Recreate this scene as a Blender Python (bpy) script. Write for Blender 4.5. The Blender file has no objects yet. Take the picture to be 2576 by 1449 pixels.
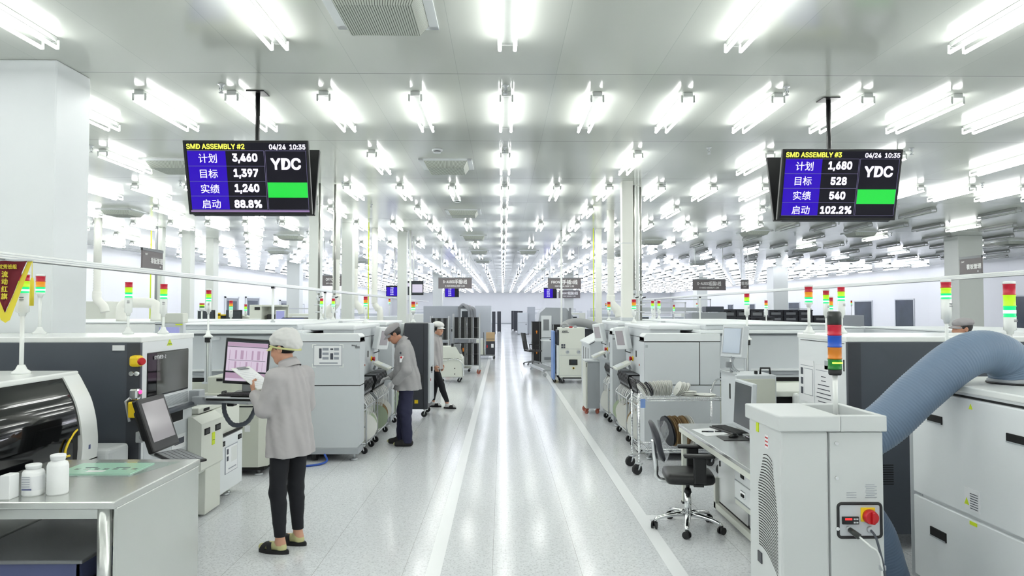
import bpy, bmesh, math, os, random
from mathutils import Matrix, Vector
import numpy as np
SC = bpy.context.scene
COL = SC.collection
PI = math.pi
R = math.radians
rng = random.Random(7)

# ---------------------------------------------------------------- camera, world, exposure
cam = bpy.data.objects.new('camera', bpy.data.cameras.new('camera'))
COL.objects.link(cam)
cam.location = (0, 0, 1.84)
cam.rotation_euler = (R(90 + 1.784), 0, R(-0.786))
cam.data.sensor_width = 36.0
cam.data.lens = 1750.0 / 2576.0 * 36.0
cam.data.clip_start = 0.05
cam.data.clip_end = 300
SC.camera = cam
w = bpy.data.worlds.new('world')
SC.world = w
w.use_nodes = True
w.node_tree.nodes['Background'].inputs[0].default_value = (0.9, 0.95, 1.0, 1)
w.node_tree.nodes['Background'].inputs[1].default_value = 0.05
vs = SC.view_settings
vs.view_transform = 'Standard'
vs.look = 'None'
vs.gamma = 1.0
vs.use_curve_mapping = False
vs.exposure = 0.62
TUBE_NEAR, TUBE_FAR = 14.0, 14.0        # brightness of the fluorescent tubes

# ---------------------------------------------------------------- materials
MATS = {}
def srgb(c):
    return tuple(((x / 255) / 12.92 if x <= 10 else (((x / 255) + 0.055) / 1.055) ** 2.4) for x in c)
def mat(name, col, rough=0.5, metal=0.0, spec=0.5, emit=None, es=0.0, alpha=1.0, trans=0.0, coat=0.0, noise=0.0, nscale=8.0, bump=0.0, lin=False):
    m = bpy.data.materials.new(name)
    m.use_nodes = True
    nt = m.node_tree
    b = nt.nodes['Principled BSDF']
    c = col if lin else srgb(col)
    b.inputs['Base Color'].default_value = (*c, 1)
    b.inputs['Roughness'].default_value = rough
    b.inputs['Metallic'].default_value = metal
    b.inputs['Specular IOR Level'].default_value = spec
    b.inputs['Alpha'].default_value = alpha
    b.inputs['Transmission Weight'].default_value = trans
    b.inputs['Coat Weight'].default_value = coat
    b.inputs['Coat Roughness'].default_value = 0.08
    if name.startswith('scr_'): es *= 0.62
    if emit is not None:
        e = emit if lin else srgb(emit)
        b.inputs['Emission Color'].default_value = (*e, 1)
        b.inputs['Emission Strength'].default_value = es
    if noise or bump:
        tc = nt.nodes.new('ShaderNodeTexCoord')
        n = nt.nodes.new('ShaderNodeTexNoise')
        n.inputs['Scale'].default_value = nscale
        n.inputs['Detail'].default_value = 4
        nt.links.new(tc.outputs['Object'], n.inputs['Vector'])
        if noise:
            mr = nt.nodes.new('ShaderNodeMapRange')
            mr.inputs['To Min'].default_value = 1 - noise
            mr.inputs['To Max'].default_value = 1 + noise
            nt.links.new(n.outputs['Fac'], mr.inputs['Value'])
            mx = nt.nodes.new('ShaderNodeMix')
            mx.data_type = 'RGBA'
            mx.blend_type = 'MULTIPLY'
            mx.inputs[0].default_value = 1
            mx.inputs[6].default_value = (*c, 1)
            nt.links.new(mr.outputs[0], mx.inputs[7])
            nt.links.new(mx.outputs[2], b.inputs['Base Color'])
        if bump:
            bp = nt.nodes.new('ShaderNodeBump')
            bp.inputs['Strength'].default_value = bump
            bp.inputs['Distance'].default_value = 0.01
            nt.links.new(n.outputs['Fac'], bp.inputs['Height'])
            nt.links.new(bp.outputs[0], b.inputs['Normal'])
    MATS[name] = m
    return m
mat('white', (222, 226, 228), 0.38, noise=0.02, nscale=1.5)
mat('white_gloss', (232, 235, 233), 0.22)
mat('offwhite', (214, 217, 208), 0.42, noise=0.02, nscale=2)
mat('beige', (198, 201, 190), 0.45, noise=0.02, nscale=2)
mat('lgrey', (199, 204, 208), 0.4, noise=0.02, nscale=2)
mat('mgrey', (164, 169, 174), 0.42)
mat('cgrey', (128, 131, 135), 0.5)
mat('dgrey', (74, 80, 89), 0.48, noise=0.05, nscale=1.2)
mat('dgrey2', (58, 61, 68), 0.42)
mat('black', (22, 23, 25), 0.4)
mat('rubber', (38, 39, 41), 0.7)
mat('gap', (12, 12, 13), 0.8)
mat('blackgloss', (10, 11, 13), 0.08)
mat('smoked', (16, 17, 18), 0.04, coat=0.3)
mat('extractor', (204, 208, 208), 0.42, noise=0.02, nscale=2)
mat('olive_glass', (78, 80, 76), 0.1, coat=0.3)
mat('steel', (205, 207, 206), 0.24, metal=0.9, noise=0.04, nscale=3)
mat('steel_sheet', (208, 211, 208), 0.27, metal=0.78, noise=0.05, nscale=2.2, bump=0.12)
mat('alu', (200, 203, 206), 0.35, metal=0.75)
mat('chrome', (225, 227, 228), 0.1, metal=1.0)
mat('pipe_steel', (150, 150, 145), 0.3, metal=0.9)
mat('red', (190, 24, 34), 0.35)
mat('red_lens', (178, 20, 48), 0.3, emit=(190, 10, 40), es=0.10)
mat('lime_lens', (180, 225, 40), 0.3, emit=(170, 230, 20), es=0.25)
mat('amber_lens', (226, 150, 30), 0.3, emit=(226, 140, 20), es=0.18)
mat('blue_lens', (24, 84, 190), 0.3)
mat('orange_lens', (210, 125, 24), 0.3)
mat('green_lens', (20, 120, 40), 0.3)
mat('green_lit', (16, 190, 110), 0.3, emit=(0, 222, 118), es=0.62)
mat('green_core', (220, 255, 240), 0.3, emit=(190, 255, 226), es=1.3)
mat('lime_core', (200, 255, 90), 0.3, emit=(190, 255, 60), es=1.6)
mat('yellow', (240, 205, 30), 0.4)
mat('yellowgreen', (205, 225, 40), 0.5)
mat('orange', (225, 130, 30), 0.45)
mat('copper_red', (176, 96, 76), 0.4)
mat('paper', (228, 230, 232), 0.7)
mat('ink', (70, 74, 84), 0.8)
mat('ink2', (150, 155, 165), 0.8)
mat('darkcover', (46, 50, 48), 0.3)
mat('jacket', (176, 173, 174), 0.85, noise=0.05, nscale=9, bump=0.25)
mat('jacket_b', (158, 157, 158), 0.85, noise=0.05, nscale=9, bump=0.25)
mat('cap_white', (212, 212, 210), 0.8, noise=0.03, nscale=12, bump=0.2)
mat('cap_grey', (150, 147, 149), 0.85, noise=0.05, nscale=14)
mat('cap_band', (204, 206, 146), 0.8)
mat('skin', (206, 156, 130), 0.5, noise=0.04, nscale=20)
mat('skin2', (188, 136, 110), 0.5, noise=0.04, nscale=20)
mat('lip', (170, 92, 84), 0.5)
mat('eye', (30, 24, 22), 0.3)
mat('hair', (24, 21, 21), 0.5)
mat('jeans', (22, 24, 30), 0.85, noise=0.12, nscale=25)
mat('navy', (38, 40, 66), 0.85, noise=0.1, nscale=16)
mat('shoe', (26, 25, 27), 0.6)
mat('sock', (206, 204, 150), 0.85)
mat('sock_w', (215, 215, 215), 0.85)
mat('glove', (214, 214, 216), 0.8)
mat('hose_blue', (108, 128, 152), 0.42, noise=0.04, nscale=6)
mat('hose_blue2', (84, 102, 126), 0.5)
mat('hose_grey', (150, 152, 154), 0.5)
mat('duct_white', (232, 233, 226), 0.45)
mat('crimson', (104, 14, 30), 0.8, noise=0.06, nscale=20)
mat('gold', (222, 206, 60), 0.7)
mat('blue_cable', (40, 80, 170), 0.45)
mat('blue_panel', (120, 150, 205), 0.5)
mat('reel_white', (222, 223, 218), 0.5)
mat('reel_brown', (150, 124, 88), 0.5)
mat('reel_green', (176, 192, 164), 0.5)
mat('reel_dark', (48, 50, 58), 0.45)
mat('tape_white', (225, 226, 224), 0.5)
mat('carton', (188, 160, 122), 0.7)
mat('sign_grey', (112, 106, 108), 0.5)
mat('sign_text', (238, 238, 238), 0.6, emit=(238, 238, 238), es=0.0)
mat('scr_black', (10, 10, 14), 0.2, spec=0.25, emit=(30, 28, 44), es=0.4)
mat('scr_blue', (16, 4, 70), 0.2, spec=0.25, emit=(44, 2, 190), es=1.0)
mat('scr_green', (8, 80, 20), 0.12, emit=(24, 225, 66), es=1.0)
mat('scr_white', (200, 200, 210), 0.2, emit=(240, 232, 252), es=1.0)
mat('scr_yellow', (180, 180, 60), 0.2, emit=(236, 244, 90), es=1.0)
mat('scr_line', (60, 60, 80), 0.2, emit=(105, 98, 135), es=0.9)
mat('scr_violet', (60, 50, 80), 0.2, emit=(160, 130, 180), es=0.8)
mat('scr_pink', (120, 110, 120), 0.2, emit=(212, 196, 216), es=0.85)
mat('scr_pink2', (120, 110, 120), 0.2, emit=(172, 140, 168), es=0.85)
mat('scr_grey', (128, 124, 128), 0.12, emit=(150, 146, 150), es=0.45)
mat('scr_bluegrey', (120, 130, 140), 0.12, emit=(170, 184, 196), es=0.5)
mat('scr_lilac', (120, 120, 160), 0.12, emit=(150, 156, 206), es=0.7)
mat('scr_dark', (52, 58, 64), 0.25)
mat('led_red', (120, 10, 10), 0.3, emit=(255, 40, 40), es=1.5)
mat('led_pink', (200, 20, 90), 0.3, emit=(255, 60, 130), es=1.5)
mat('win_dark', (72, 80, 92), 0.08, noise=0.3, nscale=1.2)
mat('door_grey', (120, 126, 136), 0.4)
mat('bottle', (238, 240, 240), 0.35)
mat('pcb_green', (172, 214, 192), 0.15)
mat('glass_sheet', (196, 214, 208), 0.05, trans=0.55)
mat('plastic_film', (225, 228, 235), 0.12, trans=0.85, alpha=0.35)
mat('blue_light', (20, 20, 90), 0.4, emit=(40, 30, 140), es=0.5)
mat('bin_blue', (90, 98, 140), 0.5)
mat('tube', (245, 250, 248), 0.4, emit=(254, 255, 252), es=TUBE_NEAR)
mat('tube_far', (245, 247, 255), 0.4, emit=(243, 244, 255), es=TUBE_FAR)
mat('tube_off', (196, 200, 198), 0.3)
mat('fixture', (92, 96, 93), 0.5)  # shade put into the colour so tube glare doesn't whiten the housing
mat('fixture_end', (200, 204, 201), 0.4)
mat('scr_list', (120, 120, 130), 0.2, emit=(214, 206, 226), es=0.9)
mat('fixture_off', (150, 154, 150), 0.4)
mat('grille', (206, 211, 202), 0.45)
mat('grille_gap', (104, 110, 100), 0.6)
mat('pillar_mat', (214, 218, 214), 0.45)

def floor_mat():
    m = bpy.data.materials.new('floor_vinyl'); m.use_nodes = True
    nt = m.node_tree; L = nt.links; N = nt.nodes.new
    b = nt.nodes['Principled BSDF']
    tc = N('ShaderNodeTexCoord'); sx = N('ShaderNodeSeparateXYZ')
    L.new(tc.outputs['Object'], sx.inputs[0])
    def math_(op, a, bb=None):
        n = N('ShaderNodeMath'); n.operation = op
        for i, v in enumerate((a, bb)):
            if v is None: continue
            if isinstance(v, (int, float)): n.inputs[i].default_value = v
            else: L.new(v, n.inputs[i])
        return n.outputs[0]
    # flecks of the vinyl sheet
    n1 = N('ShaderNodeTexNoise'); n1.inputs['Scale'].default_value = 62; n1.inputs['Detail'].default_value = 2
    n2 = N('ShaderNodeTexNoise'); n2.inputs['Scale'].default_value = 24; n2.inputs['Detail'].default_value = 3
    n3 = N('ShaderNodeTexNoise'); n3.inputs['Scale'].default_value = 0.9; n3.inputs['Detail'].default_value = 3
    for n in (n1, n2, n3): L.new(tc.outputs['Object'], n.inputs['Vector'])
    r1 = N('ShaderNodeValToRGB'); r1.color_ramp.elements[0].position = 0.36; r1.color_ramp.elements[1].position = 0.47
    r1.color_ramp.elements[0].color = (0.56, 0.58, 0.605, 1); r1.color_ramp.elements[1].color = (0.745, 0.765, 0.79, 1)
    L.new(n1.outputs['Fac'], r1.inputs[0])
    r2 = N('ShaderNodeValToRGB'); r2.color_ramp.elements[0].position = 0.3; r2.color_ramp.elements[1].position = 0.6
    r2.color_ramp.elements[0].color = (0.9, 0.9, 0.91, 1); r2.color_ramp.elements[1].color = (1, 1, 1, 1)
    L.new(n2.outputs['Fac'], r2.inputs[0])
    mx = N('ShaderNodeMix'); mx.data_type = 'RGBA'; mx.blend_type = 'MULTIPLY'; mx.inputs[0].default_value = 1
    L.new(r1.outputs[0], mx.inputs[6]); L.new(r2.outputs[0], mx.inputs[7])
    # welded seams every 0.625 m along the aisle
    fr = math_('PINGPONG', math_('ADD', sx.outputs[0], 0.07 + 62.5), 0.3125)
    seam = math_('LESS_THAN', fr, 0.0016)
    mx2 = N('ShaderNodeMix'); mx2.data_type = 'RGBA'
    L.new(math_('MULTIPLY', seam, 0.75), mx2.inputs[0]); L.new(mx.outputs[2], mx2.inputs[6]); mx2.inputs[7].default_value = (0.25, 0.25, 0.26, 1)
    L.new(mx2.outputs[2], b.inputs['Base Color'])
    rr = N('ShaderNodeMapRange'); rr.inputs['To Min'].default_value = 0.10; rr.inputs['To Max'].default_value = 0.19
    L.new(n3.outputs['Fac'], rr.inputs['Value']); L.new(rr.outputs[0], b.inputs['Roughness'])
    bp = N('ShaderNodeBump'); bp.inputs['Strength'].default_value = 0.05; bp.inputs['Distance'].default_value = 0.01
    L.new(n3.outputs['Fac'], bp.inputs['Height']); L.new(bp.outputs[0], b.inputs['Normal'])
    b.inputs['Specular IOR Level'].default_value = 0.42
    MATS['floor'] = m
floor_mat()

def panel_mat(name, col, px, py, ox, oy, rough, seam_dark, ax=(0, 1), var=0.05, wave=0.0):
    """painted sandwich panels with thin seams; px, py are the panel pitches"""
    m = bpy.data.materials.new(name); m.use_nodes = True
    nt = m.node_tree; L = nt.links; N = nt.nodes.new
    b = nt.nodes['Principled BSDF']
    tc = N('ShaderNodeTexCoord'); sx = N('ShaderNodeSeparateXYZ')
    L.new(tc.outputs['Object'], sx.inputs[0])
    def math_(op, a, bb=None):
        n = N('ShaderNodeMath'); n.operation = op
        for i, v in enumerate((a, bb)):
            if v is None: continue
            if isinstance(v, (int, float)): n.inputs[i].default_value = v
            else: L.new(v, n.inputs[i])
        return n.outputs[0]
    U = math_('ADD', sx.outputs[ax[0]], 200 * px - ox); V = math_('ADD', sx.outputs[ax[1]], 200 * py - oy)
    su = math_('LESS_THAN', math_('PINGPONG', U, px / 2), 0.0025)
    sv = math_('LESS_THAN', math_('PINGPONG', V, py / 2), 0.006)
    seam = math_('MAXIMUM', math_('MULTIPLY', su, 0.35), sv)
    cx = N('ShaderNodeCombineXYZ')
    L.new(math_('FLOOR', math_('DIVIDE', U, px)), cx.inputs[0]); L.new(math_('FLOOR', math_('DIVIDE', V, py)), cx.inputs[1])
    wn = N('ShaderNodeTexWhiteNoise'); wn.noise_dimensions = '3D'; L.new(cx.outputs[0], wn.inputs['Vector'])
    mr = N('ShaderNodeMapRange'); mr.inputs['To Min'].default_value = 1 - var; mr.inputs['To Max'].default_value = 1 + var
    L.new(wn.outputs['Value'], mr.inputs['Value'])
    mx = N('ShaderNodeMix'); mx.data_type = 'RGBA'; mx.blend_type = 'MULTIPLY'; mx.inputs[0].default_value = 1
    mx.inputs[6].default_value = (*srgb(col), 1); L.new(mr.outputs[0], mx.inputs[7])
    mx2 = N('ShaderNodeMix'); mx2.data_type = 'RGBA'
    L.new(math_('MULTIPLY', seam, seam_dark), mx2.inputs[0]); L.new(mx.outputs[2], mx2.inputs[6]); mx2.inputs[7].default_value = (0.16, 0.17, 0.16, 1)
    L.new(mx2.outputs[2], b.inputs['Base Color'])
    b.inputs['Roughness'].default_value = rough
    if wave:
        n = N('ShaderNodeTexNoise'); n.inputs['Scale'].default_value = 0.8; L.new(tc.outputs['Object'], n.inputs['Vector'])
        bp = N('ShaderNodeBump'); bp.inputs['Strength'].default_value = wave; bp.inputs['Distance'].default_value = 0.02
        L.new(n.outputs['Fac'], bp.inputs['Height']); L.new(bp.outputs[0], b.inputs['Normal'])
    MATS[name] = m
panel_mat('ceiling_panels', (194, 198, 191), 0.945, 2.656, -0.43, 6.61, 0.14, 0.75, var=0.035, wave=0.045)
panel_mat('wall_panels_y', (232, 234, 236), 1.15, 50, 0, 10, 0.35, 0.4, ax=(1, 2), var=0.01)
panel_mat('wall_panels_x', (232, 234, 236), 1.15, 50, 0, 10, 0.35, 0.4, ax=(0, 2), var=0.01)

# ---------------------------------------------------------------- mesh builder
class MB:
    def __init__(s, m='white', mirror=False):
        s.v = []; s.f = []; s.fm = []; s.fs = []; s.mats = []; s.T = None; s.mirror = mirror
        s.m(m)
    def m(s, name):
        if name not in s.mats: s.mats.append(name)
        s.cur = s.mats.index(name)
        return s
    def add(s, vs, fs, smooth=False):
        o = len(s.v)
        if s.T is not None: vs = [tuple(s.T @ Vector(p)) for p in vs]
        s.v.extend(tuple(p) for p in vs)
        for k, f in enumerate(fs):
            s.f.append(tuple(i + o for i in f)); s.fm.append(s.cur)
            s.fs.append(smooth[k] if isinstance(smooth, list) else smooth)
        return s
    def box(s, a, b, bev=0.0, seg=2):
        x0, y0, z0 = (min(a[i], b[i]) for i in range(3)); x1, y1, z1 = (max(a[i], b[i]) for i in range(3))
        if bev <= 0:
            vs = [(x, y, z) for x in (x0, x1) for y in (y0, y1) for z in (z0, z1)]
            return s.add(vs, [(0, 1, 3, 2), (4, 6, 7, 5), (0, 4, 5, 1), (2, 3, 7, 6), (0, 2, 6, 4), (1, 5, 7, 3)])
        bev = min(bev, 0.49 * min(x1 - x0, y1 - y0, z1 - z0))
        bm = bmesh.new(); bmesh.ops.create_cube(bm, size=1)
        for v in bm.verts: v.co = ((x0 + x1) / 2 + v.co.x * (x1 - x0), (y0 + y1) / 2 + v.co.y * (y1 - y0), (z0 + z1) / 2 + v.co.z * (z1 - z0))
        bmesh.ops.bevel(bm, geom=bm.edges[:], offset=bev, segments=seg, profile=0.5, affect='EDGES')
        bm.verts.index_update()
        s.add([v.co.copy() for v in bm.verts], [[v.index for v in f.verts] for f in bm.faces]); bm.free()
        return s
    def cyl(s, p0, p1, r, r1=None, n=14, cap=True):
        return s.tube([p0, p1], [r, r if r1 is None else r1], n, cap)
    def tube(s, pts, r, n=8, cap=True, closed=False, flat=None):
        pts = [Vector(p) for p in pts]; k = len(pts)
        rs = r if isinstance(r, (list, tuple)) else [r] * k
        tang = []
        for i in range(k):
            a = pts[i - 1] if (i or closed) else pts[0]; b = pts[(i + 1) % k] if (i < k - 1 or closed) else pts[-1]
            t = b - a
            tang.append(t.normalized() if t.length > 1e-9 else Vector((0, 0, 1)))
        up = Vector((0, 0, 1)) if abs(tang[0].z) < 0.9 else Vector((1, 0, 0))
        nrm = tang[0].cross(up).normalized()
        vs = []; fs = []; sm = []
        for i in range(k):
            nrm = (nrm - tang[i] * nrm.dot(tang[i]))
            if nrm.length < 1e-6: nrm = tang[i].orthogonal()
            nrm.normalize(); bn = tang[i].cross(nrm)
            for j in range(n):
                a = 2 * PI * j / n
                vs.append(pts[i] + (nrm * math.cos(a) + bn * math.sin(a) * (flat or 1)) * rs[i])
        for i in range(k if closed else k - 1):
            i2 = (i + 1) % k
            for j in range(n):
                fs.append((i * n + j, i * n + (j + 1) % n, i2 * n + (j + 1) % n, i2 * n + j)); sm.append(True)
        if cap and not closed:
            fs.append(tuple(range(n - 1, -1, -1))); sm.append(False)
            fs.append(tuple((k - 1) * n + j for j in range(n))); sm.append(False)
        return s.add(vs, fs, sm)
    def prism(s, poly, axis, lo, hi):
        """extrude a 2-D outline along an axis; the outline is (y,z), (x,z) or (x,y)"""
        n = len(poly)
        mk = {'x': lambda p, t: (t, p[0], p[1]), 'y': lambda p, t: (p[0], t, p[1]), 'z': lambda p, t: (p[0], p[1], t)}[axis]
        vs = [mk(p, lo) for p in poly] + [mk(p, hi) for p in poly]
        fs = [(i, (i + 1) % n, n + (i + 1) % n, n + i) for i in range(n)] + [tuple(range(n - 1, -1, -1)), tuple(range(n, 2 * n))]
        return s.add(vs, fs)
    def lathe(s, prof, at=(0, 0, 0), axis='z', n=20, smooth=True):
        vs = []; fs = []; k = len(prof)
        for (r, h) in prof:
            for j in range(n):
                a = 2 * PI * j / n; c, d = r * math.cos(a), r * math.sin(a)
                p = {'z': (c, d, h), 'x': (h, c, d), 'y': (c, h, d)}[axis]
                vs.append((p[0] + at[0], p[1] + at[1], p[2] + at[2]))
        sm = []
        for i in range(k - 1):
            for j in range(n):
                fs.append((i * n + j, i * n + (j + 1) % n, (i + 1) * n + (j + 1) % n, (i + 1) * n + j)); sm.append(smooth)
        fs.append(tuple(range(n - 1, -1, -1))); fs.append(tuple((k - 1) * n + j for j in range(n))); sm += [False, False]
        return s.add(vs, fs, sm)
    def ball(s, c, r, n=12, m=8):
        r = r if isinstance(r, (tuple, list)) else (r, r, r)
        prof = [(max(1e-4, math.sin(PI * i / m)), -math.cos(PI * i / m)) for i in range(m + 1)]
        vs = []; fs = []
        for (q, h) in prof:
            for j in range(n):
                a = 2 * PI * j / n
                vs.append((c[0] + r[0] * q * math.cos(a), c[1] + r[1] * q * math.sin(a), c[2] + r[2] * h))
        for i in range(m):
            for j in range(n): fs.append((i * n + j, i * n + (j + 1) % n, (i + 1) * n + (j + 1) % n, (i + 1) * n + j))
        return s.add(vs, fs, True)
    def grid(s, rows, smooth=True, closed=False):
        n = len(rows[0]); vs = [p for r in rows for p in r]; fs = []
        for i in range(len(rows) - 1):
            for j in range(n if closed else n - 1):
                fs.append((i * n + j, i * n + (j + 1) % n, (i + 1) * n + (j + 1) % n, (i + 1) * n + j))
        return s.add(vs, fs, smooth)
    def quad(s, *p):
        return s.add(p, [tuple(range(len(p)))])
    def text(s, body, size, T, align='CENTER', bold=0.0, depth=0.0008, xs=1.0):
        """lettering laid in the local xy plane of T"""
        vs, fs = text_mesh(body, align, bold)
        M = T @ Matrix.Diagonal((size * xs, size, 1, 1)) @ Matrix.Translation((0, 0, depth))
        return s.add([tuple(M @ Vector(p)) for p in vs], fs)
    def build(s, name, parent=None):
        me = bpy.data.meshes.new(name)
        v = [(-x, y, z) for x, y, z in s.v] if s.mirror else s.v
        f = [tuple(reversed(q)) for q in s.f] if s.mirror else s.f
        me.from_pydata(v, [], f)
        me.polygons.foreach_set('material_index', s.fm)
        me.polygons.foreach_set('use_smooth', s.fs)
        for n in s.mats: me.materials.append(MATS[n])
        me.update()
        o = bpy.data.objects.new(name, me)
        COL.objects.link(o)
        if parent is not None: o.parent = parent
        return o
_TX = {}
FONT = None
try:                                     # Blender's own interface typeface, if present; else its built-in one
    FONT = bpy.data.fonts.load(os.path.join(bpy.utils.system_resource('DATAFILES'), 'fonts', 'Inter.woff2'))
except Exception:
    FONT = None
def glyphs(run, plain):
    c = bpy.data.curves.new('lettering', 'FONT'); c.body = run; c.align_y = 'CENTER'; c.resolution_u = 3
    if plain and FONT is not None: c.font = FONT
    o = bpy.data.objects.new('lettering', c); COL.objects.link(o)
    dg = bpy.context.evaluated_depsgraph_get(); e = o.evaluated_get(dg); me = e.to_mesh()
    r = ([tuple(v.co) for v in me.vertices], [tuple(p.vertices) for p in me.polygons])
    e.to_mesh_clear(); bpy.data.objects.remove(o); bpy.data.curves.remove(c)
    return r
def text_mesh(body, align='CENTER', bold=0.0):
    """outline lettering; Latin runs and Chinese runs are set one after the other; bold thickens the strokes"""
    k = (body, align, bold)
    if k not in _TX:
        runs = []
        for ch in body:
            p = ord(ch) < 128
            if runs and runs[-1][1] == p: runs[-1][0] += ch
            else: runs.append([ch, p])
        vs = []; fs = []; x = 0.0
        for run, p in runs:
            v, f = glyphs(run, p)
            if not v: x += 0.3; continue
            x0 = min(q[0] for q in v); o = len(vs)
            yc = (min(q[1] for q in v) + max(q[1] for q in v)) / 2 if not p else None
            vs += [(q[0] - x0 + x, q[1] if p else q[1] - yc + 0.0, 0.0) for q in v]; fs += [tuple(a + o for a in t) for t in f]
            x = max(q[0] for q in vs) + 0.07
        w_ = max(q[0] for q in vs); yc = (min(q[1] for q in vs) + max(q[1] for q in vs)) / 2
        dx = {'LEFT': 0, 'CENTER': w_ / 2, 'RIGHT': w_}[align]
        base = [(q[0] - dx, q[1] - yc, 0.0) for q in vs]
        V_ = []; F_ = []
        b = bold
        for n_, (ex, ey) in enumerate(((0, 0), (-b, -b), (b, -b), (b, b), (-b, b), (b, 0), (-b, 0), (0, b), (0, -b)) if b else ((0, 0),)):
            o = len(V_); V_ += [(q[0] + ex, q[1] + ey, 0.0003 * n_) for q in base]; F_ += [tuple(a + o for a in t) for t in fs]
        _TX[k] = (V_, F_)
    return _TX[k]
def tag(o, label=None, cat=None, group=None, kind=None):
    if label: o['label'] = label
    if cat: o['category'] = cat
    if group: o['group'] = group
    if kind: o['kind'] = kind
    return o
def thing(name, label, cat, loc=(0, 0, 0), rotz=0.0, group=None, rot=None):
    o = bpy.data.objects.new(name, None); COL.objects.link(o)
    o.empty_display_size = 0.1
    o.location = loc; o.rotation_euler = rot if rot else (0, 0, rotz)
    return tag(o, label, cat, group)
def dup(root, loc, rotz=None, label=None, group=None):
    r = root.copy(); COL.objects.link(r); r.location = loc
    if rotz is not None: r.rotation_euler = (0, 0, rotz)
    if label: r['label'] = label
    if group: r['group'] = group
    for ch in list(root.children):
        c = ch.copy(); COL.objects.link(c); c.parent = r
        for g in ch.children:
            d = g.copy(); COL.objects.link(d); d.parent = c
    return r
def frame(o, x, y):
    """matrix with origin o and in-plane axes x, y (lettering plane)"""
    x = Vector(x).normalized(); y = Vector(y); y = (y - x * y.dot(x)).normalized(); z = x.cross(y)
    return Matrix(((x.x, y.x, z.x, o[0]), (x.y, y.y, z.y, o[1]), (x.z, y.z, z.z, o[2]), (0, 0, 0, 1)))
def face_cam(x, y, z): return frame((x, y, z), (1, 0, 0), (0, 0, 1))         # reads from -Y
def face_px(x, y, z): return frame((x, y, z), (0, 1, 0), (0, 0, 1))          # reads from +X
def face_mx(x, y, z): return frame((x, y, z), (0, -1, 0), (0, 0, 1))         # reads from -X
def bez(p0, p1, p2, p3, n=12):
    out = []
    for i in range(n + 1):
        t = i / n; u = 1 - t
        out.append(tuple(u**3 * a + 3 * u * u * t * b + 3 * u * t * t * c + t**3 * d for a, b, c, d in zip(p0, p1, p2, p3)))
    return out
def catmull(P, n=6):
    P = [Vector(p) for p in P]; Q = [2 * P[0] - P[1]] + P + [2 * P[-1] - P[-2]]; out = []
    for i in range(1, len(Q) - 2):
        for k in range(n):
            t = k / n; a, b, c, d = Q[i - 1], Q[i], Q[i + 1], Q[i + 2]
            out.append(0.5 * ((2 * b) + (c - a) * t + (2 * a - 5 * b + 4 * c - d) * t * t + (3 * b - a - 3 * c + d) * t**3))
    out.append(P[-1]); return out
ONES = 'zeroth first second third fourth fifth sixth seventh eighth ninth tenth eleventh twelfth thirteenth fourteenth fifteenth sixteenth seventeenth eighteenth nineteenth twentieth'.split()
def ordinal(n):
    if n <= 20: return ONES[n]
    t = {2: 'twenty', 3: 'thirty', 4: 'forty'}[n // 10]
    return (t[:-1] + 'ieth') if n % 10 == 0 else t + '-' + ONES[n % 10]

# ---------------------------------------------------------------- the room
H = 4.10
XL, XR, YB, YF = -14.4, 22.0, -8.0, 90.8
def struct(name, b, parent=None):
    return tag(b.build(name, parent), kind='structure')
struct('floor', MB('floor').box((XL, YB, -0.05), (XR, YF, 0)))
struct('ceiling', MB('ceiling_panels').box((XL, YB, H), (XR, YF, H + 0.1)))
struct('wall_left', MB('wall_panels_y').box((XL - 0.1, YB, 0), (XL, YF, H)))
struct('wall_right', MB('wall_panels_y').box((XR, YB, 0), (XR + 0.1, YF, H)))
struct('wall_far', MB('wall_panels_x').box((XL, YF, 0), (XR, YF + 0.1, H)))
struct('wall_back', MB('wall_panels_x').box((XL, YB - 0.1, 0), (XR, YB, H)))
mat('line_white', (246, 248, 250), 0.22)
struct('trim_1', MB('line_white').box((-0.535, YB + 1, 0), (-0.43, 60, 0.0015)))
b = MB('line_white'); b.prism([(1.16, YB + 1), (1.27, YB + 1), (1.31, 19), (1.5, 60), (1.37, 60), (1.2, 19)], 'z', 0, 0.0015)
struct('trim_2', b)
struct('trim_3', MB('line_white').box((1.26, 6.14, 0), (1.78, 6.27, 0.0013)))
# pillars: the cross-section and where each stands
def pillar(x0, y0, x1, y1, m='pillar_mat'):
    return struct('pillar', MB(m).box((x0, y0, 0), (x1, y1, H), 0.012))
pillar(-4.9, 6.28, -4.03, 6.80, 'white')
# ---------------------------------------------------------------- ceiling lights
ROW0, ROWP, COLP, COL0 = 5.12, 2.656, 0.945, 0.04
def light_parts(on, far=False):
    h = MB('fixture' if on else 'fixture_off')
    h.m('fixture_end' if on else 'fixture_off').box((-0.05, -0.64, -0.05), (0.05, 0.64, 0), 0.006, 1).m('fixture' if on else 'fixture_off').box((-0.049, -0.62, -0.0512), (0.049, 0.62, -0.0495))  # added underside plate, darkened so the two lit tubes read apart
    for y in (-0.625, 0.625): h.m('fixture_end' if on else 'fixture_off').box((-0.073, y - 0.006, -0.108), (-0.052, y + 0.006, -0.03), 0.003, 1).box((0.052, y - 0.006, -0.108), (0.073, y + 0.006, -0.03), 0.003, 1)
    t = MB(('tube_far' if far else 'tube') if on else 'tube_off').cyl((0, -0.605, 0), (0, 0.605, 0), 0.0155, n=8)
    return h, t
LIGHTS = []
def in_view(x, y, z, m=0.06):
    d = y * math.cos(R(0.786)) + x * math.sin(R(0.786))
    if d < 1.0: return False
    u = (x * math.cos(R(0.786)) - y * math.sin(R(0.786))) / d; v = (z - 1.84) / d - math.tan(R(1.784))
    return abs(u) < 1288 / 1750 + m and -m < (v + 0.414) and v < 0.414 + m
k = -4
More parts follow.
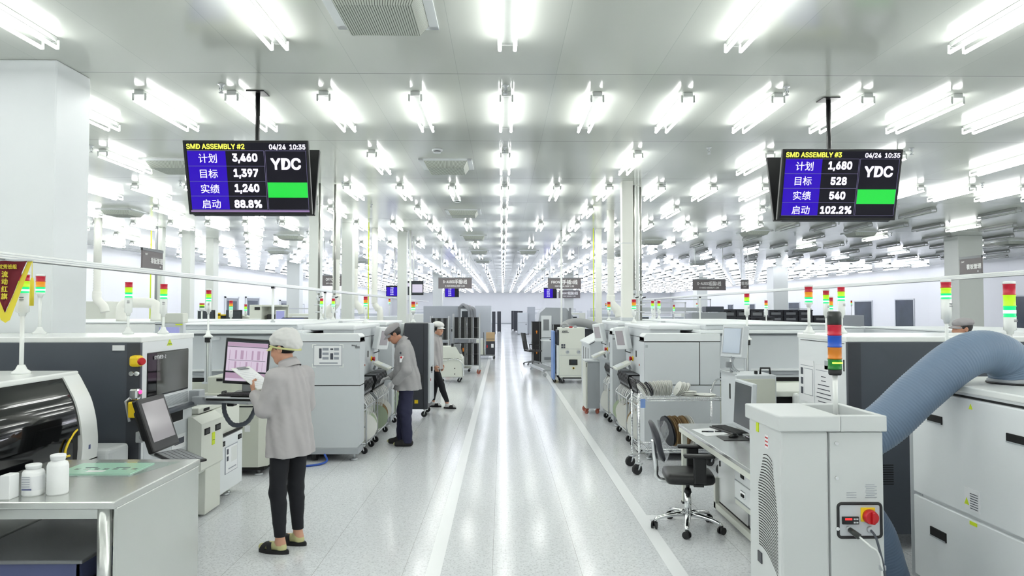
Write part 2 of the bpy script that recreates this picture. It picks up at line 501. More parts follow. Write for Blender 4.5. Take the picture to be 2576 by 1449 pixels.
while ROW0 + ROWP * k < YF - 1:
    y = ROW0 + ROWP * k
    dense = k % 2 == 1
    for j in range(-16, 24):
        if not dense and j % 2: continue
        x = COL0 + COLP * j
        if x < XL + 0.4 or x > XR - 0.4: continue
        if -5.1 < x < -3.85 and 5.6 < y < 7.4: continue
        off = x > 6.3 and 15 < y < 33 and ((j * 7 + k * 13) % 6 != 0)
        LIGHTS.append((math.hypot(x, y), x, y, j, k, not off))
    k += 1
LIGHTS.sort()
seen = [l for l in LIGHTS if in_view(l[1], l[2] + 0.6, H - 0.1)]
single = set(l[3:5] for l in seen[:298])
protos = {}
for d, x, y, j, k, on in LIGHTS:
    if (j, k) not in single: continue
    far = y > 24
    side = 'on the aisle centre line' if j == 0 else ('%s %s of the aisle centre line' % (ordinal(abs(j)), 'left' if j < 0 else 'right'))
    lab = '%s twin-tube ceiling light, %s row ahead, %s' % ('lit' if on else 'switched-off', ordinal(k + 1), side)
    key = (on, far)
    if key not in protos:
        r = thing('ceiling_light', lab, 'ceiling light', (x, y, H), 0, 'twin-tube ceiling lights')
        h, t = light_parts(on, far)
        h.build('housing', r)
        for sx in (-0.063, 0.063):
            o = t.build('tube', r) if sx < 0 else protos_t.copy()
            if sx > 0: COL.objects.link(o); o.parent = r
            protos_t = o
            o.location = (sx, 0, -0.1)
        protos[key] = r
    else:
        dup(protos[key], (x, y, H), None, lab)
rest = MB('fixture')
for d, x, y, j, k, on in LIGHTS:
    if (j, k) in single: continue
    rest.T = Matrix.Translation((x, y, H))
    rest.m('fixture' if on else 'fixture_off').box((-0.055, -0.64, -0.055), (0.055, 0.64, -0.0005))
    rest.m(('tube_far' if y > 24 else 'tube') if on else 'tube_off')
    for sx in (-0.063, 0.063): rest.cyl((sx, -0.605, -0.1), (sx, 0.605, -0.1), 0.0155, n=6)
o = rest.build('ceiling_light_rows')
tag(o, 'rows of twin-tube ceiling lights running on to the far end of the hall', 'ceiling light', 'twin-tube ceiling lights', 'stuff')
# ---------------------------------------------------------------- assembly-line machines
def grp(name, label, cat, loc, side=1, group=None):
    """root of a thing; nb() gives mesh builders whose coordinates are the room's, with x measured outward from the aisle on the given side"""
    root = thing(name, label, cat, (side * loc[0], loc[1], loc[2]), 0, group)
    def nb(m='white'):
        q = MB(m, mirror=side < 0); q.T = Matrix.Translation((-loc[0], -loc[1], -loc[2])); return q
    def wb(m='ink'):
        q = MB(m); q.T = Matrix.Translation((-side * loc[0], -loc[1], -loc[2])); return q
    return root, nb, wb
def foot(q, x, y, z1, r=0.035):
    q.m('alu').cyl((x, y, 0.0), (x, y, 0.022), r, r * 0.8, 14).cyl((x, y, 0.02), (x, y, z1), r * 0.32, n=10)
def caster(q, x, y, z1, r=0.045, wm='rubber', fm='alu', a=0.0):
    """swivel caster with a fork; wheel axle turned by a"""
    c, s_ = math.cos(a), math.sin(a)
    off = r * 0.5
    cx, cy = x + c * off, y + s_ * off
    q.m(wm).tube([(cx - s_ * r * -0.32, cy + c * r * -0.32, r), (cx - s_ * r * 0.32, cy + c * r * 0.32, r)], r, 14)
    for e in (-0.42, 0.42):
        q.m(fm).tube([(x - s_ * r * e, y + c * r * e, z1 - 0.012), (cx - s_ * r * e, cy + c * r * e, r * 0.9)], [r * 0.42, r * 0.3], 6, flat=0.5)
    q.m(fm).cyl((x, y, z1 - 0.02), (x, y, z1), r * 0.75, n=12)
def tower_light(name, label, base, ztop, segs, r=0.031, sh=0.045, pole_m='white_gloss', body=0.10, flange=True, lit=True, cap=True, side_body=True):
    """signal tower: base flange, pole, white body, stacked lenses"""
    x, y, z0 = base
    root = thing(name, label, 'signal light', base, 0, 'signal tower lights')
    q = MB(pole_m)
    zb = ztop - z0 - len(segs) * sh - (0.018 if cap else 0)
    bb = zb - body
    if flange: q.lathe([(r * 1.5, 0), (r * 1.5, 0.012), (r * 0.9, 0.03), (r * 0.55, 0.06)], n=16)
    q.cyl((0, 0, 0), (0, 0, bb), r * 0.36, n=10)
    q.build('pole', root)
    if body > 0.005:
        q = MB(pole_m).lathe([(r * 0.5, bb - 0.03), (r * 0.6, bb - 0.008), (r * 1.0, bb), (r * 1.0, zb)], n=18)
        if side_body and body > 0.05:
            for dz in (0.62, 0.74): q.m('cgrey').box((r * 0.05, -r * 1.02, bb + body * dz), (r * 0.7, -r * 0.8, bb + body * dz + 0.006))
        q.build('light_base', root)
    z = zb
    for m_ in segs[::-1]:
        q = MB(m_).lathe([(r * 0.98, z), (r * 1.04, z + 0.003), (r * 0.96, z + 0.006), (r * 0.96, z + sh - 0.006), (r * 1.04, z + sh - 0.003), (r * 0.98, z + sh)], n=18)
        if m_ == 'green_lit': q.m('green_core').lathe([(r * 0.985, z + sh * 0.34), (r * 0.985, z + sh * 0.62)], n=18)
        o = q.build('lens', root)
        o['label'] = {'red': 'red lens', 'lime': 'yellow-green lens', 'amber': 'amber lens', 'green': 'green lens'}[m_.split('_')[0]] + (' lit' if m_ == 'green_lit' else '')
        z += sh
    if cap: MB(pole_m).lathe([(r * 1.0, z), (r * 1.02, z + 0.014), (r * 0.8, z + 0.018)], n=18).build('light_cap', root)
    return root
RLG = ['red_lens', 'lime_lens', 'green_lit']; RAG = ['red_lens', 'amber_lens', 'green_lit']
RING = [(0.5 * math.cos(2 * PI * k / 28), 0.5 * math.sin(2 * PI * k / 28)) for k in range(28)]

def reel(q, c, r, axis, m='reel_white', t=0.012):
    """two flanges, hub and slots of a component tape reel; axis is a unit vector"""
    a = Vector(axis).normalized(); c = Vector(c)
    for e in (-1, 1):
        q.m(m).tube([c + a * (e * t / 2 - 0.001), c + a * (e * t / 2 + 0.001)], r, 28)
    q.m('reel_white').tube([c - a * t / 2, c + a * t / 2], r * 0.7, 24)
    q.m('gap').tube([c - a * (t / 2 + 0.0015), c + a * (t / 2 + 0.0015)], r * 0.06, 10)

def placement_machine(L, side, idx, label, notice=False, door=False, keytray=True, banks=2):
    root, nb, wb = grp('placement_machine', label, 'pick-and-place machine', (3.0, L + 1.2, 0), side, 'pick-and-place machines')
    W0 = 4.28
    q = nb('lgrey')                                        # main body
    q.box((2.25, L + 0.16, 0.16), (W0, L + 2.36, 1.52), 0.015)
    q.m('white').box((2.45, L + 0.10, 1.545), (W0, L + 2.40, 1.585), 0.008)
    q.m('mgrey').box((2.5, L + 0.2, 1.52), (W0 - 0.04, L + 2.36, 1.56))
    q.m('lgrey').box((2.55, L + 0.22, 1.58), (W0 - 0.05, L + 2.38, 1.655), 0.02).m('white').box((2.55, L + 0.20, 1.645), (W0 - 0.05, L + 2.39, 1.665), 0.006)
    q.m('mgrey').box((2.65, L + 0.135, 1.04), (W0 - 0.02, L + 0.165, 1.08)).m('white').box((2.62, L + 0.10, 1.085), (W0 - 0.02, L + 0.17, 1.105))
    q.m('gap').box((2.62, L + 0.15, 0.95), (W0 - 0.05, L + 0.165, 1.0))
    q.m('beige').box((2.6, L + 0.12, 0.3), (W0 - 0.05, L + 0.2, 0.95), 0.01)
    q.m('gap').box((2.0, L + 0.3, 0.06), (W0 - 0.2, L + 2.3, 0.17))
    q.build('body', root)
    q = nb('lgrey')                                        # end cover of the front bay
    q.prism([(1.76, 0.17), (1.73, 0.2), (1.73, 1.5), (1.76, 1.54), (2.66, 1.54), (2.66, 0.17)], 'y', L, L + 0.27)
    q.m('mgrey').box((1.74, L - 0.003, 0.09), (2.64, L + 0.26, 0.17), 0.01)
    q.m('gap').box((1.725, L - 0.002, 0.915), (2.67, L + 0.272, 0.924)).box((1.725, L - 0.002, 1.445), (2.67, L + 0.272, 1.454))
    q.m('white').prism([(1.76, 1.545), (1.73, 1.515), (1.73, 1.455), (2.665, 1.455), (2.665, 1.545)], 'y', L - 0.006, L + 0.275)
    for z in (0.28, 0.62): q.m('alu').tube([(2.05, L - 0.004, z), (2.05, L + 0.004, z)], 0.008, 8)
    q.m('cgrey').box((1.735, L - 0.004, 1.37), (1.79, L + 0.001, 1.395))
    bay = q.build('end_cover', root)
    if door:
        q = nb('lgrey').box((1.735, L - 0.012, 0.925), (2.405, L + 0.001, 1.44), 0.004)
        q.m('gap').box((2.405, L - 0.003, 0.92), (2.415, L + 0.001, 1.445)).box((1.735, L - 0.003, 1.438), (2.415, L + 0.001, 1.446))
        q.m('mgrey').box((1.745, L - 0.014, 1.375), (1.775, L - 0.011, 1.41))
        q.build('door', root)
    if notice:
        q = wb('paper'); s = side
        q.box((-2.285, L - 0.004, 1.165), (-1.955, L - 0.001, 1.40))
        q.m('ink2').box((-2.29, L - 0.0035, 1.16), (-1.95, L - 0.0012, 1.405))
        for (x0, x1, z0, z1) in ((-2.225, -2.195, 1.25, 1.37), (-2.09, -2.055, 1.35, 1.37), (-2.09, -2.055, 1.235, 1.31)): q.m('ink').box((x0, L - 0.0055, z0), (x1, L - 0.003, z1))
        for k in range(3):
            for (x0, x1) in ((-2.185, -2.11), (-2.045, -1.985)): q.m('ink2').box((x0, L - 0.0055, 1.235 + k * 0.055), (x1, L - 0.003, 1.265 + k * 0.055))
        q.m('ink2').box((-2.22, L - 0.0055, 1.185), (-2.0, L - 0.003, 1.20))
        for (x, z) in ((-2.31, 1.42), (-1.93, 1.42), (-2.31, 1.14), (-1.93, 1.14)):
            dx = 0.05 if x < -2.1 else -0.05; dz = -0.045 if z > 1.3 else 0.045
            q.m('white_gloss').box((x, L - 0.0036, z), (x + dx, L - 0.0005, z - 0.008 * (1 if dz < 0 else -1))).box((x, L - 0.003, z), (x + (0.009 if dx > 0 else -0.009), L - 0.0005, z + dz))
        q.m('ink').text('RXA2', 0.035, face_cam(-1.80, L - 0.003, 1.405), bold=0.01)
        q.build('notice', root)['label'] = 'printed notice in a white corner-taped holder'
    q = nb('lgrey')                                        # recessed work front
    q.box((1.90, L + 0.46, 0.93), (2.3, L + 2.2, 1.60), 0.02).m('white').box((1.885, L + 0.44, 1.575), (2.6, L + 2.25, 1.64), 0.02)
    q.m('cgrey').box((1.93, L + 0.26, 0.75), (2.28, L + 0.47, 1.535))
    q.m('gap').box((1.897, L + 0.5, 1.46), (1.903, L + 2.15, 1.466))
    q.m('gap').box((1.895, L + 1.35, 1.17), (1.905, L + 1.40, 1.26))
    q.m('mgrey').box((2.05, L + 0.3, 0.14), (2.4, L + 2.25, 0.93))
    q.build('work_front', root)
    nb('copper_red').box((1.74, L + 0.36, 1.125), (1.93, L + 0.385, 1.15), 0.006).m('yellow').box((1.90, L + 0.365, 1.15), (1.925, L + 0.38, 1.24)).build('door_handle', root)
    q = nb('yellow').tube([(1.905, L + 1.62, 1.13), (1.885, L + 1.62, 1.13)], 0.036, 16); q.m('red').tube([(1.89, L + 1.62, 1.13), (1.855, L + 1.62, 1.13)], [0.022, 0.022], 14).tube([(1.862, L + 1.62, 1.13), (1.845, L + 1.62, 1.13)], [0.034, 0.028], 16)
    q.build('emergency_button', root)
    # operator display, tipped toward the aisle
    q = nb('white')
    A = Matrix.Translation((-3.0, -(L + 1.2), 0)) @ Matrix.Translation((1.76, L + 1.72, 1.42)) @ Matrix.Rotation(R(-10), 4, 'Y') @ Matrix.Rotation(R(18), 4, 'Z')
    q.T = A
    q.box((-0.035, -0.17, -0.16), (0.05, 0.17, 0.165), 0.012).m('cgrey').box((0.05, -0.05, -0.13), (0.11, 0.06, 0.06), 0.01)
    q.m('scr_grey').box((-0.038, -0.115, -0.095), (-0.033, 0.115, 0.115))
    q.m('black').tube([(0.06, 0.0, -0.12), (0.05, 0.08, -0.2), (0.12, 0.05, -0.24)], 0.007, 6)
    q.build('operator_display', root)
    if keytray:
        q = nb('offwhite'); q.T = Matrix.Translation((-3.0, -(L + 1.2), 0)) @ Matrix.Translation((1.72, L + 1.55, 1.035)) @ Matrix.Rotation(R(-24), 4, 'Y')
        q.box((-0.11, -0.17, -0.02), (0.12, 0.17, 0.018), 0.008).m('lgrey').box((-0.09, -0.15, 0.018), (0.02, 0.15, 0.022)).m('mgrey').box((0.08, -0.03, -0.1), (0.11, 0.03, -0.02))
        q.build('keyboard_tray', root)
    # feeder banks with tapes running down to reels
    for f, (y0, y1) in enumerate(((L + 0.42, L + 0.98), (L + 1.2, L + 2.1))[:banks]):
        q = nb('black')
        n = 7 if f == 0 else 10
        for k in range(n):
            y = y0 + (y1 - y0) * (k + 0.5) / n
            q.m('black').prism([(1.76, 0.93), (1.74, 0.86), (1.80, 0.70), (1.92, 0.68), (2.05, 0.72), (2.05, 0.93)], 'y', y - 0.021, y + 0.021)
            q.m('cgrey').box((1.757, y - 0.014, 0.88), (1.90, y + 0.014, 0.936)).m('alu').box((1.762, y - 0.006, 0.76), (1.79, y + 0.006, 0.86))
        q.build('feeder_bank', root)
        q = nb('tape_white')
        for k in range(n * 2):
            y = y0 + (y1 - y0) * (k + 0.5) / (2 * n); e = rng.uniform(-0.02, 0.02)
            q.tube(bez((1.80, y, 0.72), (1.70 + e, y, 0.62), (1.74 + e, y + e, 0.45), (1.80, y, 0.30), 7), 0.0065, 5, flat=0.5)
        q.build('component_tape', root)
        q = nb('alu')                                      # reel rack with cross braces
        for y in (y0, y1):
            q.m('alu').tube([(1.73, y, 0.12), (1.73, y, 0.62), (1.80, y, 0.70)], 0.010, 8).tube([(2.02, y, 0.12), (2.02, y, 0.7)], 0.010, 8)
            q.tube([(1.73, y, 0.14), (2.02, y, 0.14)], 0.010, 8).tube([(1.73, y, 0.58), (2.02, y, 0.36)], 0.009, 8).tube([(1.73, y, 0.34), (2.02, y, 0.60)], 0.009, 8)
        for z in (0.14, 0.6): q.tube([(1.73, y0, z), (1.73, y1, z)], 0.009, 8)
        q.m('offwhite').box((1.76, y0 + 0.02, 0.13), (2.03, y1 - 0.02, 0.145)).box((1.99, y0, 0.14), (2.0, y1, 0.34))
        rk = q.build('reel_rack', root)
        for k in range(4 if f == 0 else 5):
            y = y0 + (y1 - y0) * (0.16 + 0.72 * k / (3 if f == 0 else 4))
            m_ = ['reel_white', 'reel_white', 'reel_green', 'reel_white', 'reel_brown'][(k + f * 2 + idx) % 5]
            q = nb(); reel(q, (1.83 + (k % 2) * 0.03 - (0.05 if k == 0 else 0), y, 0.335), 0.17 + 0.012 * (k % 2), (0.25, 1, 0), m_, 0.018)
            q.build('reel', root)
        for y in (y0 + 0.05, y1 - 0.05):
            q = nb(); caster(q, 1.78, y, 0.12, 0.042, 'black', 'white', R(200)); q.build('caster', root)
    for (x, y) in ((1.82, L + 0.12), (4.1, L + 0.3), (4.1, L + 2.2)):
        q = nb(); foot(q, x, y, 0.12, 0.05); q.build('levelling_foot', root)
    q = nb(); q.m('rubber').tube([(2.26, L + 0.10, 0.075), (2.32, L + 0.10, 0.075)], 0.075, 18).m('alu').tube([(2.29, L + 0.10, 0.07), (2.29, L + 0.10, 0.16)], 0.02, 8)
    q.build('wheel', root)
    return root
placement_machine(8.50, -1, 0, 'grey placement machine left of the aisle with a paper notice taped on its end panel', notice=True)
placement_machine(8.50, 1, 1, 'grey placement machine right of the aisle behind the chrome wire trolley', door=True)
placement_machine(10.95, -1, 2, 'grey placement machine directly behind the man in the grey cap', banks=1, keytray=False)
placement_machine(10.95, 1, 3, 'grey placement machine right of the aisle just before the tall beige-grey cabinet', banks=1)

# blue hose on the floor under the left placement machine
q = MB('blue_cable').tube(catmull([(-2.16, 8.52, 0.10), (-2.10, 8.40, 0.03), (-2.22, 8.26, 0.014), (-2.5, 8.2, 0.014), (-2.8, 8.35, 0.014), (-2.9, 8.7, 0.014)], 6), 0.013, 8)
tag(q.build('air_hose'), 'blue air hose curling out from under the left placement machine', 'hose')

# screen printers: charcoal end panel, white face with a window toward the aisle
def screen_printer(side, label):
    root, nb, wb = grp('screen_printer', label, 'screen printer', (3.9, 5.83, 0), side, 'solder paste printers')
    Y0, Y1, X0, X1 = 5.35, 6.24, (2.75 if side < 0 else 2.66), 5.0
    q = nb('white').box((X0, Y0 + 0.02, 0.12), (X1, Y1, 1.60), 0.012)
    q.m('white_gloss').box((X0 - 0.004, Y0 - 0.004, 1.588), (X1, Y1 + 0.01, 1.632), 0.008)
    for (x, y) in ((2.85, 5.45), (2.85, 6.15), (4.8, 5.45), (4.8, 6.15)): foot(q, x, y, 0.13, 0.05)
    q.build('body', root)
    q = nb('dgrey').box((X0 + 0.004, Y0 - 0.012, 0.12), (X1, Y0 + 0.03, 1.59), 0.004).m('dgrey2').box((X0 + 0.001, Y0 - 0.016, 0.14), (X0 + 0.10, Y0 + 0.0, 1.585))
    for k in range(9): q.m('gap').box((X0 + 0.10, Y0 - 0.014, 0.50 + k * 0.018), (X0 + 0.34, Y0 - 0.011, 0.507 + k * 0.018))
    if side < 0: q.m('paper').box((X0 + 0.12, Y0 - 0.018, 1.53), (X0 + 0.21, Y0 - 0.01, 1.57))
    q.build('side_panel', root)
    if side < 0:
        q = nb('blackgloss').box((X0 - 0.006, 5.435, 1.15), (X0 + 0.01, 6.14, 1.505), 0.01)
        q.m('olive_glass').box((X0 - 0.009, 5.58, 1.165), (X0 - 0.004, 6.13, 1.495), 0.004)
        q.build('window', root)
        q = wb('paper'); q.text('KYEMED-2', 0.055, face_px(-X0 + 0.011, 5.62, 1.462), bold=0.012, xs=0.9); q.build('lettering', root)
        q = nb('mgrey')
        for k in range(10): q.box((X0 - 0.004, 5.55, 1.045 + k * 0.009), (X0 + 0.004, 6.14, 1.049 + k * 0.009))
        q.m('gap').box((X0 - 0.003, 5.42, 0.90), (X0 + 0.01, 6.05, 1.0)).m('lgrey').box((X0 - 0.003, 5.4, 0.40), (X0 + 0.02, 6.2, 0.89), 0.005)
        q.m('paper').box((X0 - 0.006, 5.85, 0.66), (X0, 6.1, 0.78)).m('ink').box((X0 - 0.008, 5.9, 0.7), (X0 - 0.005, 6.07, 0.75)).box((X0 - 0.008, 5.83, 0.83), (X0 - 0.005, 5.88, 0.86)).m('ink2').box((X0 - 0.008, 5.95, 0.58), (X0 - 0.005, 6.05, 0.62))
        q.build('front_panel', root)
        nb('yellowgreen').prism([(5.75, 1.545), (5.84, 1.545), (5.795, 1.60)], 'x', X0 - 0.004, X0 - 0.001).m('ink').box((X0 - 0.006, 5.765, 1.555), (X0 - 0.003, 5.825, 1.56)).build('warning_sticker', root)
        nb('dgrey').tube([(X0 - 0.055, 5.55, 1.02), (X0 - 0.055, 6.16, 1.02)], 0.024, 12).build('handle', root)
        q = nb('yellow').box((X0 - 0.03, 5.26, 1.41), (X0 + 0.05, 5.34, 1.495), 0.02).m('red').tube([(X0 - 0.02, 5.29, 1.452), (X0 - 0.045, 5.27, 1.452), (X0 - 0.058, 5.262, 1.452)], [0.022, 0.030, 0.024], 14)
        q.build('emergency_button', root)
        q = nb('yellow').box((X0 - 0.03, 5.26, 1.03), (X0 + 0.05, 5.335, 1.15), 0.01).m('red').tube([(X0 - 0.025, 5.30, 1.09), (X0 - 0.06, 5.30, 1.09)], 0.03, 12)
        q.m('chrome').box((X0 - 0.02, 5.27, 1.16), (X0 + 0.05, 5.33, 1.25), 0.02).m('led_pink').ball((X0 - 0.02, 5.30, 1.22), 0.016)
        q.m('alu').tube([(X0 + 0.03, 5.31, 1.2), (X0 + 0.08, 5.29, 1.15), (X0 + 0.05, 5.29, 1.0)], 0.01, 8)
        q.build('switch_box', root)
        for x in (0.02, 0.06): nb('chrome').tube([(X0 + x, 5.32, 1.355), (X0 + x, 5.35, 1.355)], 0.018, 12).build('key_switch', root)
    else:
        q = nb('gap').box((X0 - 0.003, 5.39, 1.572), (X0 + 0.01, 6.18, 1.577))
        q.box((X0 - 0.003, 5.39, 1.36), (X0, 5.405, 1.45)).m('mgrey').box((X0 - 0.004, 5.62, 1.35), (X0, 5.72, 1.42))
        q.build('panel_seam', root)
        for (y0, y1, z0, z1, dark) in ((5.92, 6.20, 1.04, 1.40, True), (5.58, 5.90, 1.00, 1.38, False)):
            q = nb('paper').box((X0 - 0.004, y0, z0), (X0 - 0.001, y1, z1)).m('ink2').box((X0 - 0.0045, y0 + 0.012, z1 - 0.05), (X0 - 0.003, y1 - 0.02, z1 - 0.045))
            if dark:
                q.m('ink')
                for k in range(3): q.box((X0 - 0.0055, y1 - 0.07, z1 - 0.13 - k * 0.085), (X0 - 0.003, y1 - 0.025, z1 - 0.07 - k * 0.085))
                q.m('ink2').box((X0 - 0.0055, y0 + 0.02, z0 + 0.06), (X0 - 0.003, y1 - 0.09, z1 - 0.07))
                q.m('paper').box((X0 - 0.0065, y0 + 0.025, z0 + 0.065), (X0 - 0.005, y1 - 0.095, z1 - 0.075))
            else:
                q.m('ink')
                for k, wd in enumerate((0.08, 0.08, 0.2, 0.22, 0.25, 0.26, 0.2)): q.box((X0 - 0.0055, (y0 + y1) / 2 - wd / 2, z1 - 0.1 - k * 0.035), (X0 - 0.003, (y0 + y1) / 2 + wd / 2, z1 - 0.093 - k * 0.035))
            q.build('notice', root)
    return root
screen_printer(-1, 'charcoal-sided printer with a dark window, behind the black curved hood at far left')
screen_printer(1, 'charcoal-sided printer with two papers taped on its white face, behind the fume extractor')
# rounded side box standing before the left printer
root, nb, wb = grp('transfer_box', 'low white rounded box between the curved black hood and the charcoal printer', 'box', (3.0, 5.17, 0), -1)
nb('white').box((2.80, 5.03, 0.03), (3.2, 5.30, 0.845), 0.03, 3).build('housing', root)

# solder paste inspection machine with a smoked curved hood, far left
root, nb, wb = grp('inspection_machine', 'white inspection machine with a curved smoked-black hood at far left', 'inspection machine', (3.6, 4.1, 0), -1)
prof = [(3.02, 1.405), (2.99, 1.385), (2.95, 1.315), (2.90, 1.215), (2.868, 1.10), (2.852, 0.99), (2.848, 0.90), (2.856, 0.80), (2.856, 0.66)]
q = nb('white_gloss')
fine = [tuple(p)[:2] for p in catmull([(x, z, 0) for x, z in prof], 5)]
q.prism(fine + [(3.15, 0.66), (3.15, 1.405)], 'y', 4.79, 4.97)
q.m('gap').box((2.85, 4.785, 0.80), (2.87, 4.972, 0.806)).m('bin_blue').box((2.846, 4.86, 0.88), (2.851, 4.88, 0.91))
q.build('hood_rim', root)
q = nb('white_gloss').box((2.99, 2.6, 1.372), (4.3, 4.97, 1.41), 0.01).m('white').box((3.4, 2.6, 0.1), (4.3, 4.95, 1.38)).box((2.86, 2.6, 0.1), (3.4, 4.95, 0.68), 0.02)
q.m('gap').box((3.3, 2.62, 0.68), (3.42, 4.78, 1.37))
for y in (2.8, 4.8): foot(q, 2.95, y, 0.11, 0.05)
q.build('body', root)
rows = [[(x + 0.012, y, z) for (x, z) in fine[5:26]] for y in (2.6, 3.4, 4.1, 4.79)]
nb('smoked').grid(rows).build('hood', root)
rows = [[(x + 0.03, y, z) for (x, z) in ((2.852, 0.99), (2.85, 0.90), (2.856, 0.80), (2.856, 0.70))] for y in (2.6, 3.4, 4.1, 4.79)]
q = nb('blackgloss').grid(rows); q.m('blue_light').box((2.95, 3.6, 0.78), (3.0, 4.76, 0.86)); q.build('hood_opening', root)
nb('yellow').tube(catmull([(2.872, 4.765, 1.03), (2.868, 4.72, 1.01), (2.865, 4.66, 0.96), (2.865, 4.63, 0.91), (2.866, 4.64, 0.878), (2.868, 4.68, 0.872)], 4), 0.008, 8).build('hood_handle', root)
q = nb('red').box((2.95, 3.0, 0.82), (3.25, 3.75, 0.86)); q.build('warning_bar', root)

# white bow-hooded cabinet right foreground
root, nb, wb = grp('oven_cabinet', 'large white cabinet with black slot grips filling the right foreground', 'machine cabinet', (3.5, 3.6, 0), 1)
q = nb('white').box((2.75, 2.2, 0.06), (4.3, 4.70, 1.375), 0.012)
q.m('mgrey').box((2.746, 4.55, 0.07), (2.76, 4.68, 1.33)).m('gap').box((2.744, 2.2, 1.318), (2.76, 4.66, 1.330))
q.m('white_gloss').box((2.74, 2.2, 1.345), (4.3, 4.72, 1.385), 0.008)
for y in (2.6, 4.5): foot(q, 2.9, y, 0.07, 0.05)
q.build('body', root)
q = nb('white').box((2.728, 2.2, 0.64), (2.752, 4.62, 1.315), 0.008)
q.m('gap').box((2.722, 4.30, 1.125), (2.74, 4.45, 1.175), 0.003).box((2.722, 3.60, 1.125), (2.74, 3.75, 1.175), 0.003)
q.m('mgrey').box((2.718, 4.305, 1.125), (2.73, 4.445, 1.133)).box((2.718, 3.605, 1.125), (2.73, 3.745, 1.133))
q.m('yellowgreen').prism([(4.02, 1.26), (4.05, 1.26), (4.035, 1.29)], 'x', 2.725, 2.729)
q.m('paper').box((2.724, 3.97, 0.67), (2.729, 4.10, 0.80)).m('yellowgreen').prism([(4.06, 0.70), (4.10, 0.70), (4.08, 0.74)], 'x', 2.722, 2.725)
q.m('ink')
for k in range(7): q.box((2.722, 3.985, 0.685 + k * 0.014), (2.725, 4.05, 0.689 + k * 0.014))
q.build('door', root)
q = nb('white').box((2.728, 2.2, 0.10), (2.752, 4.62, 0.622), 0.008)
q.m('gap').box((2.722, 4.28, 0.405), (2.74, 4.44, 0.465), 0.003).m('mgrey').box((2.718, 4.285, 0.405), (2.73, 4.435, 0.413)).m('yellowgreen').box((2.724, 4.0, 0.59), (2.729, 4.06, 0.61))
q.build('door', root)

# conveyor covers between printer and placement machine, left
root, nb, wb = grp('conveyor_cabinet', 'off-white conveyor cabinet with a lower notice door on adjustable feet, left', 'conveyor', (2.95, 6.7, 0), -1)
q = nb('offwhite').box((2.70, 6.28, 0.06), (3.3, 7.22, 0.90), 0.01)
for (x, y) in ((2.76, 6.55), (2.78, 7.1), (2.76, 7.02), (3.2, 7.1)): foot(q, x, y, 0.08, 0.045)
q.m('gap').box((2.667, 6.62, 0.625), (2.71, 7.225, 0.64))
q.build('body', root)
q = nb('offwhite').prism([(2.66, 0.40), (2.62, 0.44), (2.62, 0.84), (2.70, 0.90), (2.74, 0.90), (2.74, 0.40)], 'y', 6.13, 6.60)
q.m('offwhite').box((2.64, 6.27, 0.02), (2.75, 6.60, 0.42), 0.005)
for y in (6.19, 6.42): q.m('gap').box((2.614, y, 0.735), (2.63, y + 0.11, 0.79)).m('black').box((2.612, y + 0.01, 0.745), (2.62, y + 0.1, 0.78))
q.m('yellowgreen').box((2.616, 6.35, 0.62), (2.622, 6.41, 0.73)).m('ink').box((2.614, 6.36, 0.66), (2.618, 6.40, 0.665))
q.build('cover', root)
q = nb('white').box((2.665, 6.635, 0.09), (2.71, 7.215, 0.615), 0.006)
for y in (6.67, 7.09): q.m('gap').box((2.658, y, 0.535), (2.672, y + 0.085, 0.58)).m('black').box((2.656, y + 0.01, 0.545), (2.664, y + 0.075, 0.57))
q.m('ink2').box((2.660, 6.765, 0.255), (2.667, 7.075, 0.515)).m('paper').box((2.658, 6.775, 0.262), (2.663, 7.065, 0.508))
q.m('ink').box((2.6565, 6.795, 0.44), (2.661, 6.835, 0.49)).box((2.6565, 6.795, 0.375), (2.661, 6.835, 0.42)).m('white_gloss').box((2.6565, 6.91, 0.35), (2.661, 7.05, 0.49)).m('ink2').box((2.6565, 6.84, 0.29), (2.661, 7.03, 0.30))
q.build('door', root)
q = nb('offwhite').box((2.72, 6.3, 0.90), (3.35, 7.1, 0.955), 0.01).m('gap').box((2.715, 6.4, 0.915), (2.73, 6.52, 0.94)).m('white').box((2.8, 6.45, 0.955), (3.2, 6.95, 0.985), 0.01)
q.m('black').tube([(2.75, 6.9, 0.97), (2.75, 6.9, 1.03), (2.75, 6.98, 1.03), (2.75, 6.98, 0.97)], 0.012, 6)
q.build('conveyor_rail', root)
root, nb, wb = grp('conveyor_cabinet', 'beige conveyor cabinet with a small white label, beyond the woman at left', 'conveyor', (2.95, 8.0, 0), -1)
q = nb('beige').prism([(2.62, 7.86), (2.70, 7.78), (3.35, 7.78), (3.35, 8.3), (2.62, 8.3)], 'z', 0.10, 0.905).m('gap').box((2.63, 7.776, 0.76), (3.36, 8.29, 0.772)).box((2.64, 7.8, 0.06), (3.3, 8.3, 0.10))
q.m('paper').box((2.79, 7.777, 0.49), (2.85, 7.782, 0.56)).m('beige').box((2.68, 7.86, 0.90), (3.3, 8.28, 1.09), 0.01).m('gap').box((2.95, 7.855, 1.04), (3.2, 7.87, 1.07))
foot(q, 2.72, 7.87, 0.12, 0.05); q.m('chrome').tube([(2.88, 7.84, 0.10), (2.92, 7.8, 0.06), (2.98, 7.8, 0.06), (3.0, 7.8, 0.03)], 0.008, 6)
q.build('body', root)
